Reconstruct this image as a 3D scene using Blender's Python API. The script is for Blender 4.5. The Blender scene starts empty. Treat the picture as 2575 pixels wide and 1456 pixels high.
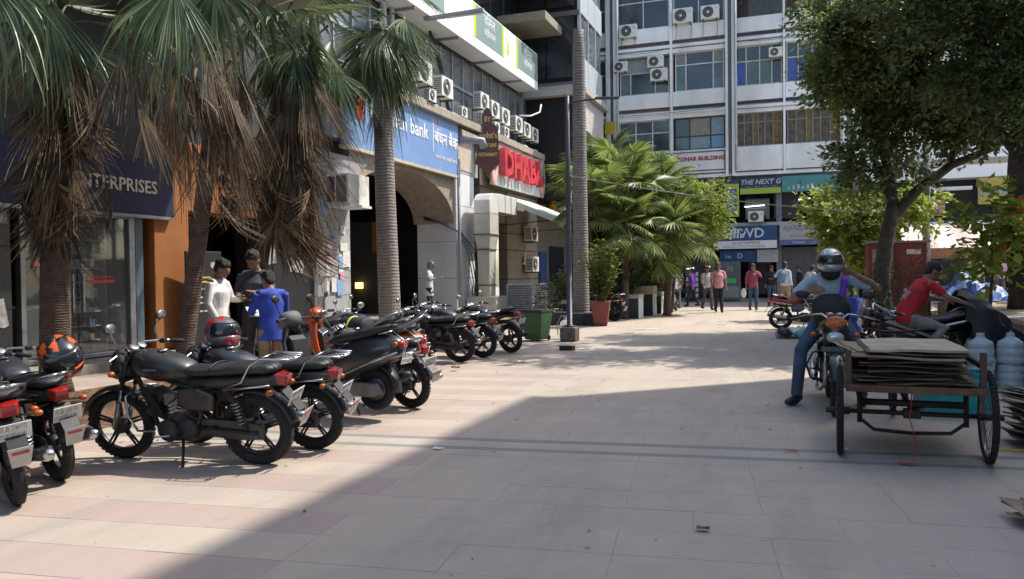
import bpy, math, random
from mathutils import Vector, Matrix, noise
random.seed(7)
R = math.radians
D = bpy.data
SC = bpy.context.scene
COL = SC.collection

# ---------------------------------------------------------------- camera, light, exposure
cd = D.cameras.new('camera'); cam = D.objects.new('camera', cd); COL.objects.link(cam)
cam.matrix_world = Matrix.Translation((0, 0, 1.42)) @ Matrix.Rotation(R(19.7), 4, 'Z') @ Matrix.Rotation(R(90 - 1.12), 4, 'X') @ Matrix.Rotation(R(-0.7), 4, 'Z')
cd.sensor_width = 36; cd.lens = 36 * 2000 / 2575; cd.clip_end = 600; cd.clip_start = 0.05
SC.camera = cam
SUN_EL, SUN_AZ = 54.0, 48.0          # azimuth clockwise from +Y towards +X
w = D.worlds.new('World'); SC.world = w; w.use_nodes = True
nt = w.node_tree; bg = nt.nodes['Background']
sky = nt.nodes.new('ShaderNodeTexSky'); sky.sky_type = 'NISHITA'; sky.sun_disc = False
sky.sun_elevation = R(SUN_EL); sky.sun_rotation = R(SUN_AZ); sky.air_density = 1.1; sky.dust_density = 2.0
nt.links.new(sky.outputs[0], bg.inputs[0]); bg.inputs[1].default_value = 0.15
sl = D.lights.new('sun', 'SUN'); sl.energy = 2.85; sl.angle = R(0.55); sl.color = (1, 0.95, 0.86)
so = D.objects.new('sun', sl); COL.objects.link(so)
el, az = R(SUN_EL), R(SUN_AZ)
sdir = Vector((math.sin(az) * math.cos(el), math.cos(az) * math.cos(el), math.sin(el)))
so.rotation_euler = sdir.to_track_quat('Z', 'Y').to_euler(); so.location = (20, 20, 40)
vs = SC.view_settings; vs.view_transform = 'Standard'; vs.look = 'None'; vs.exposure = 1.07; vs.gamma = 1; vs.use_curve_mapping = False

# ---------------------------------------------------------------- materials
MATS = {}
def M(name, col, rough=.6, metal=0., var=.12, scale=6., bump=0., emit=0., coat=0., trans=0., dirt=0., alpha=1.):
    if name in MATS: return MATS[name]
    m = D.materials.new(name); m.use_nodes = True; MATS[name] = m
    t = m.node_tree; b = t.nodes['Principled BSDF']; L = t.links.new
    c = (*col, 1)
    b.inputs['Roughness'].default_value = rough; b.inputs['Metallic'].default_value = metal
    if coat: b.inputs['Coat Weight'].default_value = coat; b.inputs['Coat Roughness'].default_value = .08
    if trans: b.inputs['Transmission Weight'].default_value = trans
    tc = t.nodes.new('ShaderNodeTexCoord'); ge = t.nodes.new('ShaderNodeNewGeometry')
    if var or dirt:
        n = t.nodes.new('ShaderNodeTexNoise'); n.inputs['Scale'].default_value = scale; n.inputs['Detail'].default_value = 6
        n.inputs['Roughness'].default_value = .65
        L(ge.outputs['Position'], n.inputs['Vector'])
        r = t.nodes.new('ShaderNodeValToRGB')
        lo = [max(0, x * (1 - 2 * var)) for x in col]; hi = [min(1, x * (1 + 1.3 * var)) for x in col]
        r.color_ramp.elements[0].position = .3; r.color_ramp.elements[1].position = .7
        r.color_ramp.elements[0].color = (*lo, 1); r.color_ramp.elements[1].color = (*hi, 1)
        L(n.outputs['Fac'], r.inputs[0]); out = r.outputs[0]
        if dirt:
            n2 = t.nodes.new('ShaderNodeTexNoise'); n2.inputs['Scale'].default_value = scale * .25; n2.inputs['Detail'].default_value = 8
            mp = t.nodes.new('ShaderNodeMapping'); mp.inputs['Scale'].default_value = (1, 1, .25)
            L(ge.outputs['Position'], mp.inputs[0]); L(mp.outputs[0], n2.inputs['Vector'])
            r2 = t.nodes.new('ShaderNodeValToRGB'); r2.color_ramp.elements[0].position = .5; r2.color_ramp.elements[1].position = .75
            r2.color_ramp.elements[0].color = (0, 0, 0, 1); r2.color_ramp.elements[1].color = (dirt, dirt, dirt, 1)
            L(n2.outputs['Fac'], r2.inputs[0])
            mx = t.nodes.new('ShaderNodeMix'); mx.data_type = 'RGBA'; mx.inputs[7].default_value = (.12, .09, .065, 1)
            L(r2.outputs[0], mx.inputs[0]); L(out, mx.inputs[6]); out = mx.outputs[2]
        L(out, b.inputs['Base Color'])
        rr = t.nodes.new('ShaderNodeMapRange'); rr.inputs[3].default_value = max(.03, rough - .12); rr.inputs[4].default_value = min(1, rough + .12)
        L(n.outputs['Fac'], rr.inputs[0]); L(rr.outputs[0], b.inputs['Roughness'])
    else: b.inputs['Base Color'].default_value = c
    if bump:
        nb = t.nodes.new('ShaderNodeTexNoise'); nb.inputs['Scale'].default_value = scale * 6; nb.inputs['Detail'].default_value = 5
        L(tc.outputs['Object'], nb.inputs['Vector'])
        bp = t.nodes.new('ShaderNodeBump'); bp.inputs['Strength'].default_value = bump; bp.inputs['Distance'].default_value = .02
        L(nb.outputs['Fac'], bp.inputs['Height']); L(bp.outputs[0], b.inputs['Normal'])
    if emit:
        b.inputs['Emission Color'].default_value = c; b.inputs['Emission Strength'].default_value = emit
    return m

def leafmat(name, col, hi, trans=.35, rough=.45, scale=3.):
    m = D.materials.new(name); m.use_nodes = True; MATS[name] = m
    t = m.node_tree; L = t.links.new; b = t.nodes['Principled BSDF']; out = t.nodes['Material Output']
    ge = t.nodes.new('ShaderNodeNewGeometry'); n = t.nodes.new('ShaderNodeTexNoise'); n.inputs['Scale'].default_value = scale; n.inputs['Detail'].default_value = 8
    L(ge.outputs['Position'], n.inputs['Vector'])
    r = t.nodes.new('ShaderNodeValToRGB'); r.color_ramp.elements[0].position = .35; r.color_ramp.elements[1].position = .65
    r.color_ramp.elements[0].color = (*col, 1); r.color_ramp.elements[1].color = (*hi, 1)
    ad = t.nodes.new('ShaderNodeMath'); ad.operation = 'MULTIPLY_ADD'; ad.inputs[1].default_value = .45; L(ge.outputs['Random Per Island'], ad.inputs[0]); hf = t.nodes.new('ShaderNodeMath'); hf.operation = 'SUBTRACT'; hf.inputs[1].default_value = .22; L(n.outputs['Fac'], hf.inputs[0]); L(hf.outputs[0], ad.inputs[2])
    L(ad.outputs[0], r.inputs[0]); L(r.outputs[0], b.inputs['Base Color']); b.inputs['Roughness'].default_value = rough
    tr = t.nodes.new('ShaderNodeBsdfTranslucent'); L(r.outputs[0], tr.inputs[0])
    mx = t.nodes.new('ShaderNodeMixShader'); mx.inputs[0].default_value = trans
    L(b.outputs[0], mx.inputs[1]); L(tr.outputs[0], mx.inputs[2]); L(mx.outputs[0], out.inputs[0])
    return m

# ---------------------------------------------------------------- mesh building
def frame_of(d):
    d = d.normalized(); u = Vector((0, 0, 1)) if abs(d.z) < .95 else Vector((1, 0, 0))
    a = u.cross(d).normalized(); b = d.cross(a); return a, b

class MB:
    def __init__(s, mx=None): s.v = []; s.f = []; s.mx = mx
    def add(s, vs, fs):
        o = len(s.v)
        s.v += [(s.mx @ Vector(p)) if s.mx else Vector(p) for p in vs]
        s.f += [tuple(i + o for i in f) for f in fs]; return s
    def bx(s, x0, x1, y0, y1, z0, z1, rot=None, c=None):
        p = [Vector((x, y, z)) for z in (z0, z1) for y in (y0, y1) for x in (x0, x1)]
        if rot:
            c = Vector(c) if c is not None else Vector(((x0 + x1) / 2, (y0 + y1) / 2, (z0 + z1) / 2))
            p = [rot @ (q - c) + c for q in p]
        return s.add(p, [(0, 2, 3, 1), (4, 5, 7, 6), (0, 1, 5, 4), (2, 6, 7, 3), (0, 4, 6, 2), (1, 3, 7, 5)])
    def cb(s, c, sz, rot=None):
        return s.bx(c[0] - sz[0] / 2, c[0] + sz[0] / 2, c[1] - sz[1] / 2, c[1] + sz[1] / 2, c[2] - sz[2] / 2, c[2] + sz[2] / 2, rot)
    def tube(s, pts, r, n=8, flat=1., cap=True, closed=False, side=None):
        pts = [Vector(p) for p in pts]; k = len(pts); vs = []; fs = []; pa = None
        for i, p in enumerate(pts):
            if closed: d = pts[(i + 1) % k] - pts[i - 1]
            else: d = pts[min(i + 1, k - 1)] - pts[max(i - 1, 0)]
            if d.length < 1e-9: d = Vector((0, 0, 1))
            d.normalize()
            if side is not None: a = Vector(side); a = (a - d * a.dot(d)).normalized()
            elif pa is None: a, _ = frame_of(d)
            else:
                a = pa - d * pa.dot(d)
                a = a.normalized() if a.length > 1e-6 else frame_of(d)[0]
            pa = a; b = d.cross(a)
            rr = r[i] if isinstance(r, (list, tuple)) else r
            ra, rb = (rr if isinstance(rr, (list, tuple)) else (rr, rr * flat))
            for j in range(n):
                t = 2 * math.pi * j / n; vs.append(p + a * (math.cos(t) * ra) + b * (math.sin(t) * rb))
        for i in range(k if closed else k - 1):
            for j in range(n):
                q = ((i + 1) % k) * n
                fs.append((i * n + j, i * n + (j + 1) % n, q + (j + 1) % n, q + j))
        if cap and not closed: fs.append(tuple(reversed(range(n)))); fs.append(tuple(range((k - 1) * n, k * n)))
        return s.add(vs, fs)
    def lathe(s, prof, n=16, mx=None, cap=True):
        mx = mx or Matrix(); vs = []; fs = []
        for r, z in prof:
            for j in range(n):
                t = 2 * math.pi * j / n; vs.append(mx @ Vector((r * math.cos(t), r * math.sin(t), z)))
        for i in range(len(prof) - 1):
            for j in range(n): fs.append((i * n + j, i * n + (j + 1) % n, (i + 1) * n + (j + 1) % n, (i + 1) * n + j))
        if cap: fs.append(tuple(reversed(range(n)))); fs.append(tuple(range((len(prof) - 1) * n, len(prof) * n)))
        return s.add(vs, fs)
    def ell(s, c, r, n=12, m=8, rot=None):
        vs = []; fs = []; c = Vector(c)
        for i in range(m + 1):
            ph = math.pi * i / m
            for j in range(n):
                t = 2 * math.pi * j / n
                q = Vector((r[0] * math.sin(ph) * math.cos(t), r[1] * math.sin(ph) * math.sin(t), -r[2] * math.cos(ph)))
                vs.append(c + (rot @ q if rot else q))
        for i in range(m):
            for j in range(n): fs.append((i * n + j, i * n + (j + 1) % n, (i + 1) * n + (j + 1) % n, (i + 1) * n + j))
        return s.add(vs, fs)
    def prism(s, poly, axis, a, b, taper=None):
        def P(u, v, t): return {'y': (u, t, v), 'x': (t, u, v), 'z': (u, v, t)}[axis]
        n = len(poly); q = poly
        if taper: cx = sum(p[0] for p in poly) / n; cy = sum(p[1] for p in poly) / n; q = [(cx + (p[0] - cx) * taper, cy + (p[1] - cy) * taper) for p in poly]
        if taper:
            mid = (a + b) / 2; w = (b - a) / 2 * .62
            L = [[P(*p, a) for p in q], [P(*p, mid - w) for p in poly], [P(*p, mid + w) for p in poly], [P(*p, b) for p in q]]
        else: L = [[P(*p, a) for p in poly], [P(*p, b) for p in poly]]
        vs = [p for l in L for p in l]; fs = [tuple(reversed(range(n))), tuple(range((len(L) - 1) * n, len(L) * n))]
        for i in range(len(L) - 1):
            for j in range(n): fs.append((i * n + j, i * n + (j + 1) % n, (i + 1) * n + (j + 1) % n, (i + 1) * n + j))
        return s.add(vs, fs)
    def ring(s, c, axis, Rr, r, n=28, m=8, flat=1.):
        c = Vector(c); ax = {'x': (Vector((0, 1, 0)), Vector((0, 0, 1))), 'y': (Vector((1, 0, 0)), Vector((0, 0, 1))), 'z': (Vector((1, 0, 0)), Vector((0, 1, 0)))}[axis]
        pts = [c + ax[0] * Rr * math.cos(2 * math.pi * i / n) + ax[1] * Rr * math.sin(2 * math.pi * i / n) for i in range(n)]
        nn = ax[0].cross(ax[1])
        return s.tube(pts, [(r * flat, r)] * n if flat != 1 else r, m, closed=True, side=nn)
    def quad(s, *p): return s.add(p, [tuple(range(len(p)))])
    def build(s, name, mat, parent=None, smooth=False, bevel=0., solid=0.):
        me = D.meshes.new(name); me.from_pydata(s.v, [], s.f); me.materials.append(mat)
        o = D.objects.new(name, me); COL.objects.link(o)
        if parent is not None: o.parent = parent
        if smooth: me.polygons.foreach_set('use_smooth', [True] * len(me.polygons))
        if bevel:
            b = o.modifiers.new('b', 'BEVEL'); b.width = bevel; b.segments = 2; b.limit_method = 'ANGLE'; b.angle_limit = R(40)
            if not smooth: b.harden_normals = False
        if solid: q = o.modifiers.new('s', 'SOLIDIFY'); q.thickness = solid
        me.update(); return o

def tag(o, label=None, cat=None, group=None, kind=None):
    for k, v in (('label', label), ('category', cat), ('group', group), ('kind', kind)):
        if v: o[k] = v
    return o
def empty(name, loc=(0, 0, 0), rz=0, label=None, cat=None, group=None):
    o = D.objects.new(name, None); o.location = loc; o.rotation_euler = (0, 0, rz); o.empty_display_size = .1
    COL.objects.link(o); return tag(o, label, cat, group)
KIDS = {}
def kids(o): return [c for c in D.objects if c.parent == o]
def copy_tree(o, parent=None):
    c = o.copy(); COL.objects.link(c); c.parent = parent
    for ch in kids(o): copy_tree(ch, c)
    return c
def inst(src_mesh, name, parent, mx, mods=None):
    o = D.objects.new(name, src_mesh); COL.objects.link(o); o.parent = parent; o.matrix_local = mx; return o
def rot(ax, deg): return Matrix.Rotation(R(deg), 3, ax)
HI = None
def text(body, size, mat, parent, mx, name='lettering', ext=.01, align='CENTER', bold=0., xs=1., shear=0.):
    c = D.curves.new('t', 'FONT'); c.body = body; c.size = size; c.extrude = ext; c.align_x = align; c.align_y = 'CENTER'
    c.offset = bold; c.resolution_u = 2; c.shear = shear; c.space_character = 1.0
    o = D.objects.new('t', c); COL.objects.link(o); o.scale = (xs, 1, 1); bpy.context.view_layer.update()
    me = D.meshes.new_from_object(o.evaluated_get(bpy.context.evaluated_depsgraph_get()))
    D.objects.remove(o); me.materials.clear(); me.materials.append(mat); me.name = name
    q = D.objects.new(name, me); COL.objects.link(q); q.parent = parent; q.matrix_local = mx @ Matrix.Diagonal((xs, 1, 1, 1)); return q
def MX(x, y, z, face='x'):      # text matrices: reading from +X side / from -Y side
    if face == 'x': Rm = Matrix(((0, 0, 1), (1, 0, 0), (0, 1, 0)))       # text right = +Y, up = +Z, normal = +X
    else: Rm = Matrix(((1, 0, 0), (0, 0, -1), (0, 1, 0)))                 # text right = +X, up = +Z, normal = -Y
    return Matrix.Translation((x, y, z)) @ Rm.to_4x4()

white = M('white_paint', (.72, .73, .73), .65, var=.06, scale=1.2, dirt=.35)
white2 = M('white_plastic', (.72, .71, .67), .5, var=.05)
cream = M('cream_wall', (.42, .37, .29), .7, var=.08, dirt=.2)
concrete = M('concrete', (.3, .28, .25), .85, var=.15, scale=3, bump=.3, dirt=.4)
greyp = M('grey_render', (.34, .34, .34), .8, var=.12, scale=2, dirt=.4)
dgrey = M('dark_granite', (.028, .03, .033), .3, var=.2, scale=20)
black = M('black_paint', (.012, .012, .014), .25, var=.1, coat=.4)
blackp = M('black_plastic', (.016, .016, .017), .5, var=.15)
rubber = M('tyre_rubber', (.022, .021, .02), .85, var=.25, scale=30, bump=.6)
seatm = M('seat_vinyl', (.026, .026, .027), .5, var=.2, bump=.2)
chrome = M('chrome', (.5, .5, .5), .28, 1, var=.08)
alum = M('aluminium', (.36, .36, .37), .38, .9, var=.15)
engm = M('engine_metal', (.05, .048, .046), .6, .5, var=.3, scale=20)
redl = M('red_lens', (.33, .012, .01), .2, var=.1, coat=.5)
orl = M('orange_lens', (.42, .09, .015), .3, var=.1)
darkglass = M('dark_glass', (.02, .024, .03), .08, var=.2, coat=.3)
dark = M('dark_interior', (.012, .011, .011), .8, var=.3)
brownd = M('brown_wood', (.07, .035, .018), .5, var=.3)
# ================================================================ ground and paving
base = MB().bx(-60, 60, -40, 80, -.3, -.003).build('ground', M('joint_mortar', (.36, .315, .265), .95, var=.2), None)
tag(base, kind='structure')
def pavemat(name, col, dark):
    m = D.materials.new(name); m.use_nodes = True; t = m.node_tree; L = t.links.new; b = t.nodes['Principled BSDF']
    ge = t.nodes.new('ShaderNodeNewGeometry'); oi = t.nodes.new('ShaderNodeObjectInfo')
    def noi(s, d=8, r=.6, sc=(1, 1, 1)):
        n = t.nodes.new('ShaderNodeTexNoise'); n.inputs['Scale'].default_value = s; n.inputs['Detail'].default_value = d; n.inputs['Roughness'].default_value = r
        mp = t.nodes.new('ShaderNodeMapping'); mp.inputs['Scale'].default_value = sc; L(ge.outputs['Position'], mp.inputs[0]); L(mp.outputs[0], n.inputs['Vector']); return n.outputs['Fac']
    def ramp(f, a, b_, ca, cb):
        r = t.nodes.new('ShaderNodeValToRGB'); r.color_ramp.elements[0].position = a; r.color_ramp.elements[1].position = b_
        r.color_ramp.elements[0].color = (*ca, 1); r.color_ramp.elements[1].color = (*cb, 1); L(f, r.inputs[0]); return r.outputs[0]
    def mix(f, a, b_, mode='MIX'):
        x = t.nodes.new('ShaderNodeMix'); x.data_type = 'RGBA'; x.blend_type = mode
        if isinstance(f, float): x.inputs[0].default_value = f
        else: L(f, x.inputs[0])
        for i, q in ((6, a), (7, b_)):
            if isinstance(q, tuple): x.inputs[i].default_value = (*q, 1)
            else: L(q, x.inputs[i])
        return x.outputs[2]
    c0 = ramp(noi(90, 3, .8), .3, .7, tuple(x * .78 for x in col), tuple(x * 1.16 for x in col))
    c1 = mix(ramp(noi(1.1, 9, .65), .38, .72, (0, 0, 0), (.7, .7, .7)), c0, dark)
    c2 = mix(ramp(noi(4.5, 9, .75, (1, 1.6, 1)), .56, .72, (0, 0, 0), (.5, .5, .5)), c1, tuple(x * .7 for x in dark))
    c3 = mix(ramp(noi(.55, 7), .35, .68, (.1, .1, .1), (.75, .75, .75)), c2, (.42, .35, .285) if col[0] > .4 else (tuple(x * 1.06 + .01 for x in col)))
    v = t.nodes.new('ShaderNodeTexVoronoi'); v.inputs['Scale'].default_value = 2.2; L(ge.outputs['Position'], v.inputs['Vector'])
    spot = ramp(v.outputs['Distance'], .015, .03, (.6, .6, .6), (0, 0, 0))
    c3 = mix(ramp(noi(1.7, 9, .7, (1, .22, 1)), .48, .7, (0, 0, 0), (.65, .65, .65)), c3, dark)
    c3 = mix(ramp(noi(13, 6, .8), .6, .78, (0, 0, 0), (.45, .45, .45)), c3, tuple(x * .55 for x in col))
    c4 = mix(spot, c3, (.05, .045, .04))
    L(c4, b.inputs['Base Color']); b.inputs['Roughness'].default_value = .8
    rr = t.nodes.new('ShaderNodeMapRange'); rr.inputs[3].default_value = .5; rr.inputs[4].default_value = .95; L(noi(3, 6), rr.inputs[0]); L(rr.outputs[0], b.inputs['Roughness'])
    bp = t.nodes.new('ShaderNodeBump'); bp.inputs['Strength'].default_value = .35; bp.inputs['Distance'].default_value = .006; L(noi(70, 6, .8), bp.inputs['Height']); L(bp.outputs[0], b.inputs['Normal'])
    return m
pv = dict(beige=pavemat('sandstone', (.445, .375, .30), (.27, .235, .195)), pink=pavemat('pink_stone', (.385, .295, .25), (.27, .22, .185)),
          dark=pavemat('slate_band', (.215, .215, .21), (.18, .175, .17)), yellow=pavemat('yellow_stone', (.42, .385, .29), (.29, .26, .2)))
PA = R(7.0); ca_, sa_ = math.cos(PA), math.sin(PA)
def pw(u, v): return (u * ca_ - v * sa_, u * sa_ + v * ca_)
def vis(x, y):
    r = x * .9415 + y * .337; f = -x * .337 + y * .9415
    return f > 2.6 and abs(r) < f * .70 + 1.0
# rows of paving: v from 1 to 46; the slate bands lie at v about 6.3
rows = []; v = -4.0; k = 0
while v < 46:
    if abs(v - 6.2) < .02 or (6.1 < v < 6.35 and not any(r[2] == 'dark' for r in rows)):
        for h, t_ in ((.10, 'dark'), (.24, 'yellow'), (.10, 'dark')): rows.append((v, h, t_)); v += h
        continue
    h = .4
    if v < 6.2 < v + h + .05: h = 6.2 - v
    rows.append((v, h, ('pink', 'beige')[k % 2])); v += h; k += 1
cands = []
for v, h, t_ in rows:
    u = -22 + random.choice((0, .4))
    while u < 18:
        wd = .8 if t_ != 'dark' else 1.6
        tt = t_
        if t_ == 'pink':
            cxu = u + wd / 2
            if cxu > -1.9 or (v > 14 and cxu > -2.8): tt = 'beige'
        cands.append((u, v, wd, h, tt)); u += wd
def slab_vs(u, v, wd, h, dz):
    j = .0014 if h > .15 else .001
    P = []
    for z, q in ((-.05, 0), (-.0015 + dz, 0), (dz, .002)):
        for a, b_ in ((u + j + q, v + j + q), (u + wd - j - q, v + j + q), (u + wd - j - q, v + h - j - q), (u + j + q, v + h - j - q)):
            x, y = pw(a, b_); P.append((x, y, z))
    F = [(8, 9, 10, 11)]
    for b0 in (0, 4):
        for i in range(4): F.append((b0 + i, b0 + (i + 1) % 4, b0 + 4 + (i + 1) % 4, b0 + 4 + i))
    return P, F
near = sorted(((math.hypot(*pw(c[0] + c[2] / 2, c[1] + c[3] / 2)), c) for c in cands if vis(*pw(c[0] + c[2] / 2, c[1] + c[3] / 2))), key=lambda q: q[0])
nearset = [c for _, c in near[:296]]
ns = set(nearset); rest = {}
for c in cands:
    dz = -random.random() ** 3 * .002
    if c in ns:
        P, F = slab_vs(*c[:4], dz); MB().add(P, F).build('paving_slab', pv[c[4]], base)
    else:
        x, y = pw(c[0], c[1])
        if math.hypot(x, y) < 46: P, F = slab_vs(*c[:4], dz); rest.setdefault(c[4], MB()).add(P, F)
for k_, mb in rest.items():
    o = mb.build('distant_paving', pv[k_], base); o['kind'] = 'stuff'
_st = []
for k_ in range(4):
    cx_, cy_ = (1.12 + .12 * k_, 4.02 + .05 * (k_ % 2)); _st.append([(cx_ + (.09 + .03 * math.sin(3 * a + k_)) * math.cos(a), cy_ + (.05 + .015 * math.cos(4 * a + k_)) * math.sin(a), .0025 + .0004 * k_) for a in [i * math.pi / 9 for i in range(18)]])
sb_ = MB()
for q_ in _st: sb_.add(q_, [tuple(range(18))])
tag(sb_.build('damp_stain', M('stain', (.20, .185, .165), .6, var=.15)), kind='structure')
# soil strip and palm pits along the left row of bikes
tag(MB().bx(-8.6, -6.2, 3.0, 9.6, -.01, .006).build('soil_strip', M('soil', (.17, .09, .05), .95, var=.45, scale=9, bump=1.)), kind='structure')
# raised plinth below the left buildings, granite kerb
pl = MB().bx(-16, -9.9, -12, 38.4, -.02, .15).build('shop_plinth', M('plinth_stone', (.27, .25, .22), .6, var=.2, dirt=.4), None, bevel=.01); tag(pl, kind='structure')
# raised planted island at right (kerb wall, dusty fill)
isl = MB().prism([(3.05, 9.2), (12, 9.2), (12, 27), (4.0, 27), (3.35, 20), (3.05, 16)], 'z', .0, .60).build('retaining_wall', M('rough_stone', (.17, .155, .14), .9, var=.35, scale=4, bump=1., dirt=.5), None); tag(isl, kind='structure')
cp = MB()
for i in range(13):
    y0 = 9.2 + i * .9; x0 = 3.0 + max(0, y0 - 16) * .075
    MB().bx(x0, x0 + .42, y0 + .01, y0 + .88, .602, .67, rot('Z', -1), None).build('coping_stone', M('coping', (.3, .26, .21), .85, var=.25, bump=.5), isl, bevel=.012)
tag(MB().bx(3.5, 12, 9.3, 26.9, .601, .64).build('island_soil', M('dry_soil', (.33, .25, .17), .95, var=.4, scale=3, bump=1.)), kind='structure')
# ================================================================ left row of shops (street side faces +X, plane x = -10.5)
FX = -10.5
lettW = M('letter_white', (.78, .79, .8), .5, var=.03); lettG = M('letter_gold', (.75, .55, .2), .4, var=.1); lettC = M('letter_cream', (.55, .5, .4), .5, var=.05)
orange = M('orange_wall', (.3, .105, .02), .7, var=.12, scale=2, dirt=.25)
greypane = M('grey_glass', (.13, .145, .16), .12, var=.3, scale=1.3, coat=.3)
dkwall = M('dark_wall', (.055, .056, .058), .55, var=.25, scale=2, dirt=.3)
paper = M('paper', (.62, .6, .56), .8, var=.12, scale=14)
shelfm = M('shelf', (.5, .5, .5), .5, var=.1)
E_near = empty('shop_building', (0, 0, 0), 0, 'dark two storey shop building with glass door and orange portal behind the near palms', 'building')
def P(mb, name, mat, par=E_near, **k): return mb.build(name, mat, par, **k)
# shell: rear, side, interior box
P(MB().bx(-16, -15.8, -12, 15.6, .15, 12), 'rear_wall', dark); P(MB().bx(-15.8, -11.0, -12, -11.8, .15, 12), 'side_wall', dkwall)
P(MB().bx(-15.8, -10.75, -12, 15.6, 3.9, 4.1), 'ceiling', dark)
P(MB().bx(-10.72, FX, -12, 8.3, 3.0, 6.5), 'upper_wall', dkwall); P(MB().bx(-10.72, FX - .003, 8.3, 15.77, 3.9, 6.5), 'upper_wall', dkwall)
P(MB().bx(-16, -7.8, -12, 13.0, 6.5, 6.72).bx(-7.82, -7.7, -12, 13.0, 6.4, 7.5), 'projecting_slab', concrete, bevel=.02)  # overhang added only to shade the shopfronts below
P(MB().bx(-11.2, -11.0, -12, 15.7, 6.72, 13), 'first_floor_wall', dkwall)
for i in range(9): P(MB().bx(-11.0, -10.95, 1.2 + i * 1.6, 2.6 + i * 1.6, 7.4, 9.3), 'window', greypane)
P(MB().bx(-11.6, -10.4, -12, 15.7, 9.6, 9.9).bx(-11.6, -10.4, -12, 15.7, 12.8, 13.2), 'floor_band', concrete)
for i in range(9):      # granite cladding panels left of the door
    for (za, zb) in ((.16, 1.0), (1.0, 1.9), (1.9, 2.98)):
        P(MB().bx(-10.7, FX + random.uniform(-.003, .002), -1.2 + i * 1.05, -.16 + i * 1.05, za + .006, zb - .006), 'granite_panel', dgrey, bevel=.004)
def paper_on(y, z, w_, h_, par, x=FX + .012, name='torn_paper', m=None, a=0., ragged=True):
    n = 16; pts = []
    for i in range(n):
        t = 2 * math.pi * (i + .0) / n; k = 1 / max(abs(math.cos(t)), abs(math.sin(t))); k *= random.uniform(.9, 1.0) if ragged else .99
        u, v = math.cos(t) * k * w_ / 2, math.sin(t) * k * h_ / 2
        pts.append((y + u * math.cos(a) - v * math.sin(a), z + u * math.sin(a) + v * math.cos(a)))
    mb = MB(); mb.add([(x + random.uniform(0, .006), *p) for p in pts] + [(x - .004, *p) for p in pts], [tuple(range(n))] + [(i, (i + 1) % n, n + (i + 1) % n, n + i) for i in range(n)])
    return mb.build(name, m or paper, par)
bann = M('old_banner', (.33, .31, .3), .8, var=.3, scale=10)
p_ = paper_on(7.75, 2.45, .95, .5, E_near, name='torn_banner', m=bann)
text('TO LET  OFFICE', .12, M('ink', (.06, .05, .06), .7), p_, MX(FX + .022, 7.75, 2.52), ext=.001); 
paper_on(7.6, 1.65, .34, .26, E_near); paper_on(8.05, .95, .2, .42, E_near, a=.2, m=bann)
# glass shop front
dr = P(MB().bx(-10.66, -10.54, 8.42, 8.5, .17, 2.5).bx(-10.66, -10.54, 10.42, 10.54, .17, 2.5).bx(-10.66, -10.54, 8.5, 10.42, 2.42, 2.5).bx(-10.66, -10.54, 8.5, 10.42, .17, .24), 'door_frame', alum, bevel=.006)
P(MB().bx(-10.62, -10.55, 10.56, 10.72, .16, 2.55), 'door_frame', M('blue_grey_frame', (.08, .13, .16), .4))
shopglass = M('shop_glass', (.75, .8, .8), .03, var=0, trans=.93)
for a, b in ((8.51, 9.42), (9.45, 10.41)): 
    q = P(MB().bx(-10.61, -10.60, a, b, .25, 2.41), 'glass_pane', shopglass)
    P(MB().bx(-10.592, -10.57, (a + .06) if a > 9 else b - .1, (a + .09) if a > 9 else b - .07, .9, 1.5), 'door_handle', chrome, q)
saff = M('saffron', (.7, .22, .03), .6); grn_ = M('flag_green', (.05, .3, .08), .6); stk = M('sticker_white', (.7, .7, .7), .5)
for k, (m_, r0) in enumerate(((saff, .30), (stk, .26), (grn_, .22))):
    mb = MB(); n = 9
    pts = [(-10.594, 9.0 + math.cos(math.pi * i / n) * r0 * 1.1, 1.62 + math.sin(math.pi * i / n) * r0 * .6) for i in range(n + 1)] + [(-10.594, 9.0 + math.cos(math.pi * i / n) * (r0 - .04) * 1.1, 1.62 + math.sin(math.pi * i / n) * (r0 - .04) * .6) for i in range(n, -1, -1)]
    mb.quad(*pts).build('door_sticker', m_, E_near)
for y0 in (8.75, 9.6): MB().bx(-10.597, -10.593, y0, y0 + .55, 1.36, 1.41).bx(-10.597, -10.593, y0, y0 + .5, 1.44, 1.46).build('door_sticker', M('sticker_red', (.5, .05, .04), .6), E_near)
P(MB().bx(-14.5, -10.75, 8.0, 8.2, .16, 3.9).bx(-14.5, -10.75, 10.75, 10.9, .16, 3.9).bx(-14.6, -14.4, 8.2, 10.75, .16, 3.9), 'shop_interior_wall', M('shop_interior', (.09, .09, .085), .8))
# shelf rack with boxes
sh = empty('shelf_rack', (-11.3, 10.1, .15), 0, 'tall white shelf rack of small boxes behind the glass shop door', 'shelf')
for k in range(9):
    s_ = MB().bx(-.16, .16, -.42, .36, .24 + k * .24, .255 + k * .24).build('shelf', shelfm, sh)
    y = -.4
    while y < .3:
        ww = random.uniform(.05, .12); hh = random.uniform(.08, .17)
        MB().bx(-.1, .1, y, y + ww, .256 + k * .24, .256 + k * .24 + hh).build('box', random.choice((paper, M('box_blue', (.03, .1, .35), .5), M('box_brown', (.25, .16, .09), .7), M('box_black', (.03, .03, .03), .5), M('box_red', (.3, .04, .03), .5))), s_); y += ww + random.uniform(.01, .06)
for y in (-.44, .38): MB().bx(-.16, .16, y - .015, y + .015, 0, 2.4).build('upright', shelfm, sh)
ct = empty('shop_counter', (-12.2, 9.2, .15), 0, 'shop counter with stacked goods inside the glass shop', 'counter')
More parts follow.
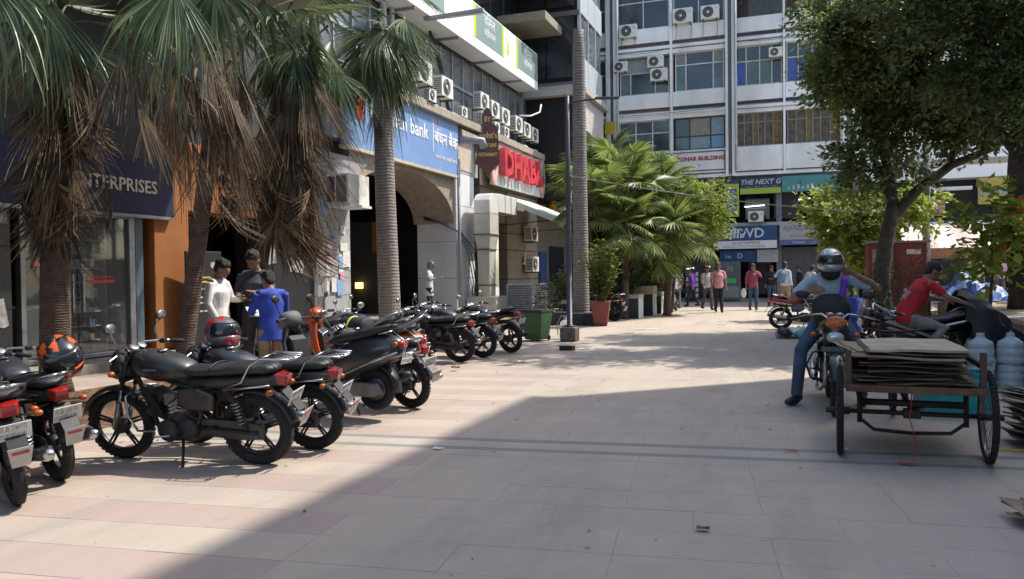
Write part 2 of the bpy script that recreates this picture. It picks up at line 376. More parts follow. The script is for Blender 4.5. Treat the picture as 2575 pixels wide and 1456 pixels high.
MB().bx(-.3, .3, -.8, .8, 0, .8).build('counter_body', M('counter', (.12, .1, .08), .5), ct, bevel=.01); MB().bx(-.34, .34, -.84, .84, .8, .84).build('counter_top', shelfm, ct)
# blue sign ENTERPRISES
sg = empty('shop_sign', (-10.38, 9.4, 3.0), 0, 'navy blue shop sign with cream serif capitals above the glass door', 'sign')
navy = M('navy_board', (.008, .013, .05), .6, var=.15)
MB().bx(-.11, 0, -1.9, 1.88, -.5, .42).build('sign_board', navy, sg, bevel=.01); MB().bx(-.115, -.03, -1.9, 1.88, .43, .95).build('upper_board', M('board_dim', (.03, .03, .034), .6), sg)
text('ENTERPRISES', .3, lettC, sg, MX(.004, .62, -.04), ext=.012, bold=.004)
MB().bx(-.13, .01, -1.9, 1.88, -.56, -.505).build('sign_rail', alum, sg)
# orange portal
P(MB().bx(-11.2, FX + .01, 10.92, 11.75, .16, 4.1), 'orange_pier', orange, bevel=.01)
P(MB().bx(-11.2, FX + .004, 11.752, 14.0, 2.65, 3.9), 'orange_lintel', orange, bevel=.01)
P(MB().bx(-12.2, -12.1, 11.75, 14.3, .16, 2.65), 'entrance_back_wall', M('brown_door', (.03, .014, .009), .5, var=.3))
P(MB().bx(-11.0, -10.95, 11.8, 12.5, .2, 2.6), 'entrance_glass', darkglass)
P(MB().bx(-11.2, FX, 13.9, 15.77, .16, 3.9), 'granite_wall', M('dark_granite2', (.02, .02, .022), .45, var=.2, scale=20), bevel=.01)
for y, z, a in ((14.2, 1.9, 0.1), (14.9, 1.75, .35), (15.2, 1.7, -.2), (14.5, 2.6, 0), (15.35, 2.4, .1)): paper_on(y, z, .3, .42, E_near, m=bann, a=a)
mbd = empty('menu_board', (-10.15, 11.75, .15), R(-8), 'black upright notice board with yellow and white lines beside the orange portal', 'notice board')
MB().bx(-.05, 0, -.4, .4, 0, 1.75).build('board', M('board_black', (.018, .018, .02), .4), mbd, bevel=.01)
ye = M('print_yellow', (.6, .42, .02), .6); pr = M('print_white', (.42, .42, .42), .6)
MB().bx(0, .003, -.22, .14, 1.26, 1.29).bx(0, .003, -.22, .14, 1.18, 1.21).build('yellow_print', ye, mbd)
mb = MB()
for i, z in enumerate((1.05, .9, .8, .65)):
    for j in range(3 + i % 2): mb.bx(0, .003, -.22 + j * .1, -.15 + j * .1, z, z + .03)
mb.build('white_print', pr, mbd)
MB().lathe([(.06, 0), (.06, .004)], 16, Matrix.Translation((0, .2, 1.5)) @ Matrix.Rotation(R(90), 4, 'Y')).build('round_logo', pr, mbd)

# ---------------------------------------------------------------- arcade building with bank, restaurant, glazed upper floor
E_arc = empty('arcade_building', (0, 0, 0), 0, 'grey arcade building with arched ground floor and grey glazed upper storey crowded with air conditioners', 'building')
def A(mb, name, mat, **k): return mb.build(name, mat, E_arc, **k)
pier = A(MB().bx(-11.9, FX, 15.79, 17.38, .16, 4.4), 'grey_pier', greyp, bevel=.015)
for z in (.95, 1.75, 2.55, 3.35): MB().bx(-11.91, FX + .004, 15.785, 17.385, z, z + .012).build('joint', M('joint_dark', (.14, .14, .14), .9), pier)
pink_ = M('poster_pink', (.55, .3, .34), .7, var=.1, scale=25); blu_ = M('poster_blue', (.2, .35, .55), .7, var=.15, scale=25); ye_ = M('poster_yellow', (.6, .5, .2), .7, var=.1)
for i in range(30):
    y = random.uniform(16.0, 17.2); z = random.gauss(1.75, .42)
    paper_on(min(y, 17.2), z, random.uniform(.2, .4), random.uniform(.2, .42), pier, x=FX + .006 + i * .0011, name='poster', m=random.choice((paper, paper, paper, white2, white2, pink_, paper, bann, blu_) if i > 3 else (bann,)), a=random.uniform(-.15, .15))
text('OFFICE', .09, M('ink_blue', (.03, .1, .4), .6), pier, MX(FX + .032, 16.55, 2.35), ext=.001)
# beam with arched soffit
def arch_poly(y0, y1, zt, zs, zc, n=16):
    pts = [(y0, zt), (y0, zs)]
    for i in range(n + 1):
        t = math.pi * (1 - i / n); pts.append(((y0 + y1) / 2 + math.cos(t) * (y1 - y0) / 2 * .999, zs + math.sin(t) * (zc - zs)))
    return pts + [(y1, zs), (y1, zt)]
soff = M('soffit_brown', (.33, .275, .215), .85, var=.15, dirt=.3)
A(MB().prism(arch_poly(17.39, 23.9, 4.78, 3.1, 4.45), 'x', -12.0, -10.55), 'arched_beam', soff)
A(MB().bx(-11.9, FX + .002, 15.79, 25.9, 4.785, 6.28), 'fascia_beam', greyp); A(MB().prism([(17.39, 3.6), (17.39, 4.78), (19.6, 4.78), (19.0, 4.6), (18.2, 4.25), (17.7, 3.9)], 'x', FX - .06, FX), 'plaster_spandrel', greyp)
A(MB().bx(-11.99, -11.95, 17.4, 23.9, .16, 3.3), 'arcade_dark_wall', dark) if False else None
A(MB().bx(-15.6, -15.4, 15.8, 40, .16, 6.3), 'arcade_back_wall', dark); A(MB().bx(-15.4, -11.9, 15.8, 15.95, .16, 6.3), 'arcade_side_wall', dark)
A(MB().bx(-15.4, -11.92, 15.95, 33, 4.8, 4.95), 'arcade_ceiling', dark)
A(MB().bx(-14.6, -12.6, 23.3, 23.5, .16, 3.2), 'inner_partition', M('inner_wall', (.05, .047, .043), .8))
A(MB().bx(-13.2, -12.9, 23.2, 23.28, 2.2, 3.2), 'orange_panel', orange)
A(MB().bx(-13.8, -13.6, 23.1, 23.28, 1.0, 1.2), 'lit_panel', M('lamp_yellow', (.9, .6, .2), .5, emit=1.5))
col = A(MB().bx(-11.9, FX, 23.92, 25.55, .16, 4.78), 'white_pier', white, bevel=.02)
for z in (1.3, 2.5, 3.7): MB().bx(-11.91, FX + .003, 23.915, 25.555, z, z + .012).build('joint', M('joint_dark', (.14, .14, .14), .9), col)
A(MB().tube([(-10.4, 24.0, .16), (-10.4, 24.0, 5.2)], .055, 10), 'downpipe', M('pipe_grey', (.3, .31, .32), .5), smooth=True)
A(MB().tube([(-10.4, 24.1, 5.85), (-10.0, 24.35, 5.85), (-9.75, 24.5, 5.82), (-9.7, 24.5, 5.6)], .13, 12), 'drain_elbow', M('pipe_grey', (.3, .31, .32), .5), smooth=True)
A(MB().bx(-11.9, -10.9, 25.56, 26.6, .16, 6.28), 'dark_recess_wall', dark)
# green and grey cables on the white pier
for i in range(4):
    y = 23.96 + .05 * i
    MB().tube([(-11.6, 23.85 - i * .01, 3.25 + i * .03), (-11.0, 23.82, 3.12), (-10.45, 23.9 + i * .1, 2.85), (-10.3 + i * .02, 24.5 + i * .22, 2.1), (-10.3, 24.9 + i * .2, 1.2), (-10.4, 24.9 + i * .15, .2)], .02, 6).build('cable', M('cable_green', (.02, .11, .07), .5) if i % 2 else M('cable_grey', (.12, .12, .12), .5), E_arc, smooth=True)
# ledge, upper glazing
ledgem = M('ledge_stone', (.36, .31, .24), .8, var=.15, dirt=.45)
A(MB().bx(-11.6, -10.22, 15.7, 33, 6.3, 6.56), 'ledge', ledgem, bevel=.02)
A(MB().bx(-10.9, -10.3, 24.1, 33, 5.98, 6.2), 'lower_ledge', ledgem, bevel=.02)
A(MB().bx(-11.6, -11.1, 15.7, 33, 6.57, 7.0).bx(-11.6, -11.1, 15.7, 33, 9.0, 9.3), 'upper_wall', dkwall)
y = 15.8; k = 0
mull = M('mullion', (.4, .42, .44), .4, .5, var=.1)
while y < 32.8:
    A(MB().bx(-11.13, -11.1, y + .03, y + .9, 7.03, 7.86), 'lower_pane', greypane); A(MB().bx(-11.13, -11.1, y + .03, y + .9, 7.96, 8.98), 'upper_pane', greypane)
    A(MB().bx(-11.14, -11.05, y - .03, y + .025, 7.0, 9.0), 'mullion', mull); y += .93
A(MB().bx(-11.14, -11.02, 15.8, 33, 7.87, 7.95), 'transom', mull)
A(MB().tube([(-10.9, 20.0, 6.56), (-10.9, 20.0, 13)], .09, 10), 'riser_pipe', M('pipe_light', (.55, .57, .58), .5), smooth=True); A(MB().tube([(-10.9, 20.5, 6.56), (-10.9, 20.5, 13)], .07, 10), 'riser_pipe', M('pipe_light', (.55, .57, .58), .5), smooth=True)
# storeys above: dark glass and projecting slabs
for k, z in enumerate((10.7, 13.6, 16.5, 19.4)):
    A(MB().bx(-11.7, -10.6, 15.7, 32.9, z - .12, z + .12), 'slab_edge', ledgem, bevel=.01)
    y = 15.8
    while y < 32: A(MB().bx(-11.5, -11.45, y + .04, y + 1.5, z + .15, z + 2.7), 'dark_pane', darkglass); y += 1.56
A(MB().bx(-15.4, -11.5, 15.7, 33, 22.2, 22.5), 'roof', concrete)
# beige piece of wall seen under ledge next to the sign
A(MB().bx(-10.7, FX + .02, 24.0, 25.4, 4.9, 5.9), 'beige_panel', M('beige_panel', (.5, .42, .33), .8))
# restaurant bay
rest = M('restaurant_wall', (.3, .25, .185), .75, var=.1, scale=2, dirt=.3)
rw = A(MB().bx(-11.0, -10.62, 29.2, 33.0, .16, 4.6), 'restaurant_wall', rest, bevel=.02)
for z in (1.2, 2.35, 3.0): MB().bx(-11.0, -10.612, 29.195, 33.0, z, z + .03).build('groove', M('groove', (.06, .045, .03), .9), rw)
A(MB().bx(-11.6, -10.7, 26.6, 29.19, 3.4, 4.6), 'restaurant_lintel', rest)
A(MB().bx(-11.4, -11.3, 26.6, 29.2, .16, 3.4), 'restaurant_dark_window', darkglass); A(MB().bx(-11.28, -11.25, 27.3, 28.3, 2.3, 3.2), 'amber_pane', M('amber', (.45, .18, .03), .4))
A(MB().bx(-11.5, -10.9, 33.0, 40, .16, 4.6), 'far_shop_wall', M('tan_wall', (.2, .15, .11), .8))
A(MB().bx(-10.95, -10.8, 34.0, 35, .3, 2.4), 'far_shop_door', M('blue_shop', (.05, .1, .22), .4)); A(MB().bx(-10.89, -10.85, 35.6, 38, 1.0, 2.7), 'far_shop_window', darkglass)
A(MB().bx(-11.6, -10.55, 26.2, 33, 4.6, 6.28), 'restaurant_fascia', M('fascia_dark', (.09, .065, .05), .8))
# tower with grey glass, east face at x = -8.6
E_tow = empty('corner_tower', (0, 0, 0), 0, 'glazed corner tower with dark shaded side and pale grey cladding beside the white office block', 'building')
def T(mb, name, mat, **k): return mb.build(name, mat, E_tow, **k)
T(MB().bx(-14, -8.75, 33.1, 37.0, 4.6, 24), 'tower_core', dark)
pale = M('pale_cladding', (.5, .53, .56), .35, var=.08, coat=.2); 
for k in range(5):
    z = 9.5 + k * 3.0
    for j in range(3):
        y = 33.05 + j * 1.32
        T(MB().bx(-8.74, -8.6, y + .02, y + 1.29, z + .03, z + 1.2), 'cladding_panel', pale, bevel=.01)
        T(MB().bx(-8.74, -8.66, y + .08, y + 1.24, z + 1.25, z + 2.95), 'tower_pane', greypane)
        T(MB().bx(-8.72, -8.58, y - .03, y + .03, z + 1.2, z + 3.0), 'tower_mullion', pale)
    for j in range(4):
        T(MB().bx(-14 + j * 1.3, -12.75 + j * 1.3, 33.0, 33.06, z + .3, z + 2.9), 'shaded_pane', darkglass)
    T(MB().bx(-14, -8.62, 32.95, 33.08, z - .1, z + .1), 'tower_band', M('band_dark', (.12, .12, .12), .6))
T(MB().bx(-14, -8.3, 32.7, 37.2, 9.0, 9.25).bx(-13.9, -8.45, 32.85, 37.1, 9.26, 9.45), 'tower_cornice', M('cornice', (.42, .38, .34), .7, dirt=.4), bevel=.02)
T(MB().bx(-14, -8.3, 32.7, 37.2, 21.4, 21.9), 'tower_cornice', M('cornice', (.42, .38, .34), .7, dirt=.4))
for j in range(3): T(MB().bx(-8.74, -8.55, 33.1 + j * 1.3, 34.37 + j * 1.3, 6.6, 8.98), 'base_panel', M('pinkish_panel', (.5, .46, .43), .7, dirt=.2), bevel=.01)
for z in (11.6, 13.4, 15.4, 17.4, 19.6):   # projecting slabs over the recess
    T(MB().bx(-12.8, -9.4, 30.6, 33.0, z, z + .35), 'projecting_slab', M('balcony_tan', (.27, .24, .18), .85, var=.1, dirt=.3), bevel=.02)

# ---------------------------------------------------------------- signs on the arcade
bs = empty('bank_sign', (-10.38, 20.45, 5.55), 0, 'large sky blue bank signboard with white lettering and red flame above the arch', 'sign')
bblue = M('bank_blue', (.19, .31, .55), .4, var=.06, scale=1)
MB().bx(-.1, 0, -3.5, 3.5, -.9, .92).build('sign_board', bblue, bs, bevel=.01)
MB().bx(-.14, .03, -3.5, 3.5, -.99, -.905).build('sign_rail', M('cream_rail', (.5, .45, .33), .6), bs)
text('bandhan bank', .62, lettW, bs, MX(.004, -.5, .12), ext=.012, bold=.006)
MB().bx(0, .008, 1.58, 1.62, -.38, .6).build('divider', lettW, bs)
text('बंधन बैंक', .52, lettW, bs, MX(.004, 2.55, .08), ext=.012, bold=.008)
text('आपका भला, सबकी भलाई', .17, lettW, bs, MX(.004, 2.55, -.5), ext=.006)
MB().ell((0, -2.75, .28), (.02, .28, .5), 16, 10).ell((0, -2.72, .86), (.02, .09, .14), 10, 8).build('red_emblem', M('emblem_red', (.75, .05, .025), .4), bs, smooth=True)
MB().ell((0, 1.95, .55), (.015, .05, .14), 8, 6).build('small_emblem', M('emblem_red', (.75, .05, .025), .4), bs)
gs = empty('green_sign', (-10.2, 25.6, 9.85), 0, 'long white and green signboard with lime stripes high above the arcade', 'sign')
MB().bx(-.85, 0, -6.6, 6.4, -.75, .78).build('sign_board', M('sign_white', (.78, .8, .8), .45, var=.03), gs, bevel=.015)
gg = M('sign_green', (.2, .28, .25), .5, var=.05); lime = M('lime', (.5, .6, .05), .5, var=.04)
for a, b, z in ((-.4, 2.1, 0), (3.9, 6.35, 0), (-5.9, -3.0, 0)):
    MB().bx(0, .006, a, b, -.4, .74).build('green_panel', gg, gs); MB().bx(0, .009, a - .22, a - .02, -.42, .75).build('lime_stripe', lime, gs)
MB().bx(0, .009, 2.12, 2.34, -.42, .75).build('lime_stripe', lime, gs)
for y_ in (.85, 5.1, -4.5): text('विमल', .5, lettW, gs, MX(.012, y_, .42), ext=.006); text('ज्वैलर्स', .36, lettW, gs, MX(.012, y_, 0), ext=.006)
MB().ell((0, 2.75, .05), (.02, .14, .28), 10, 8).build('lime_leaf', lime, gs)
for y_ in (-5, -1.9, 1.2, 4.3): MB().bx(-1.0, -.02, y_, y_ + .09, -.82, -.752).build('bracket', alum, gs)
# brown restaurant sign, facing down the street
br = empty('restaurant_sign', (-10.05, 25.75, 5.8), R(20), 'brown shield shaped restaurant sign with gold lettering beside the drain elbow', 'sign')
brm = M('sign_brown', (.13, .05, .045), .5, var=.1)
bp_ = [(-.16, 1.15), (-.1, 1.32), (0, 1.4), (.1, 1.32), (.16, 1.15), (.17, .85), (.36, .72), (.38, -.1), (.42, -.55), (.22, -.72), (.08, -.88), (0, -1.05), (-.08, -.88), (-.22, -.72), (-.42, -.55), (-.38, -.1), (-.36, .72), (-.17, .85)]
MB().prism(list(reversed(bp_)), 'y', 0, .16).build('sign_board', brm, br, bevel=.008)
for s_, z_, t_ in ((.26, .98, 'BY'), (.3, .42, "mohti's"), (.17, .08, 'FAMILY DINE'), (.17, -.24, 'RESTAURANT')): text(t_, s_, lettG, br, MX(0, -.006, z_, 'y'), ext=.008, xs=.62 if len(t_) > 7 else .75, bold=.004)
def red_sign(y0, y1, body, lab):
    c = (y0 + y1) / 2; h = (y1 - y0) / 2
    s = empty('restaurant_sign', (-10.36, c, 5.55), 0, lab, 'sign')
    MB().bx(-.12, 0, -h, h, -.85, .95).build('sign_board', M('sign_white', (.78, .8, .8), .45, var=.03), s, bevel=.01)
    redm = M('sign_red', (.6, .06, .075), .45, var=.15, scale=2)
    if body:
        text(body, 1.34, redm, s, MX(.14, -.02, -.02), ext=.13, bold=.045, xs=1.04)
        lm = M('lath', (.6, .6, .58), .5)
        for i in range(11): MB().bx(0, .06, -h + .75 + i * .4, -h + .85 + i * .4, -.82, -.55).build('lath', lm, s)
    else: MB().bx(0, .1, -h * .35, h, -.7, .6).build('red_panel', redm, s)
    for q in ((-h + .02, h - .1) if body else (-h + .1,)):
        MB().lathe([(.34, 0), (.34, .06), (.3, .08)], 20, Matrix.Translation((.02, q, 0)) @ Matrix.Rotation(R(90), 4, 'Y') @ Matrix.Diagonal((2.6, 1, 1, 1))).build('round_badge', M('badge_pink', (.68, .42, .36), .5, var=.2, scale=3), s)
        MB().ell((.1, q, .32), (.03, .16, .26), 10, 8).build('green_turban', M('turban', (.02, .35, .24), .5), s, smooth=True)
        MB().ell((.1, q, -.12), (.03, .2, .24), 10, 8).build('badge_face', M('badge_ink', (.12, .14, .16), .6, var=.5, scale=14), s, smooth=True)
red_sign(27.0, 32.9, 'DHABA', 'white sign with huge red capitals and two oval badges above the awning')
red_sign(34.4, 37.4, '', 'red panel sign with one oval badge beyond the lamp post')
gold = empty('lantern_sign', (-10.1, 33.7, 5.0), 0, 'small golden lantern shaped sign between the two red restaurant signs', 'sign')
MB().lathe([(.05, .6), (.1, .5), (.08, .2), (.3, .1), (.34, -.3), (.2, -.4), (.3, -.5), (.3, -.9), (.1, -1.0)], 14).build('lantern', M('gold_metal', (.5, .28, .04), .35, .6, var=.4, scale=6), gold, smooth=True)
MB().bx(-.4, 0, -.03, .03, .5, .56).build('bracket', black, gold)
# awning
aw = empty('awning', (-10.4, 27.4, 4.4), 0, 'pale fabric awning with scalloped valance over the restaurant front', 'awning')
awm = M('awning_cloth', (.55, .58, .52), .8, var=.06, scale=2)
for i in range(12):
    y0 = i * .385; MB().add([(0, y0, 0), (0, y0 + .38, 0), (2.4, y0 + .38, -1.0), (2.4, y0, -1.0), (1.2, y0 + .19, -.52)], [(0, 3, 4), (3, 2, 4), (2, 1, 4), (1, 0, 4)]).build('cloth_panel', awm, aw, solid=.012)
    MB().add([(2.4, y0, -1.0), (2.4, y0 + .38, -1.0), (2.43, y0 + .38, -1.28), (2.43, y0 + .28, -1.33), (2.43, y0 + .1, -1.33), (2.43, y0, -1.28)], [(0, 1, 2, 3, 4, 5)]).build('valance', awm, aw, solid=.008)
    if i < 6: MB().add([(i * .4, -.01, -i * .4 * .417), (i * .4 + .39, -.01, -(i * .4 + .39) * .417), (i * .4 + .39, -.01, -(i * .4 + .39) * .417 - .2), (i * .4, -.01, -i * .4 * .417 - .2)], [(0, 1, 2, 3)]).build('side_valance', awm, aw, solid=.008)
for y_ in (.05, 4.55): MB().tube([(0, y_, -.05), (2.38, y_, -1.03)], .025, 6).tube([(0, y_, -1.2), (2.3, y_, -1.05)], .02, 6).build('awning_arm', black, aw)
# ventilation duct
du = empty('ventilation_duct', (-9.88, 25.1, .15), 0, 'cream metal ventilation duct rising from a box and bending along the wall', 'duct')
ductm = M('duct_cream', (.6, .57, .48), .4, .1, var=.07, scale=3, dirt=.3); ductw = M('duct_white', (.74, .73, .68), .4, .1, var=.05, dirt=.15)
MB().bx(-.55, .5, -.5, .62, 0, .52).build('base_box', ductm, du, bevel=.01)
def sect(z0, z1, w0, w1, nm='duct_section'):
    MB().add([(-w0, -w0 * 1.4, z0), (w0, -w0 * 1.4, z0), (w0, w0 * 1.4, z0), (-w0, w0 * 1.4, z0), (-w1, -w1 * 1.4, z1), (w1, -w1 * 1.4, z1), (w1, w1 * 1.4, z1), (-w1, w1 * 1.4, z1)], [(3, 2, 1, 0), (4, 5, 6, 7), (0, 1, 5, 4), (1, 2, 6, 5), (2, 3, 7, 6), (3, 0, 4, 7)]).build(nm, ductm, du, bevel=.006)
sect(.52, .9, .2, .2); sect(.91, 2.1, .2, .22); sect(2.11, 2.6, .22, .29); sect(2.61, 3.3, .29, .29)
for z, w_ in ((.905, .22), (2.105, .25), (2.605, .31)): MB().bx(-w_, w_, -w_ * 1.4, w_ * 1.4, z - .02, z + .02).build('flange', M('flange', (.12, .11, .1), .5), du)
MB().prism([(-.41, 3.31), (.41, 3.31), (.41, 3.4), (.45, 3.4), (.45, 4.0), (.0, 4.0), (-.25, 3.93), (-.41, 3.75)], 'x', -.29, .29).build('duct_elbow', ductw, du, bevel=.02)
for i in range(3): MB().bx(-.29, .29, .46 + i * .62, 1.06 + i * .62, 3.4, 4.0).build('duct_section', ductw, du, bevel=.006); MB().bx(-.3, .3, 1.06 + i * .62, 1.08 + i * .62, 3.39, 4.01).build('flange', M('flange', (.12, .11, .1), .5), du)
# louvred cooler unit
co = empty('cooling_unit', (-9.05, 26.85, 0), 0, 'large grey louvred cooling unit standing behind the green bin', 'cooling unit')
MB().bx(-.42, .42, -.72, .8, .05, 1.02).build('cabinet', M('cab_dark', (.05, .05, .055), .6), co)
cw = M('cooler_white', (.5, .5, .52), .5, dirt=.3)
MB().bx(-.47, .47, -.8, .86, 1.0, 1.08).build('lid', cw, co, bevel=.01)
for i in range(12):
    z = .08 + i * .077; MB().bx(-.46, .46, -.79, -.72, z, z + .045, rot('X', 18)).build('louvre', cw, co); MB().bx(.42, .48, -.76, .84, z, z + .045, rot('Y', 18)).build('louvre', cw, co)
for x, y in ((-.45, -.78), (.45, -.78), (.45, .84)): MB().bx(x - .03, x + .03, y - .03, y + .03, 0, 1.02).build('corner_post', cw, co)
# air conditioners (one built, the rest copied)
acw = M('ac_white', (.72, .71, .66), .45, var=.06, scale=5, dirt=.2); acd = M('ac_dark', (.045, .045, .045), .6); acg = M('ac_grille', (.35, .33, .28), .5)
def make_ac():
    t = empty('air_conditioner', (0, 0, 0))
    MB().bx(-.16, .16, -.42, .42, 0, .62).build('casing', acw, t, bevel=.015)
    fan = MB(); Tm = Matrix.Translation((.162, -.08, .31)) @ Matrix.Rotation(R(90), 4, 'Y')
    f0 = MB().lathe([(.25, 0), (.25, .004)], 24, Tm).build('fan_opening', acd, t)
    for r_ in (.25, .19, .13, .07): MB().ring((.178, -.08, .31), 'x', r_, .006, 24, 5).build('grille_ring', acg, f0)
    MB().ell((.17, -.08, .31), (.02, .06, .06), 10, 6).build('fan_hub', acw, f0)
    sd = MB()
    for i in range(8): sd.bx(-.12, .13, -.4225, -.4205, .08 + i * .06, .11 + i * .06)
    sd.build('side_louvres', acd, t)
    MB().bx(.161, .164, .22, .38, .38, .54).build('label_plate', paper, t)
    for y_ in (-.3, .3): MB().bx(-.25, .2, y_ - .02, y_ + .02, -.05, 0).build('bracket', M('bracket_dark', (.06, .055, .05), .6), t)
    return t
ac0 = make_ac(); first = [True]
def place_ac(x, y, z, rz, label, s=1., group='air conditioner units on the buildings'):
    o = ac0 if first[0] else copy_tree(ac0); first[0] = False
    o.location = (x, y, z); o.rotation_euler = (0, 0, rz); o.scale = (s, s, s); tag(o, label, 'air conditioner', group); return o
L_ac = [(-10.3, 21.1, 7.0, 1.05, 'big air conditioner at the palm fan end of the arcade ledge'), (-10.3, 22.65, 6.9, 1.0, 'second big air conditioner next to the vertical cable bundle'),
 (-10.25, 21.6, 6.57, .6, 'small condenser lying low beneath the first big unit'), (-10.3, 24.15, 6.57, .55, 'small low condenser just past the cable bundle'),
 (-10.45, 26.2, 7.2, .95, 'first air conditioner of the upper trio after the cable bundle'), (-10.45, 27.25, 7.12, .95, 'middle air conditioner of the upper trio after the cables'), (-10.45, 28.35, 7.05, .98, 'last air conditioner of the upper trio after the cables'),
 (-10.45, 29.85, 7.02, .98, 'first air conditioner of the trio nearest the dark recess'), (-10.45, 30.9, 6.98, .95, 'middle air conditioner of the trio nearest the dark recess'), (-10.45, 31.95, 6.95, .95, 'last air conditioner by the dark recess corner'),
 (-10.35, 26.0, 6.6, .75, 'low condenser on the ledge above the brown sign'), (-10.35, 27.3, 6.58, .6, 'small low condenser above the first red badge'), (-10.35, 28.3, 6.58, .6, 'small low condenser above the first red letters'),
 (-10.35, 30.6, 6.3, .5, 'little condenser hung below the far trio'), (-10.35, 31.9, 6.3, .5, 'little condenser lowest before the dark recess'),
 (-10.3, 31.2, 2.75, 1.0, 'upper wall air conditioner under the awning by the restaurant pier'), (-10.3, 31.3, 1.5, 1.0, 'lower wall air conditioner under the awning by the restaurant pier')]
for x, y, z, s, l in L_ac: place_ac(x, y, z, 0, l, s)
# AC box on the grey pier
pb = empty('air_conditioner', (-10.28, 16.72, 3.12), 0, 'boxy white window air conditioner hung on the grey postered pier', 'air conditioner')
MB().bx(-.25, .4, -.4, .55, 0, .72).build('casing', acw, pb, bevel=.012)
MB().bx(-.2, .02, -.405, -.39, .06, .66).build('dark_opening', acd, pb); MB().bx(.06, .34, -.41, -.4, .05, .67).build('grille_panel', M('grille_brown', (.2, .17, .13), .6, var=.3, scale=60), pb)
MB().bx(-.25, .45, -.44, .58, -.06, -.003).build('bracket_shelf', white, pb); MB().bx(.401, .404, .2, .42, .25, .6).build('label_plate', paper, pb)
# cable bundle and ledge clutter
cb_ = MB()
for i in range(7):
    a = random.uniform(-.1, .1); pts = []
    for k in range(14):
        t = k / 13; pts.append((-10.85 + random.uniform(-.05, .05), 22.9 + t * 2.0 + .2 * math.sin(t * 6) + a + random.uniform(-.04, .04), 9.1 - t * 2.5 - .25 * math.sin(t * 3)))
    cb_.tube(pts, .035, 5)
tag(cb_.build('cable_bundle', M('cable_black', (.02, .02, .02), .6), None, smooth=True), 'thick black bundle of cables hanging between the air conditioners', 'cable')
tag(MB().tube([(-10.4, 30.2, 7.75), (-10.1, 30.7, 7.8), (-9.9, 31.3, 8.05), (-9.9, 31.5, 8.4)], .035, 6).build('white_hose', white2, None, smooth=True), 'curled white hose above the far air conditioners', 'hose')
wl = empty('wall_lamp', (-10.4, 21.6, 9.0), 0, 'long grey tube lamp arm reaching out over the bank sign', 'lamp')
MB().bx(0, 1.9, -.07, .07, 0, .11, rot('Y', -1)).build('lamp_arm', M('lamp_grey', (.33, .33, .33), .5), wl, bevel=.01); MB().bx(.7, 1.85, -.05, .05, -.02, -.002).build('diffuser', white2, wl)
# ================================================================ white office block closing the street (faces -Y, plane y = 38.5)
E_far = empty('office_block', (0, 0, 0), 0, 'white multi storey office block with stained spandrels closing the end of the street', 'building')
def O(mb, name, mat, **k): return mb.build(name, mat, E_far, **k)
FY = 38.5
offw = M('office_white', (.86, .87, .86), .7, var=.04, scale=1.3, dirt=.55)
offg = M('office_grey', (.45, .46, .47), .7, var=.1, dirt=.3)
rust = M('rust_stain', (.13, .085, .07), .9, var=.4, scale=12)
tint = M('tinted_glass', (.03, .042, .055), .08, var=.3, scale=.7, coat=.4); tealg = M('teal_glass', (.07, .11, .12), .1, var=.3, scale=1, coat=.3)
blueg = M('blue_blind', (.05, .1, .35), .5, var=.1); brownb = M('brown_mesh', (.13, .105, .075), .8, var=.3, scale=5); ochre = M('ochre_board', (.2, .14, .05), .8, var=.3)
frw = M('frame_white', (.6, .6, .6), .5); fry = M('frame_cream', (.55, .52, .38), .5); frd = M('frame_dark', (.02, .025, .03), .4)
O(MB().bx(-13.5, 2.75, 40.2, 52, 6, 15.2), 'inner_core', M('office_inner', (.07, .07, .07), .8))
O(MB().bx(-13.5, 2.75, 38.52, 52, 15.22, 15.5), 'lowered_roof_slab', offg)  # roof set low, just out of view, so sun reaches the far paving
def win(x0, x1, z0, z1, cols, rows, fm, gl, y=38.72, t=.05):
    f = MB().bx(x0, x1, y - .04, y + .05, z0, z0 + t).bx(x0, x1, y - .04, y + .05, z1 - t, z1).bx(x0, x0 + t, y - .04, y + .05, z0 + t, z1 - t).bx(x1 - t, x1, y - .04, y + .05, z0 + t, z1 - t)
    cx = [x0 + c * (x1 - x0) for c in cols]; rz = [z0 + r_ * (z1 - z0) for r_ in rows]
    for c in cx: f.bx(c - t / 2, c + t / 2, y - .045, y + .045, z0 + t, z1 - t)
    for r_ in rz: f.bx(x0 + t, x1 - t, y - .035, y + .04, r_ - t / 2, r_ + t / 2)
    fo = O(f, 'window', fm)
    X = [x0] + cx + [x1]; Z = [z0] + rz + [z1]; n = 0
    for j in range(len(Z) - 1):
        for i in range(len(X) - 1):
            m_ = gl[n % len(gl)] if isinstance(gl, list) else gl; n += 1
            MB().bx(X[i] + .01, X[i + 1] - .01, y + .0, y + .012, Z[j] + .01, Z[j + 1] - .01).build('pane', m_, fo)
    return fo
def reveal(x0, x1, z0, z1): O(MB().bx(x0, x1, 38.9, 40.1, z1, z1 + .1), 'soffit', offg)
bays = [(-13.4, -11.0), (-10.8, -8.75), (-8.2, -5.66), (-5.52, -3.1), (-2.66, -.55), (-.43, 1.95)]
base_z = [6.05, 9.15, 12.3]
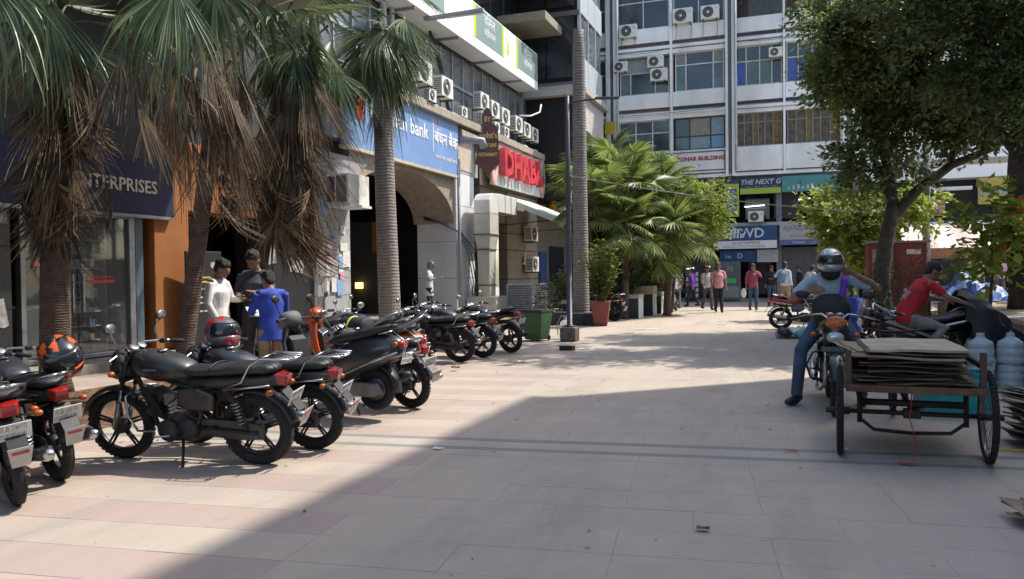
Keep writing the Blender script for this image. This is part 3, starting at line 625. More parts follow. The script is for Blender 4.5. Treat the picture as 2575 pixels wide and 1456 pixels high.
for fl, z in enumerate(base_z):
    for bi, (a, b) in enumerate(bays):
        sp = (1.15, .85, .85, 1.0, 1.0, 1.0)[fl]
        yo = .02 * ((bi + fl) % 2)
        p_ = O(MB().bx(a, b, FY + yo, FY + .16, z + (.03 if fl == 0 else .16), z + sp), 'spandrel', offw, bevel=.012)
        O(MB().bx(a, b, FY + .05, FY + .3, z + (.0 if fl == 0 else .02), z + (.028 if fl == 0 else .158)), 'spandrel_gap', rust if random.random() < .5 else frd)
        O(MB().bx(a - .05, b + .05, FY - .05, FY + .2, z - .2, z - .06), 'floor_ledge', offw, bevel=.01); O(MB().bx(a, b, FY + .1, FY + .5, z - .06, z + .02), 'ledge_gap', offg)
        w0, w1 = z + sp + .02, z + 2.7; reveal(a, b, w0, w1 + .08); O(MB().bx(a, b, FY + .02, FY + .35, w1, z + 2.9), 'lintel', offw)
        if fl == 0:
            if bi == 3: win(a + .05, b - .03, w0, w1, [.3, .72], [.42], frd, [tealg, M('sky_pane', (.16, .22, .26), .1), M('blue_pane', (.1, .25, .4), .15), tint, M('tan_pane', (.22, .2, .15), .3), M('sky_pane', (.16, .22, .26), .1)])
            elif bi >= 4: win(a + .05, b - .03, w0, w1, [.17, .36, .48, .62, .8], [.72], M('frame_grey', (.22, .22, .22), .6), [brownb, brownb, ochre, brownb, brownb, ochre] * 2)
            else: win(a + .05, b - .03, w0, w1, [.33, .66], [.6], frw, [tint, tealg])
        elif fl == 1:
            if bi == 2: win(a + .1, b - .05, w0, z + 1.95, [.22, .72], [], frw, [tealg, tint]); O(MB().bx(a, b, 39.0, 39.1, z + 2.0, w1), 'back_panel', offg)
            elif bi == 3: win(a + .1, b - .05, w0, w1, [.22, .78], [.68], frw, [tealg, tint, tealg, M('pale_pane', (.2, .19, .17), .3), tint, M('pale_pane', (.2, .19, .17), .3)])
            elif bi == 4: win(a + .03, b - .03, w0, w1, [.23, .52, .78], [.62], fry, [blueg, tealg, tealg, tint, tint, tint, tint, brownd])
            elif bi == 5: win(a + .03, b - .03, w0, w1, [.22, .48, .78], [.62], fry, [blueg, blueg, tealg, tint, tint, tint, tint, tint])
            else: win(a + .05, b - .03, w0, w1, [.5], [.6], frw, [tint, tealg])
        else:
            if bi in (2, 3): win(a + .03, b - .03, w0, w1, [.5], [.72], frw, [tint, tint]); 
            elif bi >= 4:
                O(MB().bx(a, b, 39.8, 39.85, w0, w1), 'loggia_wall', M('loggia', (.16, .17, .17), .7)); O(MB().bx(a + .1, a + .55, 39.74, 39.79, w0, w1 - .4), 'loggia_door', brownd)
            else: win(a + .05, b - .03, w0, w1, [.5], [.6], frw, [tint, tealg])
for a, b in ((-10.98, -10.82), (-5.65, -5.53), (-.54, -.44)): O(MB().bx(a, b, FY - .06, FY + .4, 5.86, 15.4), 'thin_column', offw, bevel=.01)
for a, b in ((-8.74, -8.55), (-8.38, -8.21), (-3.09, -2.97), (-2.8, -2.67), (1.96, 2.12), (2.35, 2.7)): O(MB().bx(a, b, FY - .1, FY + .4, 5.86, 15.4), 'column', offw, bevel=.01)
for a, b in ((-8.55, -8.38), (-2.97, -2.8), (2.12, 2.35)): O(MB().bx(a, b, FY + .06, FY + .3, 5.86, 15.4), 'expansion_joint', M('joint_grey', (.16, .17, .18), .8))
nb = O(MB().bx(-7.9, -3.12, FY - .012, FY + .01, 6.18, 6.22).bx(-3.16, -3.12, FY - .012, FY + .01, 6.22, 7.1).bx(-7.9, -3.16, FY - .012, FY + .01, 7.06, 7.1), 'name_board_border', frd)
mred = M('name_red', (.35, .02, .04), .6)
text('NANGARDHAR BUILDING', .27, mred, E_far, MX(-4.72, FY - .004, 6.76, 'y'), ext=.004, bold=.008, name='building_name'); text('96', .16, M('grey_print', (.25, .24, .25), .7), E_far, MX(-4.3, FY - .004, 6.44, 'y'), ext=.004, name='building_number')
# soffit and set back lower levels
O(MB().bx(-13.5, 2.75, FY + .02, 41, 5.86, 5.98), 'main_soffit', offg)
O(MB().bx(-13.5, 14, 41.0, 41.2, 0, 5.86), 'shop_back_wall', dark)
O(MB().bx(-13.5, 14, 38.3, 41, -.02, .12), 'shop_step', concrete, bevel=.01)
O(MB().bx(-13.5, 2.7, 38.45, 40.9, 3.5, 3.66), 'mezzanine_slab', offg)
for x in (-12, -8.4, -3.75, -.75, 2.5): O(MB().bx(x - .12, x + .12, 38.7, 39.0, .12, 5.86), 'shop_pillar', M('pillar_grey', (.16, .17, .18), .6))
for x in (-8.2, -6.7, -5.2, -2.3, -1.0, .6, 2.0): O(MB().bx(x, x + 1.1, 39.9, 39.96, 3.9, 5.2), 'upper_shop_window', random.choice((darkglass, M('shop_dim', (.05, .05, .055), .5))))
for x in (-6.8, -5.2, -3.6, -2.2): O(MB().bx(x, x + 1.1, 39.9, 39.96, .3, 2.2), 'lower_shop_window', random.choice((darkglass, M('shop_dim', (.05, .05, .055), .5), M('poster_dark', (.08, .06, .06), .6, var=.8, scale=6))))
O(MB().bx(-13.5, -8.7, 38.7, 38.8, .12, 5.8), 'side_shutter', M('shutter_dark', (.08, .08, .085), .6))
# shutter
shm = M('shutter_grey', (.12, .125, .13), .5, .3, var=.15)
sh_ = O(MB().bx(-.62, 2.4, 38.98, 39.0, .12, 2.5), 'roller_shutter', shm)
for i in range(28): MB().bx(-.6, 2.38, 38.93, 38.975, .13 + i * .08, .195 + i * .08).build('shutter_slat', shm, sh_)
# extension on the right behind the tree
E_ext = empty('shop_row', (0, 0, 0), 0, 'lower white banded shop row continuing right behind the tree', 'building')
def X_(mb, name, mat, **k): return mb.build(name, mat, E_ext, **k)
X_(MB().bx(2.9, 16, 40.0, 52, 6.3, 15), 'upper_wall', offw)  # top kept low as well, letting sun onto the far paving
for z in (9.2, 12.4):
    for x in (3.3, 5.6, 7.9, 10.2, 12.5): X_(MB().bx(x, x + 1.9, 39.93, 40.0, z - 1.3, z + .2), 'window', tint)
X_(MB().bx(2.9, 16, 39.6, 40.6, 5.4, 5.95), 'white_band', offw); X_(MB().bx(5.0, 7.2, 39.3, 39.58, 4.85, 5.0), 'light_strip', white)
X_(MB().bx(2.9, 16, 39.6, 40.6, 3.1, 3.5), 'lower_band', offw); X_(MB().bx(2.9, 16, 40.7, 40.9, 0, 5.4), 'dark_wall', M('plum_dark', (.035, .028, .03), .8))
X_(MB().bx(8.9, 12, 40.3, 40.5, .1, 3.0), 'rolling_shutter', shm)
for i in range(30): X_(MB().bx(8.92, 11.98, 40.24, 40.29, .15 + i * .095, .225 + i * .095), 'shutter_slat', shm)
ex = empty('hanging_cloth', (5.9, 40.3, 4.2), 0, 'pink cloth hanging in the dark gallery behind the tree', 'cloth')
MB().bx(-.45, .4, 0, .05, -.3, .45).build('cloth', M('pink_cloth', (.45, .15, .3), .8), ex, bevel=.05)
yb = empty('shop_banner', (8.2, 39.5, 4.75), 0, 'yellow shop banner with a grey stripe beyond the tree on the right', 'sign')
MB().bx(-.75, .75, 0, .05, -.55, .6).build('banner_board', M('banner_yellow', (.42, .34, .08), .7, var=.15), yb)
MB().bx(-.7, .7, -.006, 0, -.12, .12).build('grey_stripe', M('stripe_grey', (.3, .32, .4), .6, var=.3, scale=12), yb)
# signs
def board(name, x0, x1, z0, z1, mat, label, y=38.4, cat='sign'):
    e = empty(name, ((x0 + x1) / 2, y, (z0 + z1) / 2), 0, label, cat); w_, h_ = (x1 - x0) / 2, (z1 - z0) / 2
    MB().bx(-w_, w_, 0, .1, -h_, h_).build('sign_board', mat, e, bevel=.01); return e, w_, h_
nav2 = M('navy2', (.03, .035, .09), .5); lime2 = M('lime2', (.33, .44, .05), .5, var=.05); bl2 = M('wd_blue', (.012, .06, .17), .4)
e, w_, h_ = board('shop_sign', -2.45, -.66, 4.98, 5.72, nav2, 'navy sign with silver capitals over a lime strip')
MB().bx(-w_, w_, -.008, -.001, -h_, -h_ + .26).build('lime_strip', lime2, e); text('THE NEXT G', .31, M('silver', (.5, .5, .52), .4), e, MX(0, -.006, .16, 'y'), ext=.006, bold=.006, shear=.2)
for j in range(12): MB().bx(-.75 + j * .125, -.66 + j * .125, -.01, -.007, -.06, -.04).build('small_print', pr, e) if j % 3 else None
e, w_, h_ = board('shop_sign', -.62, 1.7, 5.0, 5.72, M('teal_board', (.06, .25, .24), .5, var=.08), 'teal sign right of the navy sign, half behind leaves')
text('ध', .3, M('teal_dark', (.01, .1, .09), .6), e, MX(-.4, -.004, .05, 'y'), ext=.003)
for j in range(9): MB().bx(-.9 + j * .2, -.8 + j * .2, -.006, -.001, -.25, -.12 + .05 * (j % 3)).build('pale_print', pr, e)
e, w_, h_ = board('vertical_sign', -3.16, -2.5, 3.95, 5.68, lime2, 'tall lime vertical sign with five blue pills left of the navy sign', y=38.34)
MB().bx(-w_, w_, -.008, -.001, h_ - .2, h_).build('header', nav2, e)
for j in range(5):
    MB().prism([(-.24, -.05), (-.18, -.08), (.18, -.08), (.24, -.05), (.24, .05), (.18, .08), (-.18, .08), (-.24, .05)], 'y', -.012, -.001).build('blue_pill', M('pill_blue', (.03, .08, .35), .5), e).location = (0, 0, .34 - j * .23)
    MB().bx(-.15, .15, -.016, -.012, .335 - j * .23, .35 - j * .23).build('pill_print', pr, e)
text('HP', .16, M('pill_blue', (.03, .08, .35), .5), e, MX(0, -.006, .56, 'y'), ext=.004) if False else None
MB().bx(-.2, .2, -.008, -.001, -.78, -.68).build('brown_print', brownd, e)
e, w_, h_ = board('shop_sign', -3.62, -.84, 2.46, 3.5, bl2, 'wide blue shop sign with large white letters above a white strip', y=38.2)
MB().bx(-w_, w_, -.01, -.001, -h_, -h_ + .36).build('white_strip', white, e)
text('WD', .62, M('wd_white', (.62, .66, .68), .4), e, MX(.3, -.006, .17, 'y'), ext=.006, bold=.008)
for j in range(4): MB().prism([(0, 0), (.1, 0), (.13, .4), (.03, .4)], 'y', -.012, -.001).build('logo_bar', M('wd_white', (.62, .66, .68), .4), e).location = (-.68 + j * .15, 0, -.03)
text('AA ENTERPRISES', .17, M('ink', (.06, .05, .06), .7), e, MX(.05, -.012, -.27, 'y'), ext=.002)
for z_ in (-.4, -.46): MB().bx(-1.0, .9, -.012, -.0101, z_, z_ + .02).build('small_print', M('print_grey', (.25, .25, .27), .7), e)
e, w_, h_ = board('shop_sign', -3.4, -1.75, 1.85, 2.4, bl2, 'lower dark blue sign with a white D under the wide blue sign', y=38.45)
text('D', .34, M('wd_white', (.62, .66, .68), .4), e, MX(.1, -.006, 0, 'y'), ext=.006); text('1st', .24, M('wd_white', (.62, .66, .68), .4), e, MX(-.45, -.006, -.02, 'y'), ext=.006)
e, w_, h_ = board('shop_sign', -1.72, -.8, 1.82, 2.4, M('board_pale', (.4, .41, .42), .6), 'small pale notice sign to the right of the white D', y=38.4)
for j in range(5): MB().bx(-.38, .3 + .03 * (j % 2), -.004, -.001, .18 - j * .09, .2 - j * .09).build('print_line', M('print_grey', (.25, .25, .27), .7), e)
e, w_, h_ = board('shop_sign', -.72, 2.6, 2.58, 3.6, M('board_pale2', (.38, .38, .40), .6, var=.05), 'long pale grey banner sign with a blue bottom strip', y=38.2)
text('AVAILABLE FOR', .33, M('print_slate', (.2, .22, .27), .7), e, MX(-.35, -.006, .25, 'y'), ext=.004, bold=.008)
for j in range(16): MB().bx(-1.4 + j * .18, -1.26 + j * .18, -.006, -.001, -.16, -.03).build('pink_print', M('print_pink', (.4, .26, .24), .7), e) if j % 5 else None
MB().bx(-w_, w_, -.008, -.001, -h_, -h_ + .24).build('blue_strip', M('strip_blue', (.1, .13, .3), .6), e); text('Contact', .16, M('wd_white', (.62, .66, .68), .4), e, MX(-.85, -.012, -.39, 'y'), ext=.003)
# stall booth, posters, tube lamps
tl = M('tube_light', (.8, .9, 1.0), .5, var=0, emit=2.2)
for x, y, z, w_, l in ((-1.85, 39.2, 4.45, .9, 'upper tube lamp glowing above the shop air conditioner'), (.35, 39.3, 4.7, .5, 'short tube lamp glowing under the teal sign'), (-4.9, 39.2, 1.55, .45, 'small glowing tube lamp low in the left dark shop'), (-3.95, 39.0, 1.62, .35, 'small glowing tube lamp beside the booth'), (-5.5, 39.2, 2.3, .25, 'tiny glowing tube lamp behind the palm fans')):
    e = empty('tube_lamp', (x, y, z), 0, l, 'lamp'); MB().tube([(-w_ / 2, 0, 0), (w_ / 2, 0, .05)], .022, 6).build('glowing_tube', tl, e); MB().bx(-w_ / 2, w_ / 2, -.03, .03, .07, .1).build('fitting', white2, e)
bo = empty('booth', (-2.9, 38.0, .12), 0, 'narrow grey booth with a green notice among the far shops', 'booth')
MB().bx(-.45, .45, 0, .5, 0, 1.75).build('booth_body', M('booth_grey', (.12, .13, .13), .6, var=.2), bo, bevel=.02)
MB().bx(-.22, .26, -.006, -.001, .75, .98).build('green_notice', M('notice_green', (.05, .5, .14), .6), bo); text('FS', .3, pr, bo, MX(0, -.006, 1.4, 'y'), ext=.003)
MB().bx(-.4, .4, -.006, -.001, .1, .6).build('lower_panel', M('booth_panel', (.25, .26, .26), .6, dirt=.3), bo)
cs = empty('display_case', (-4.6, 38.0, .12), 0, 'display case of small packets in front of the dark left shop', 'display case')
MB().bx(-.35, .35, 0, .4, 0, 1.4).build('case_body', M('case_dark', (.03, .03, .04), .5), cs)
for j in range(5):
    for i in range(4): MB().bx(-.3 + i * .15, -.19 + i * .15, -.02, -.001, .1 + j * .25, .28 + j * .25).build('packet', random.choice((paper, bann, M('box_blue', (.03, .1, .35), .5))), cs)
rs = empty('red_sign', (-5.0, 38.4, 2.45), 0, 'orange red shop sign half hidden by the hanging palm fans', 'sign')
MB().bx(-.6, 1.0, 0, .1, -.2, .2).build('sign_board', M('orange_red', (.5, .09, .03), .5), rs)
pn = empty('hanging_poster', (2.2, 38.6, 1.5), 0, 'black and white poster strip hung beside the shutter', 'poster')
for j in range(6): MB().bx(-.3, .3, 0, .02, .75 - j * .25 - .2, .75 - j * .25 - .02).build('poster_sheet', (pr, dark)[j % 2], pn)
tag(MB().bx(-8.7, -8.2, 37.9, 38.0, 8.1, 8.7).build('yellow_notice', M('yellow_panel', (.55, .4, .03), .6), None), 'yellow notice panel at the gap between tower and office block', 'sign')
# air conditioners on the office block
facS = -math.pi / 2
for x, z, s, l in ((-7.6, 12.2 + .55, 1.0, 'air conditioner with dark fan at the upper left window of the office block'), (-5.0, 12.2 + .95, 1.1, 'left one of the two air conditioners under the top windows'), (-3.75, 12.2 + 1.0, 1.0, 'right one of the two air conditioners under the top windows'),
    (-8.0, 9.15 + 2.0, .8, 'narrow air conditioner in the left corner of the middle office window'), (-6.3, 9.15 + 2.05, .9, 'air conditioner high in the middle left office window'), (-6.15, 9.15 + 1.4, .95, 'white air conditioner with a black fan low in the middle left office window'),
    (-.85, 9.15 + 2.0, .7, 'window air conditioner in the cream framed window'), (-.95, 14.1, .8, 'air conditioner in the top right loggia'), (-4.15, 2.78, 1.05, 'large air conditioner between the hanging palm fans and the blue sign'), (-1.75, 3.67, .8, 'air conditioner standing on the slab above the wide blue sign')):
    place_ac(x, 38.38 if z > 9 else 38.3, z, facS, l, s)
for x in (-7.95, -7.3, -5.35, -4.65, -4.1, -3.45): O(MB().tube([(x, 38.42, 12.5 - .1), (x + .05, 38.45, 13.1)], .012, 5), 'bracket_rod', frd)
# neighbouring block out of frame on the right: it throws the big shadow over the foreground
E_r = empty('right_block', (0, 0, 0), 0, 'tall plain office block at the right whose shadow covers the foreground', 'building')
MB().bx(7.0, 22, -22, 17.4, -.02, 18.0).build('wall', offw, E_r)
for z in (1.2, 4.4, 7.6, 10.8, 14.0):
    for k in range(12): MB().bx(6.94, 7.0, -20.4 + k * 3.1, -18.2 + k * 3.1, z, z + 1.8).build('window', tint, E_r)
MB().bx(6.8, 22.2, -22.2, 17.5, 18.0, 18.05).build('parapet', offg, E_r)
# ================================================================ palms
palmG = leafmat('palm_green', (.04, .075, .025), (.19, .24, .12), .25, .36, 1.6)
palmY = leafmat('palm_fresh', (.09, .135, .025), (.29, .34, .10), .45, .4, 1.6)
palmD = leafmat('palm_dead', (.05, .033, .02), (.24, .165, .1), .15, .75, 3)
stemG = M('petiole', (.13, .13, .04), .5, var=.2)
def trunkmat(name, col, ring=26., ctr=.5, dark=(.1, .085, .07)):
    m = D.materials.new(name); m.use_nodes = True; t = m.node_tree; L = t.links.new; b = t.nodes['Principled BSDF']
    tc = t.nodes.new('ShaderNodeTexCoord'); wv = t.nodes.new('ShaderNodeTexWave'); wv.bands_direction = 'Z'; wv.inputs['Scale'].default_value = ring / 6.28; wv.inputs['Distortion'].default_value = 1.2 if ctr < .7 else 5; wv.inputs['Detail'].default_value = 3; wv.inputs['Detail Scale'].default_value = 1.5
    L(tc.outputs['Object'], wv.inputs['Vector'])
    n = t.nodes.new('ShaderNodeTexNoise'); n.inputs['Scale'].default_value = 9; n.inputs['Detail'].default_value = 8; L(tc.outputs['Object'], n.inputs['Vector'])
    mx = t.nodes.new('ShaderNodeMix'); mx.data_type = 'FLOAT'; mx.inputs[0].default_value = ctr; L(wv.outputs['Fac'], mx.inputs[2]); L(n.outputs['Fac'], mx.inputs[3])
    r = t.nodes.new('ShaderNodeValToRGB'); r.color_ramp.elements[0].position = .25; r.color_ramp.elements[1].position = .7
    r.color_ramp.elements[0].color = (*dark, 1); r.color_ramp.elements[1].color = (*col, 1); L(mx.outputs[0], r.inputs[0]); L(r.outputs[0], b.inputs['Base Color']); b.inputs['Roughness'].default_value = .9
    bp = t.nodes.new('ShaderNodeBump'); bp.inputs['Strength'].default_value = .8; bp.inputs['Distance'].default_value = .03; L(mx.outputs[0], bp.inputs['Height']); L(bp.outputs[0], b.inputs['Normal']); return m
trG = trunkmat('trunk_grey', (.27, .24, .22), 26., .68, dark=(.13, .11, .095)); trB = trunkmat('trunk_brown', (.15, .1, .075), 60, .8, dark=(.05, .032, .025)); bark = trunkmat('bark_dark', (.09, .07, .055), 8, .92, dark=(.025, .02, .017))
def fan_mesh(name, Rr, nseg, spread, droop, mat, free=.5, seed=1, wid=1., ragged=0., pet=1.0, sag=.35, grav=(0, 0, -1), wild=0.):
    """blade of a fan palm: origin at the petiole base, petiole along +X, gravity is local -Z"""
    rn = random.Random(seed); mb = MB(); vs = []
    pp = [(t * pet, 0, .12 * math.sin(t * 2) - sag * t * t * pet * .4) for t in [i / 6 for i in range(7)]]
    mb.tube(pp, [.03, .024, .02, .018, .016, .015, .013], 5, flat=.6)
    hub = Vector(pp[-1]); dirx = (Vector(pp[-1]) - Vector(pp[-2])).normalized()
    side = Vector((0, 1, 0)); up = dirx.cross(side) * -1
    up = side.cross(dirx); 
    for i in range(nseg):
        a = R(spread) * (i / (nseg - 1) - .5) * 2 if nseg > 1 else 0
        a += rn.uniform(-.02, .02)
        L_ = Rr * (1 - .22 * abs(a / R(spread)) ** 2) * rn.uniform(.88, 1.05) * (1 - ragged * rn.random())
        d = dirx * math.cos(a) + side * math.sin(a)
        ds = -dirx * math.sin(a) + side * math.cos(a)
        wmax = 2 * math.sin(R(spread) / nseg) * Rr * free * .56 * wid
        steps = 10; sg = 1 + wild * rn.uniform(-.5, .7); wmax *= 1 + wild * rn.uniform(-.45, .1); P0 = hub; cur = Vector(d); pos = hub.copy(); base = len(mb.v); tw = rn.uniform(-.5, .5) * (1 + 2.2 * wild); lat = side * rn.uniform(-.25, .25) * wild
        ring = []
        for k in range(steps + 1):
            t = k / steps
            wdt = wmax * (t / free if t < free else (1 - (t - free) / (1 - free)) ** .8) ; wdt = max(wdt, .003)
            tt = max(0, t - free * .9) / (1 - free * .9)
            s_ = ds.copy()
            if tt > 0: s_ = (ds + up * tw * tt).normalized()
            nrm = up
            ring.append((pos - s_ * wdt + nrm * 0.0, pos + nrm * (wdt * .65), pos + s_ * wdt))
            step = L_ / steps
            g = droop * sg * (.15 + 1.6 * tt ** 1.1) * rn.uniform(.8, 1.2)
            cur = (cur + Vector(grav) * g * .22 + lat * tt * .35).normalized(); pos = pos + cur * step
        q = [p for r_ in ring for p in r_]; F = []
        for k in range(steps):
            o = k * 3; F += [(o, o + 1, o + 4, o + 3), (o + 1, o + 2, o + 5, o + 4)]
        mb.add(q, F)
    me = D.meshes.new(name); me.from_pydata(mb.v, [], mb.f); me.materials.append(mat); return me
FG = [fan_mesh('fan', .95, 34, 140, .55 + .25 * k, palmG, seed=k, pet=.9 + .2 * k) for k in range(4)]
FY_ = [fan_mesh('fan', .85, 30, 145, .5 + .3 * k, palmY, seed=10 + k, pet=.8 + .15 * k) for k in range(4)]
FYH = [fan_mesh('fan', 1.0, 32, 75 + 9 * k, 1.4, palmY, free=.5, seed=160 + k, pet=.4, sag=.1, grav=(.9, 0, -.4), wid=1.1) for k in range(3)]
FD = [fan_mesh('fan', .9, 20, 60 + 15 * k, 1.6 + .5 * k, palmD, free=.35, seed=20 + k, ragged=.45, wid=.8, pet=.7, sag=.5) for k in range(3)]
FH = [fan_mesh('fan', 1.25, 40, 58 + 9 * k, 1.9, palmG, free=(.36, .3, .42, .33)[k], seed=60 + k, pet=.35, sag=.0, grav=(.95, 0, -.3), wid=1.0, ragged=.35, wild=1.) for k in range(4)]
FDH = [fan_mesh('fan', 1.1, 22, 16 + 6 * k, 1.6, palmD, free=.3, seed=80 + k, ragged=.5, wid=.8, pet=.25, sag=.0, grav=(.98, 0, -.2), wild=.8) for k in range(3)]
FBIG = [fan_mesh('fan', 1.25, 30, 105 + 20 * k, .8 + .3 * k, palmG, free=.58, seed=40 + k, pet=1.0, sag=.3) for k in range(3)]
def orient(az, el, roll=0.):
    return (Matrix.Rotation(az, 4, 'Z') @ Matrix.Rotation(-el, 4, 'Y') @ Matrix.Rotation(roll, 4, 'X'))
def palm(name, base, top, r0, r1, label, tmat, green, ngreen=16, ndead=8, s=1., seed=1, els=(-50, 65), group='fan palms along the shopfronts', dead_len=1., curve=.0, gfans=None, dz=0):
    rn = random.Random(seed); e = empty(name, base, 0, label, 'palm tree', group); b = Vector(base); tp = Vector(top) - b
    pts = []; rs = []
    N = 26
    for i in range(N + 1):
        t = i / N; p = tp * t + Vector((tp.x, tp.y, 0)) * (curve * math.sin(math.pi * t)); pts.append(p); rs.append((r0 + (r1 - r0) * t) * (1 + .012 * (i % 2)) * (1.25 if i == 0 else 1))
    mb = MB(); mb.tube(pts, rs, 14, side=(1, 0, 0)); mb.build('trunk', tmat, e, smooth=True)
    def add(me, nm, az, el, roll, sc, z):
        m = Matrix.Translation(tp + Vector((0, 0, z))) @ orient(az, el, roll) @ Matrix.Diagonal((sc, sc, sc, 1))
        inst(me, nm, e, m)
    for i in range(ngreen):
        t = (i + .5) / ngreen; el = R(els[0] + (els[1] - els[0]) * t + rn.uniform(-10, 10)); az = i * 2.399 + rn.uniform(-.3, .3)
        add(rn.choice(green), 'frond', az, el, rn.uniform(-.5, .5), s * rn.uniform(.85, 1.1), -.3 * (1 - t) * s)
    for i in range(ndead):
        az = i * 2.399 + rn.uniform(-.3, .3)
        add(rn.choice(FDH + FD[:1]), 'dead_frond', az, R(rn.uniform(-86, -66) if i % 5 else rn.uniform(-60, -40)), rn.uniform(-.6, .6), s * dead_len * rn.uniform(.8, 1.2), .15 - rn.random() * 1.7 * s + dz)
    return e
# two near palms with brown skirts
p1 = palm('fan_palm', (-8.8, 7.46, 0), (-8.5, 7.35, 4.6), .18, .15, 'nearest fan palm at the far left with straight brown trunk and drooping skirt', trB, FG + FH, 8, 75, 1.05, 3, (-20, 60), 'large fan palms beside the parked motorbikes', 1.1)
p2 = palm('fan_palm', (-7.0, 7.63, 0), (-6.45, 7.9, 4.45), .105, .095, 'leaning fan palm with long dead brown skirt above the three men', trB, FG, 9, 42, 1.0, 5, (20, 75), 'large fan palms beside the parked motorbikes', .85)
def bigfan(par, at, az, el, roll, sc, k=0):     # individually placed large green fans; at is a world point where the petiole starts
    inst(FBIG[k % 3], 'frond', par, Matrix.Translation(Vector(at) - par.location) @ orient(az, el, roll) @ Matrix.Diagonal((sc, sc, sc, 1)))
def hangfan(par, hub, az, el, roll, sc, k=0, me=None):     # fan blade hanging from a point of the crown; hub is the world point where blade and petiole meet
    m = orient(az, el, roll) @ Matrix.Diagonal((sc, sc, sc, 1)); off = m @ Vector((.35, 0, .08)); tp = None
    inst((me or FH)[k % 3], 'frond', par, Matrix.Translation(Vector(hub) - par.location - off) @ m)
for hub, az, el, ro_, sc, k in (((-5.2, 5.7, 4.0), -60, -62, -20, 1.1, 0), ((-5.45, 5.75, 4.0), -75, -74, 15, 1.0, 1), ((-5.25, 6.3, 4.2), -55, -72, 10, .9, 2), ((-5.6, 7.5, 4.5), -60, -80, 20, .8, 0)): hangfan(p2, hub, R(az), R(el), R(ro_), sc, k)
for i_, (hx, hy, hz) in enumerate(((-5.8, 5.8, 3.55), (-5.51, 5.8, 3.6), (-5.57, 6.15, 3.45), (-5.58, 6.55, 3.5), (-5.33, 6.49, 3.7), (-5.73, 5.58, 3.3), (-5.29, 6.0, 3.75), (-5.9, 6.2, 3.3), (-5.9, 6.7, 3.5), (-6.2, 6.4, 3.4))):
    for q_ in range(3): hangfan(p2, (hx + .1 * q_, hy + .15 * q_, hz - .3 * q_), R(-60 + 70 * q_), R(-84 + 4 * q_), R(40 * i_), .95, i_ + q_, FDH)
for hub, az, el, ro_, sc, k in (((-5.9, 4.5, 3.75), -50, -55, 20, 1.15, 1), ((-6.3, 4.7, 3.95), -75, -68, -10, 1.25, 2), ((-6.9, 5.9, 4.1), -60, -72, 10, 1.25, 0), ((-7.9, 6.4, 4.6), -60, -66, -20, .9, 1),): hangfan(p1, hub, R(az), R(el), R(ro_), sc, k)
p3 = palm('fan_palm', (-9.2, 17.0, 0), (-9.35, 17.0, 7.3), .27, .2, 'tall ringed grey fan palm standing before the bank sign', trG, FH, 26, 10, 1.12, 8, (-78, -5), curve=.1)
for i_ in range(12): hangfan(p3, (-9.3 + .25 * math.cos(i_ * 2.4), 16.8 + .25 * math.sin(i_ * 2.4), 7.35 - .09 * i_), i_ * 2.4, R(-58 - 2 * (i_ % 5)), R(30 * (i_ % 3 - 1)), 1.5 + .08 * (i_ % 4), i_)
for hub, az, el, ro_, sc, k in (((-8.75, 16.0, 6.9), -45, -52, 10, 1.5, 0), ((-9.2, 16.1, 6.5), -75, -70, 0, 1.4, 1), ((-8.5, 16.6, 7.3), -20, -45, 0, 1.3, 2), ((-8.2, 16.0, 7.9), -10, -30, 0, 1.2, 0)): hangfan(p3, hub, R(az), R(el), R(ro_), sc, k)
p3b = palm('fan_palm', (-8.6, 10.9, 0), (-8.05, 11.5, 5.6), .14, .12, 'slender fan palm hung with dead fronds close to the granite wall', trB, FH, 14, 100, 1.05, 9, (-78, -40), dead_len=1.45, dz=-.7)
for i_ in range(9): hangfan(p3b, (-8.1 + .35 * math.cos(i_ * 2.4), 11.9 + .5 * math.sin(i_ * 2.4) + .05 * i_, 6.0 - .12 * i_), R(-60 + 45 * (i_ % 5 - 2)), R(-66 - 3 * (i_ % 4)), R(25 * (i_ % 3 - 1)), 1.15, i_)
# dead topped trunk behind the lamp post
dt = empty('palm_stump', (-5.65, 21.48, 0), 0, 'tall bare palm trunk without crown behind the street lamp', 'palm trunk')
pts = [(0.0 - .0 * t, 0, t * 8.15) for t in [i / 30 for i in range(31)]]
MB().tube(pts, [(.27 if i == 0 else (.235 - .07 * (i / 30)) * (1 + .008 * (i % 2)) * (1 if i < 29 else .85)) for i in range(31)], 14, side=(1, 0, 0)).build('trunk', trG, dt, smooth=True)
MB().bx(-.75, .6, -.6, .6, 0, .33).build('planter_base', M('dark_stone', (.05, .047, .045), .8, var=.3), dt, bevel=.02)
# cluster of fan palms beyond
for i, (x, y, z, s, sd, lab) in enumerate(((-6.0, 24, 3.6, 1.0, 11, 'short fan palm right behind the bare trunk'), (-5.1, 25.6, 4.3, 1.1, 12, 'bright bushy fan palm in the middle of the clump'), (-4.6, 27.6, 4.25, 1.1, 13, 'tallest fan palm of the clump facing the office block'),
    (-4.9, 24.2, 2.9, .9, 14, 'low fan palm with hanging fans above the red pot'), (-3.9, 26.2, 2.9, 1.05, 15, 'rightmost fan palm whose fans hang over the planters'), (-6.5, 28.5, 5.0, 1.1, 16, 'far fan palm against the corner tower'))):
    palm('fan_palm', (x - .1, y, 0), (x, y, z), .13, .1, lab, trB, (FY_ + FYH) if i != 5 else FG, 36, 3, s * .92, sd, (-80, 75), 'clump of fan palms beyond the street lamp')
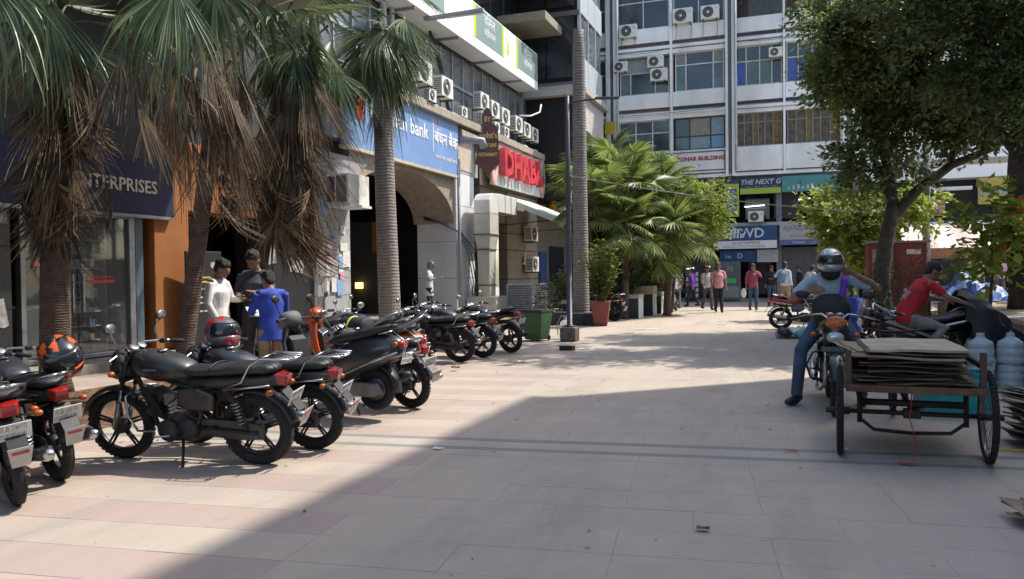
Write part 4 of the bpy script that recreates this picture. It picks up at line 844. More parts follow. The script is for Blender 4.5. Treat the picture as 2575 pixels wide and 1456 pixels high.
# ================================================================ leafy trees
def leaf_cloud(clumps, n, size, seed, flat=.5, elong=2.0, thin=-.3):
    rn = random.Random(seed); vs = []; fs = []
    tot = sum(c[1][0] * c[1][1] * c[1][2] for c in clumps) ** 1
    wts = [(c[1][0] * c[1][1] * c[1][2]) ** .8 for c in clumps]; W = sum(wts)
    for c, wt in zip(clumps, wts):
        k = int(n * wt / W); C, Rr = c[0], c[1]
        tw = max(6, k // 16)
        for _ in range(tw):
            u = Vector((rn.gauss(0, 1), rn.gauss(0, 1), rn.gauss(0, 1))).normalized() * (rn.random() ** .45)
            o = Vector((C[0] + u.x * Rr[0], C[1] + u.y * Rr[1], C[2] + u.z * Rr[2]))
            if noise.noise(o * .9) < thin: continue
            out = Vector((u.x, u.y, u.z * .5 - .1)); out = out.normalized() if out.length > .01 else Vector((1, 0, 0))
            tl_ = rn.uniform(.3, .7)
            for j in range(16):
                p = o + out * tl_ * (j / 16) + Vector((rn.gauss(0, .07), rn.gauss(0, .07), rn.gauss(0, .07) - .08 * (j / 16)))
                d = (out + Vector((rn.gauss(0, .7), rn.gauss(0, .7), rn.gauss(-.25, .5)))).normalized()
                s_ = d.cross(Vector((rn.gauss(0, .5), rn.gauss(0, .5), 1))).normalized()
                L_ = size * rn.uniform(.6, 1.3); w_ = L_ / elong / 2; nn = d.cross(s_) * L_ * .12
                b = len(vs); vs += [p, p + d * L_ * .45 + s_ * w_ + nn, p + d * L_, p + d * L_ * .45 - s_ * w_ + nn]; fs.append((b, b + 1, b + 2, b + 3))
    return vs, fs
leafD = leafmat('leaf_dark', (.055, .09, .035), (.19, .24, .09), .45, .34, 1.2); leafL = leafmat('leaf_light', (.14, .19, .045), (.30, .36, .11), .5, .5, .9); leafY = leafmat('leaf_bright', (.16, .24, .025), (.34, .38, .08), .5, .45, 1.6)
def limbs(e, segs, mat=None, nm='limb'):
    for i, (pts, r0, r1) in enumerate(segs):
        n = len(pts); P_ = []
        for k in range(n - 1):
            for j in range(4):
                t = j / 4; P_.append(Vector(pts[k]).lerp(Vector(pts[k + 1]), t) + Vector((random.uniform(-.015, .015),) * 3))
        P_.append(Vector(pts[-1]))
        MB().tube(P_, [r0 + (r1 - r0) * i_ / (len(P_) - 1) for i_ in range(len(P_))], 10).build('trunk' if i == 0 else nm, mat or bark, e, smooth=True)
t1 = empty('leafy_tree', (1.95, 20.5, 0), 0, 'large dark leafy tree with forked dark trunk filling the upper right', 'tree')
limbs(t1, [([(0, 0, 0), (-.08, 0, 1.3), (.02, 0, 2.1), (.2, .1, 2.9)], .2, .16), ([(.2, .1, 2.85), (.05, .1, 3.9), (-.3, 0, 5.2), (-.5, 0, 6.6)], .13, .06), ([(.15, .1, 2.6), (.7, 0, 3.25), (1.35, -.2, 3.75), (2.2, -.4, 4.1), (3.1, -.5, 4.9)], .13, .06),
    ([(.05, .1, 4.1), (.7, -.3, 5.3), (1.2, -.5, 6.8)], .07, .03), ([(-.2, 0, 4.8), (-.9, -.5, 5.6), (-1.4, -.9, 6.3)], .05, .02), ([(1.35, -.2, 3.75), (1.5, .2, 4.8), (1.9, .4, 6)], .06, .025)])
cl = [((-.6, -.6, 6.2), (.9, 1.1, .9)), ((.1, 0, 6.9), (1.5, 1.4, 1.1)), ((1.3, -.3, 6.2), (1.5, 1.4, 1.1)), ((2.6, -.5, 6.4), (1.5, 1.3, 1.2)), ((.2, -.3, 5.2), (1.3, 1.2, .8)), ((1.4, -.4, 4.9), (1.2, 1.1, .7)), ((2.6, -.4, 5.1), (1.2, 1.1, .7)), ((-.6, -.3, 5.0), (.55, .7, .5)), ((-.1, .2, 3.95), (.75, .8, .4)), ((.7, .1, 4.35), (.8, .8, .4)), ((3.3, -.6, 4.6), (.7, .8, .35)), ((-.6, .3, 7.8), (1.3, 1.3, .8)), ((1.6, 0, 7.9), (1.6, 1.3, .9)), ((-1.0, -1, 5.7), (.5, .6, .4))]
cl += [((-1.2, -3.4, 8.3), (1.5, 1.3, .7)), ((.6, -2.8, 8.4), (1.4, 1.2, .7)), ((-2.4, -2.0, 8.5), (1.0, 1.2, .5)), ((-.5, 0, 4.3), (.6, .7, .5)), ((.3, -.2, 3.7), (.7, .7, .3)), ((2.0, -.2, 4.6), (.9, .8, .4)), ((4.0, -.5, 6.6), (1.3, 1.2, 1.3)), ((2.0, -.4, 5.6), (1.3, 1.2, .8)), ((.9, -.3, 5.6), (1.2, 1.0, .7)), ((3.3, -.3, 5.7), (1.1, 1.0, .7)), ((-.8, -.5, 7.2), (.8, .9, .9))]
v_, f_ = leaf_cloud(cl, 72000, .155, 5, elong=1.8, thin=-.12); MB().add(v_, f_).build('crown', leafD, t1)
v_, f_ = leaf_cloud([((-1.0, -.8, 6.6), (.8, .8, .9)), ((-.9, -.9, 5.7), (.6, .6, .6)), ((.1, -1.1, 7.0), (1.2, .6, .9)), ((-.5, -1, 6.0), (.8, .5, .5)), ((-.6, .2, 3.35), (.6, .6, .35)), ((1.4, -1.4, 6.9), (1.2, .5, .6))], 15000, .12, 6); MB().add(v_, f_).build('sun_painted_crown', leafL, t1)  # paler leaf colour paints sunlight onto the upper left of the crown
# nearer overhanging canopy at the upper right
t2 = empty('leafy_tree', (4.05, 17.5, .6), 0, 'second tree at the right edge with dark trunk wrapped in orange cloth', 'tree')
limbs(t2, [([(-.05, 0, 0), (0, 0, 1.2), (-.1, 0, 2.6), (0, .1, 4.2), (.2, 0, 6)], .22, .12), ([(-.05, 0, 2.9), (-.8, -.2, 3.9), (-1.5, -.4, 4.7)], .1, .04), ([(0, .1, 4.2), (-1.0, -.8, 5.4), (-1.9, -1.2, 6.0)], .08, .03)])
cl = [((-.9, -.6, 5.6), (1.3, 1.2, .9)), ((-.2, -.3, 4.4), (1.1, 1.0, .7)), ((.5, 0, 5.6), (1.3, 1.2, 1.0)), ((-1.8, -.9, 6.4), (1.1, 1.0, .8)), ((-.9, -.3, 4.3), (.7, .8, .5)), ((-.3, 0, 7), (1.8, 1.6, .9)), ((.4, -.8, 3.7), (.9, .8, .4)), ((-1.4, -.8, 5.0), (1.0, .9, .7)), ((.4, -.4, 3.9), (.9, .8, .4))]
v_, f_ = leaf_cloud(cl, 34000, .13, 8); MB().add(v_, f_).build('crown', leafD, t2)
oc = MB()
for k in range(5): oc.tube([(-.0, 0, 1.35 + k * .16), (-.24, -.1, 1.3 + k * .15), (-.1, -.28, 1.42 + k * .16), (.2, -.2, 1.4 + k * .15), (.26, .05, 1.35 + k * .16)], [.05, .1, .12, .1, .05], 8)
oc.tube([(-.25, -.15, 1.6), (-.4, -.2, 1.2), (-.42, -.22, .95)], [.06, .09, .03], 8)
tag(oc.build('orange_cloth', M('orange_cloth', (.75, .13, .02), .75, var=.2), None, smooth=True), 'bright orange cloth tied round the dark trunk at the right edge', 'cloth').location = (4.05, 17.5, .6)
# young broad-leaved trees with bright leaves
def young(name, base, clumps, n, size, mat, label, seed, stem, cat='tree', nm='stem'):
    e = empty(name, base, 0, label, cat); limbs(e, stem, nm=nm); v_, f_ = leaf_cloud(clumps, n, size, seed, elong=1.5); MB().add(v_, f_).build('leaves', mat, e); return e
young('young_tree', (1.4, 24.6, 0), [((-.2, 0, 3.1), (.8, .6, .4)), ((.2, 0, 2.6), (.8, .6, .4)), ((.3, 0, 2.0), (.6, .6, .4)), ((-.8, 0, 3.4), (.4, .3, .2)), ((.5, .1, 1.6), (.4, .4, .25)), ((1.8, .3, 3.2), (.7, .4, .35)), ((.9, 0, 3.3), (.6, .5, .3))], 5200, .19, leafY, 'young tree with big yellow green leaves above the helmeted rider', 12, [([(.5, .3, 0), (.4, .1, 1.2), (.2, 0, 2.2)], .035, .02), ([(.3, 0, 1.9), (-.3, 0, 2.6), (-.8, 0, 2.95)], .02, .01)])
young('young_tree', (3.4, 17.0, .6), [((0, 0, 1.7), (.4, .4, .3)), ((.1, 0, 1.25), (.4, .4, .3)), ((.05, 0, .8), (.4, .3, .3)), ((-.15, 0, 2.1), (.3, .3, .2)), ((.4, 0, 1.5), (.35, .3, .25))], 900, .2, leafY, 'slim young tree with broad leaves on the raised island', 14, [([(0, 0, 0), (.05, 0, 1), (0, 0, 2)], .03, .015)])
young('bougainvillea', (-3.2, 27.6, 0), [((-.1, 0, 3.8), (.5, .6, .4)), ((.3, 0, 3.9), (.6, .7, .6)), ((.2, 0, 3.1), (.6, .7, .6)), ((.5, 0, 3.3), (.45, .5, .6)), ((-.4, 0, 3.6), (.7, .6, .9))], 6500, .12, leafY, 'bright lime green bush with a few red blooms beside the palm clump', 15, [([(-.9, .3, 0), (-.7, 0, 1.8), (-.1, 0, 3)], .05, .03), ([(0, 0, 2.2), (.5, 0, 3.2)], .03, .015)], 'bush')
tg = empty('dark_bush', (1.75, 15.8, 0), 0, 'dark wispy bush behind the black motorcycle in front of the red kiosk', 'bush')
v_, f_ = leaf_cloud([((0, 0, .7), (.5, .5, .6)), ((.1, 0, 1.3), (.4, .4, .4))], 6000, .06, 19, elong=4); MB().add(v_, f_).build('leaves', leafmat('bush_olive', (.03, .045, .015), (.07, .075, .025), .3, .6, 2), tg)
MB().tube([(0, 0, 0), (0, 0, .9)], .04, 6).build('stem', bark, tg)
# ================================================================ pots and planters
def spray(e, n, L_, mat, seed, z0, spread=.6, wdt=.03):
    rn = random.Random(seed); mb = MB()
    for i in range(n):
        az = rn.uniform(0, 6.28); out = rn.uniform(.1, spread); h = L_ * rn.uniform(.5, 1.0); p0 = Vector((rn.uniform(-.1, .1), rn.uniform(-.1, .1), z0)); d = Vector((math.cos(az), math.sin(az), 0))
        for j in range(7):
            t = .25 + .75 * j / 6; p = p0 + d * out * t + Vector((0, 0, h * t))
            for s_ in (-1, 1):
                ld = (d * .5 + Vector((-d.y, d.x, 0)) * s_ * .9 + Vector((0, 0, rn.uniform(-.3, .5)))).normalized(); l = rn.uniform(.1, .2); q = ld.cross(Vector((0, 0, 1))).normalized() * wdt
                mb.add([p, p + ld * l * .5 + q, p + ld * l, p + ld * l * .5 - q], [(0, 1, 2, 3)])
        mb.tube([p0, p0 + d * out * .5 + Vector((0, 0, h * .55)), p0 + d * out + Vector((0, 0, h))], .006, 4)
    return mb.build('leaves', mat, e)
rp = empty('potted_plant', (-4.96, 20.9, 0), R(10), 'tall yellow green plant in a tapered red brown pot beside the bare trunk', 'potted plant')
MB().add([(-.17, -.17, 0), (.17, -.17, 0), (.17, .17, 0), (-.17, .17, 0), (-.26, -.26, .66), (.26, -.26, .66), (.26, .26, .66), (-.26, .26, .66)], [(3, 2, 1, 0), (4, 5, 6, 7), (0, 1, 5, 4), (1, 2, 6, 5), (2, 3, 7, 6), (3, 0, 4, 7)]).build('pot', M('pot_red', (.23, .055, .04), .6, var=.12, dirt=.3), rp, bevel=.01)
spray(rp, 90, 1.7, palmY, 3, .62, .55, .035)
for i, (x, y, hw, h, lab, sd) in enumerate(((-4.95, 24.6, .38, .62, 'first black and white box planter beyond the parked scooter', 5), (-4.75, 26.2, .34, .7, 'second box planter with a beige upper tier', 6), (-4.6, 27.4, .25, .62, 'third narrow black and white planter', 7), (-6.2, 23.3, .4, .5, 'dark planter in the shade under the low fan palm', 8))):
    e = empty('box_planter', (x, y, 0), 0, lab, 'planter', 'planters below the palm clump')
    MB().bx(-hw, hw, -hw, hw, 0, h).build('planter_box', M('planter_dark', (.03, .035, .045), .6), e, bevel=.01)
    for j in range(4): MB().bx(hw - .002, hw + .02, -hw + .02 + j * hw * .5, -hw + hw * .42 + j * hw * .5, 0, h + .02).build('white_slat', white2, e)
    MB().bx(-hw - .03, hw + .03, -hw - .03, hw + .03, h, h + .28 if i == 1 else h + .12).build('rim', cream, e, bevel=.01)
    spray(e, 70, 1.0, leafL if i % 2 else palmG, sd, h + .1, .7, .04)
sh_b = empty('shrub', (-6.2, 25.0, 0), 0, 'dark green shrub mass shading under the fan palms', 'shrub')
v_, f_ = leaf_cloud([((0, 0, .8), (.9, 1.6, .8)), ((.8, 1.5, .9), (.7, 1.2, .8)), ((-.5, -.8, .7), (.7, .8, .6))], 9000, .12, 22); MB().add(v_, f_).build('leaves', leafD, sh_b)
# ================================================================ motorcycles and scooters (forward = +X, left = +Y)
plw = M('plate_white', (.72, .72, .7), .4, var=.04); ink = M('ink', (.06, .05, .06), .7)
def wheel(par, x, r=.31, w_=.045, spokes=5, name='wheel', y=0., z=None, rimm=None, drum=True):
    z = r if z is None else z
    t = MB().ring((x, y, z), 'y', r - w_ * .95, w_, 40, 10, flat=.85).build(name, rubber, par, smooth=True)
    kn = MB()
    for i in range(44):
        a = 2 * math.pi * i / 44; c, s_ = math.cos(a), math.sin(a)
        for q in (-.5, .5): kn.cb((x + c * (r - .009), y + q * w_ * .62, z + s_ * (r - .009)), (.014, w_ * .5, .026), Matrix.Rotation(-a, 3, 'Y'))
    kn.build('tread', rubber, t)
    rm = rimm or M('alloy_black', (.03, .03, .032), .35, .5, var=.2)
    mb = MB().ring((x, y, z), 'y', r - w_ * 1.95, .014, 36, 6, flat=1.7)
    for i in range(spokes):
        a = 2 * math.pi * i / spokes + .3; c, s_ = math.cos(a), math.sin(a); R1 = r - w_ * 2.0
        for b in (-.12, .12): mb.tube([(x + math.cos(a + b * 2.5) * .04, y, z + math.sin(a + b * 2.5) * .04), (x + math.cos(a + b * .6) * R1, y, z + math.sin(a + b * .6) * R1)], [.014, .009], 6)
    mb.build('rim', rm, t, smooth=True)
    if drum: MB().lathe([(.0, -.035), (.075, -.03), (.085, 0), (.075, .03), (0, .035)], 16, Matrix.Translation((x, y, z)) @ Matrix.Rotation(R(90), 4, 'X')).build('hub', engm, t, smooth=True)
    return t
def mudguard(par, x, z, r, a0, a1, w_, mat, name, n=14):
    mb = MB(); V = []; F = []
    for i in range(n + 1):
        a = R(a0 + (a1 - a0) * i / n)
        for k, yy in enumerate((-w_, -w_ * .6, 0, w_ * .6, w_)):
            rr = r - .028 * (abs(yy) / w_) ** 3; V.append((x + math.cos(a) * rr, yy, z + math.sin(a) * rr))
    for i in range(n):
        for k in range(4): o = i * 5 + k; F.append((o, o + 1, o + 6, o + 5))
    return mb.add(V, F).build(name, mat, par, smooth=True, solid=.004)
def loft(secs, n=12):
    """secs: list of (x, zc, half width, half height[, squareness]) -> closed body along X"""
    mb = MB(); V = []; F = []
    for s_ in secs:
        x, zc, hw, hh = s_[:4]; q = s_[4] if len(s_) > 4 else 2.5
        for j in range(n):
            t = 2 * math.pi * j / n; c, s = math.cos(t), math.sin(t)
            V.append((x, math.copysign(abs(c) ** (2 / q), c) * hw, zc + math.copysign(abs(s) ** (2 / q), s) * hh))
    for i in range(len(secs) - 1):
        for j in range(n): F.append((i * n + j, i * n + (j + 1) % n, (i + 1) * n + (j + 1) % n, (i + 1) * n + j))
    F.append(tuple(reversed(range(n)))); F.append(tuple(range((len(secs) - 1) * n, len(secs) * n)))
    return mb.add(V, F)
def plate(par, mx, w_=.2, h_=.13, name='number_plate', rows=2, mt=None):
    q = MB().bx(-w_ / 2, w_ / 2, -.003, .003, -h_ / 2, h_ / 2).build(name, mt or plw, par, bevel=.002); q.matrix_local = mx
    mb = MB(); rn = random.Random(4)
    for j in range(rows):
        zc = (h_ / 4 if j == 0 else -h_ / 4) if rows == 2 else 0; ch = h_ * (.3 if rows == 2 else .55); x = -w_ * .42
        while x < w_ * .38:
            cw_ = w_ * .085; z0, z1 = zc - ch / 2, zc + ch / 2; b = cw_ * .2
            for k in range(3):
                t = rn.choice(((x, x + b, z0, z1), (x + cw_ - b, x + cw_, z0, z1), (x, x + cw_, z1 - b, z1), (x, x + cw_, z0, z0 + b), (x, x + cw_, zc - b / 2, zc + b / 2)))
                mb.bx(t[0], t[1], -.0045 - .0006 * k, -.0031, t[2], t[3])
            x += cw_ * 1.35
    mb.build('plate_characters', M('plate_ink', (.22, .22, .23), .6), q); return q
def motorcycle(loc, rz, label, lean=9, paint=None, stripe=None, rack=True, sport=False, stand=True, group=None, rearflap=True, name='motorcycle', steer=0, mirrors=True, cowl=None, frontplate=False, sc=.9, tailp_m=None):
    paint = paint or black; e = empty(name, loc, 0, label, 'motorcycle', group)
    e.rotation_mode = 'XYZ'; e.matrix_world = Matrix.Translation(loc) @ Matrix.Rotation(rz, 4, 'Z') @ Matrix.Rotation(-R(lean), 4, 'X') @ Matrix.Diagonal((sc, sc, sc * .95, 1))
    xr, xf, r = -.63, .63, .31
    wheel(e, xr, r, .05); wheel(e, xf, r, .042)
    # swingarm, shocks, chain case, frame
    for s in (-1, 1):
        MB().tube([(-.05, s * .11, .36), (xr, s * .11, .31), (xr - .06, s * .11, .31)], .018, 8).build('swingarm', blackp, e, smooth=True)
        sa = MB().tube([(xr + .02, s * .13, .34), (xr + .14, s * .135, .68)], .016, 8).build('shock_absorber', blackp, e, smooth=True)
        sp = MB(); P_ = [(xr + .045 + .06 * t + .03 * math.cos(t * 44), s * .133 + .03 * math.sin(t * 44), .40 + t * .19) for t in [i / 70 for i in range(71)]]
        sp.tube(P_, .006, 5).build('spring', alum, sa)
    MB().prism([(xr - .1, .25), (xr - .11, .36), (xr + .05, .40), (-.02, .43), (.04, .36), (-.02, .28), (xr + .1, .24)], 'y', .07, .1).build('chain_case', M('case_grey', (.06, .058, .055), .5, .3, var=.4), e, bevel=.01)
    fr = MB().tube([(.46, 0, .86), (.38, 0, .62), (.28, 0, .32), (.12, .08, .22), (-.12, .1, .26), (-.2, .1, .45), (-.18, .08, .66), (.1, .03, .72), (.42, 0, .82)], .02, 8)
    fr.tube([(-.18, -.09, .66), (-.2, -.1, .42), (-.12, -.1, .25), (.12, -.08, .22), (.28, 0, .32)], .02, 8).tube([(-.2, .1, .64), (-.55, .09, .68), (-.78, .07, .72)], .014, 6).tube([(-.2, -.1, .64), (-.55, -.09, .68), (-.78, -.07, .72)], .014, 6).build('frame', blackp, e, smooth=True)
    # engine with fins
    en = MB().prism([(-.17, .28), (-.2, .4), (-.1, .47), (.06, .46), (.18, .38), (.2, .28), (.1, .2), (-.1, .2)], 'y', -.1, .1, .88).build('engine', engm, e, bevel=.012)
    MB().lathe([(.0, .1), (.095, .1), (.1, .12), (.08, .145), (0, .15)], 20, Matrix.Translation((-.08, 0, .33)) @ Matrix.Rotation(R(-90), 4, 'X')).build('engine_cover', engm, en, smooth=True)
    MB().lathe([(.0, .1), (.095, .1), (.1, .12), (.08, .14), (0, .145)], 20, Matrix.Translation((.1, 0, .31)) @ Matrix.Rotation(R(-90), 4, 'X')).build('engine_cover', engm, en, smooth=True)
    fn = MB()
    for i in range(9): fn.cb((.2 + i * .012, 0, .42 + i * .026), (.14, .17, .01), rot('Y', -24))
    fn.cb((.25, 0, .53), (.09, .11, .25), rot('Y', -24)); fn.build('cylinder', engm, en)
    MB().cb((.12, 0, .56), (.1, .08, .1)).build('carburettor', alum, en)
    for i in range(2): MB().tube([(-.22, (.06, -.06)[i], .55), (0, (.08, -.08)[i], .6), (.18, .02, .5)], .007, 5).build('cable', blackp, e)
    # exhaust on the right
    ex_ = MB().tube([(.3, -.02, .46), (.4, -.06, .36), (.32, -.12, .22), (.05, -.15, .19), (-.2, -.15, .22), (-.35, -.16, .27)], .019, 8).tube([(-.3, -.165, .25), (-.45, -.17, .29), (-.9, -.18, .37), (-.98, -.18, .385)], [.03, .047, .05, .03], 12).build('exhaust', chrome if not sport else blackp, e, smooth=True)
    MB().tube([(-.5, -.215, .31), (-.8, -.225, .37)], [.02, .02], 6, flat=2.2).build('heat_shield', chrome, ex_)
    # tank, seat, panels
    tk = loft([(-.12, .80, .06, .045), (-.08, .815, .11, .075), (.05, .835, .145, .115), (.2, .855, .155, .135), (.33, .87, .13, .12), (.42, .875, .08, .07), (.45, .875, .04, .035)], 16).build('fuel_tank', paint, e, smooth=True)
    MB().lathe([(.04, 0), (.04, .012), (.02, .018)], 16, Matrix.Translation((.16, 0, .98))).build('filler_cap', chrome, tk, smooth=True)
    if stripe:
        for s in (-1, 1): MB().add([(.36, s * .128, .88), (.34, s * .137, .9), (-.02, s * .137, .80), (-.02, s * .137, .785)], [(0, 1, 2, 3)] if s > 0 else [(3, 2, 1, 0)]).build('tank_stripe', stripe, tk, solid=.004)
    for s in (-1, 1): MB().cb((.18, s * .156, .85), (.13, .006, .018)).build('tank_emblem', M('emblem_silver', (.4, .4, .42), .3, .8), tk)
    if sport:
        st = loft([(-.84, .96, .05, .02), (-.7, .93, .1, .035), (-.52, .9, .12, .04), (-.4, .86, .125, .035), (-.2, .83, .12, .04), (-.05, .84, .09, .035), (.02, .86, .05, .02)], 14)
    else:
        st = loft([(-.86, .845, .06, .02), (-.8, .85, .115, .04), (-.55, .845, .13, .05), (-.38, .83, .13, .045), (-.2, .815, .125, .04), (-.05, .825, .1, .04), (.03, .84, .06, .03)], 14)
    so_ = st.build('seat', seatm, e, smooth=True)
    if not sport: MB().tube([(-.33, -.132, .83), (-.33, -.11, .87), (-.33, 0, .887), (-.33, .11, .87), (-.33, .132, .83)], .007, 6).build('seat_strap', blackp, so_, smooth=True)
    tl_z = .82 if not sport else .9
    tailp = loft([(-.92, tl_z - .08, .03, .03), (-.86, tl_z - .07, .075, .055), (-.6, tl_z - .08, .1, .06), (-.3, .73, .12, .06), (-.15, .71, .1, .06), (-.05, .70, .05, .04)], 14).build('tail_panel', tailp_m or paint, e, smooth=True)
    for s in (-1, 1): MB().prism([(-.34, .5), (-.36, .64), (-.22, .7), (-.04, .68), (-.02, .56), (-.12, .5)], 'y', s * .135 - .02, s * .135 + .02, .8).build('side_panel', paint, e, bevel=.012)
    # tail lamp, plate, flap
    tl_ = MB().add([(-.93, -.05, tl_z - .12), (-.93, .05, tl_z - .12), (-.88, .07, tl_z - .1), (-.88, -.07, tl_z - .1), (-.96, -.045, tl_z - .03), (-.96, .045, tl_z - .03), (-.86, .075, tl_z - .01), (-.86, -.075, tl_z - .01)], [(0, 1, 5, 4), (1, 2, 6, 5), (3, 0, 4, 7), (4, 5, 6, 7), (3, 2, 1, 0), (2, 3, 7, 6)]).build('tail_lamp', redl, e, bevel=.01)
    mudguard(e, xr, r, r + .055, 60, 168, .075, blackp, 'rear_mudguard')
    MB().add([(-.9, -.06, tl_z - .14), (-.9, .06, tl_z - .14), (-1.04, .06, .5), (-1.04, -.06, .5)], [(0, 1, 2, 3)]).build('plate_bracket', blackp, e, solid=.01)
    tm = Matrix.Translation((-.995, 0, tl_z - .21)) @ Matrix.Rotation(R(-90), 4, 'Z') @ Matrix.Rotation(R(24), 4, 'X')
    plate(e, tm, .2, .13)
    if rearflap:
        m_ = Matrix.Translation((-1.065, 0, tl_z - .375)) @ Matrix.Rotation(R(-90), 4, 'Z') @ Matrix.Rotation(R(26), 4, 'X')
        q = MB().add([(-.075, 0, .07), (.075, 0, .07), (.055, 0, -.09), (-.055, 0, -.09)], [(0, 1, 2, 3)]).build('mud_flap', M('flap_pale', (.5, .49, .48), .5, dirt=.3), e, solid=.004); q.matrix_local = m_
        MB().cb((0, -.006, .03), (.1, .006, .022)).build('reflector', redl, q)
    for s in (-1, 1):
        it = MB().tube([(-.85, s * .07, tl_z - .13), (-.86, s * .15, tl_z - .14)], .008, 5).build('indicator_stalk', blackp, e); MB().ell((-.865, s * .175, tl_z - .14), (.03, .032, .024), 10, 6).build('indicator', orl, it, smooth=True)
    # rack or grab rail
    if rack:
        rk = MB()
        for s in (-1, 1): rk.tube([(-.46, s * .15, .70), (-.62, s * .155, .76), (-.7, s * .15, .90), (-.78, s * .12, .95), (-1.02, s * .11, .94)], .009, 7).tube([(-.45, s * .15, .69), (-.85, s * .14, .73)], .009, 7)
        rk.tube([(-1.02, -.11, .94), (-1.05, 0, .94), (-1.02, .11, .94)], .009, 7).tube([(-.79, -.12, .952), (-.79, .12, .952)], .008, 6)
        for y in (-.06, 0, .06): rk.tube([(-.79, y, .952), (-1.04, y, .94)], .006, 5)
        rk.build('luggage_rack', chrome, e, smooth=True)
    elif sport:
        for s in (-1, 1): MB().tube([(-.5, s * .13, .9), (-.62, s * .15, .96), (-.8, s * .12, 1.0), (-.84, s * .06, 1.0)], .011, 7).build('grab_rail', alum, e, smooth=True)
    else:
        gb = MB()
        for s in (-1, 1): gb.tube([(-.42, s * .14, .76), (-.6, s * .16, .83), (-.82, s * .13, .9), (-.92, s * .05, .92), (-.93, 0, .92)], .012, 7)
        gb.build('grab_rail', chrome, e, smooth=True)
    # front end
    hd = (.47, .90); ax_ = Vector((xf, 0, .31)); topv = Vector((.43, 0, .95))
    for s in (-1, 1):
        MB().tube([(topv.x, s * .085, topv.z), (.52, s * .085, .66)], .022, 10).build('fork_upper', blackp, e, smooth=True)
        MB().tube([(.52, s * .085, .66), (.565, s * .085, .5)], .014, 8).build('fork_tube', chrome, e, smooth=True); MB().tube([(.56, s * .085, .53), (xf, s * .085, .30)], .021, 8).build('fork_lower', alum, e, smooth=True)
    MB().cb((.44, 0, .92), (.07, .22, .03)).cb((.485, 0, .74), (.07, .22, .03)).build('fork_yoke', blackp, e, bevel=.006)
    mudguard(e, xf, r, r + .045, 12, 128, .062, paint, 'front_mudguard')
    hb = MB().tube([(.26, .36, .98), (.34, .27, 1.01), (.42, .12, 1.03), (.44, .05, .97), (.44, -.05, .97), (.42, -.12, 1.03), (.34, -.27, 1.01), (.26, -.36, .98)], .011, 8).build('handlebar', chrome, e, smooth=True)
    for s in (-1, 1):
        MB().tube([(.3, s * .3, 1.0), (.235, s * .39, .975)], .018, 8).build('grip', rubber, hb, smooth=True); MB().cb((.33, s * .25, 1.01), (.05, .05, .04)).build('switch_box', blackp, hb, bevel=.006)
        MB().tube([(.36, s * .26, 1.01), (.36, s * .37, .98), (.31, s * .42, .97)], .006, 5).build('lever', alum, hb)
        if mirrors: 
            mm = MB().tube([(.36, s * .22, 1.02), (.4, s * .25, 1.12), (.38, s * .3, 1.2)], .006, 6).build('mirror_stalk', chrome, e, smooth=True)
            MB().ell((.375, s * .31, 1.235), (.018, .068, .045), 14, 8).build('mirror', blackp, mm, smooth=True); MB().ell((.361, s * .31, 1.235), (.006, .06, .038), 14, 8).build('mirror_glass', chrome, mm, smooth=True)
    hl = loft([(.44, .86, .06, .1), (.5, .87, .12, .15), (.56, .86, .12, .14), (.60, .83, .1, .1)], 14).build('headlamp_cowl', cowl or paint, e, smooth=True)
    MB().ell((.60, 0, .8), (.03, .085, .06), 16, 8).build('headlamp', M('lamp_glass', (.5, .52, .55), .08, .3, var=.1, coat=.8), hl, smooth=True)
    for q in (-.045, .045): MB().lathe([(.038, 0), (.042, .03), (.03, .034)], 16, Matrix.Translation((.40, q, 1.0)) @ Matrix.Rotation(R(-35), 4, 'Y')).build('dial', alum, hl, smooth=True)
    for s in (-1, 1):
        it = MB().tube([(.5, s * .1, .82), (.5, s * .17, .82)], .008, 5).build('indicator_stalk', blackp, e); MB().ell((.5, s * .2, .82), (.025, .035, .025), 10, 6).build('indicator', orl, it, smooth=True)
    if frontplate: plate(e, Matrix.Translation((.64, 0, .68)) @ Matrix.Rotation(R(90), 4, 'Z') @ Matrix.Rotation(R(-8), 4, 'X'), .26, .055, rows=1, mt=M('plate_dark', (.06, .065, .07), .5))
    # leg guard, foot pegs, stand
    lg = MB()
    for s in (-1, 1): lg.tube([(.42, s * .05, .66), (.4, s * .2, .62), (.34, s * .26, .48), (.3, s * .22, .34), (.28, s * .06, .28)], .011, 7)
    lg.build('leg_guard', chrome if rack else blackp, e, smooth=True)
    for x, y in ((-.02, .2), (-.02, -.2), (-.32, .19), (-.32, -.19)): MB().tube([(x, math.copysign(.1, y), .28 if x > -.1 else .36), (x, y, .28 if x > -.1 else .36)], .013, 7).build('foot_peg', rubber, e)
    MB().tube([(.08, .14, .27), (.2, .17, .27)], .008, 5).build('gear_lever', chrome, e)
    if stand: MB().tube([(-.02, .1, .26), (-.06, .2, .06), (-.07, .235, -.0)], [.012, .012, .018], 6).build('side_stand', blackp, e, smooth=True)
    return e
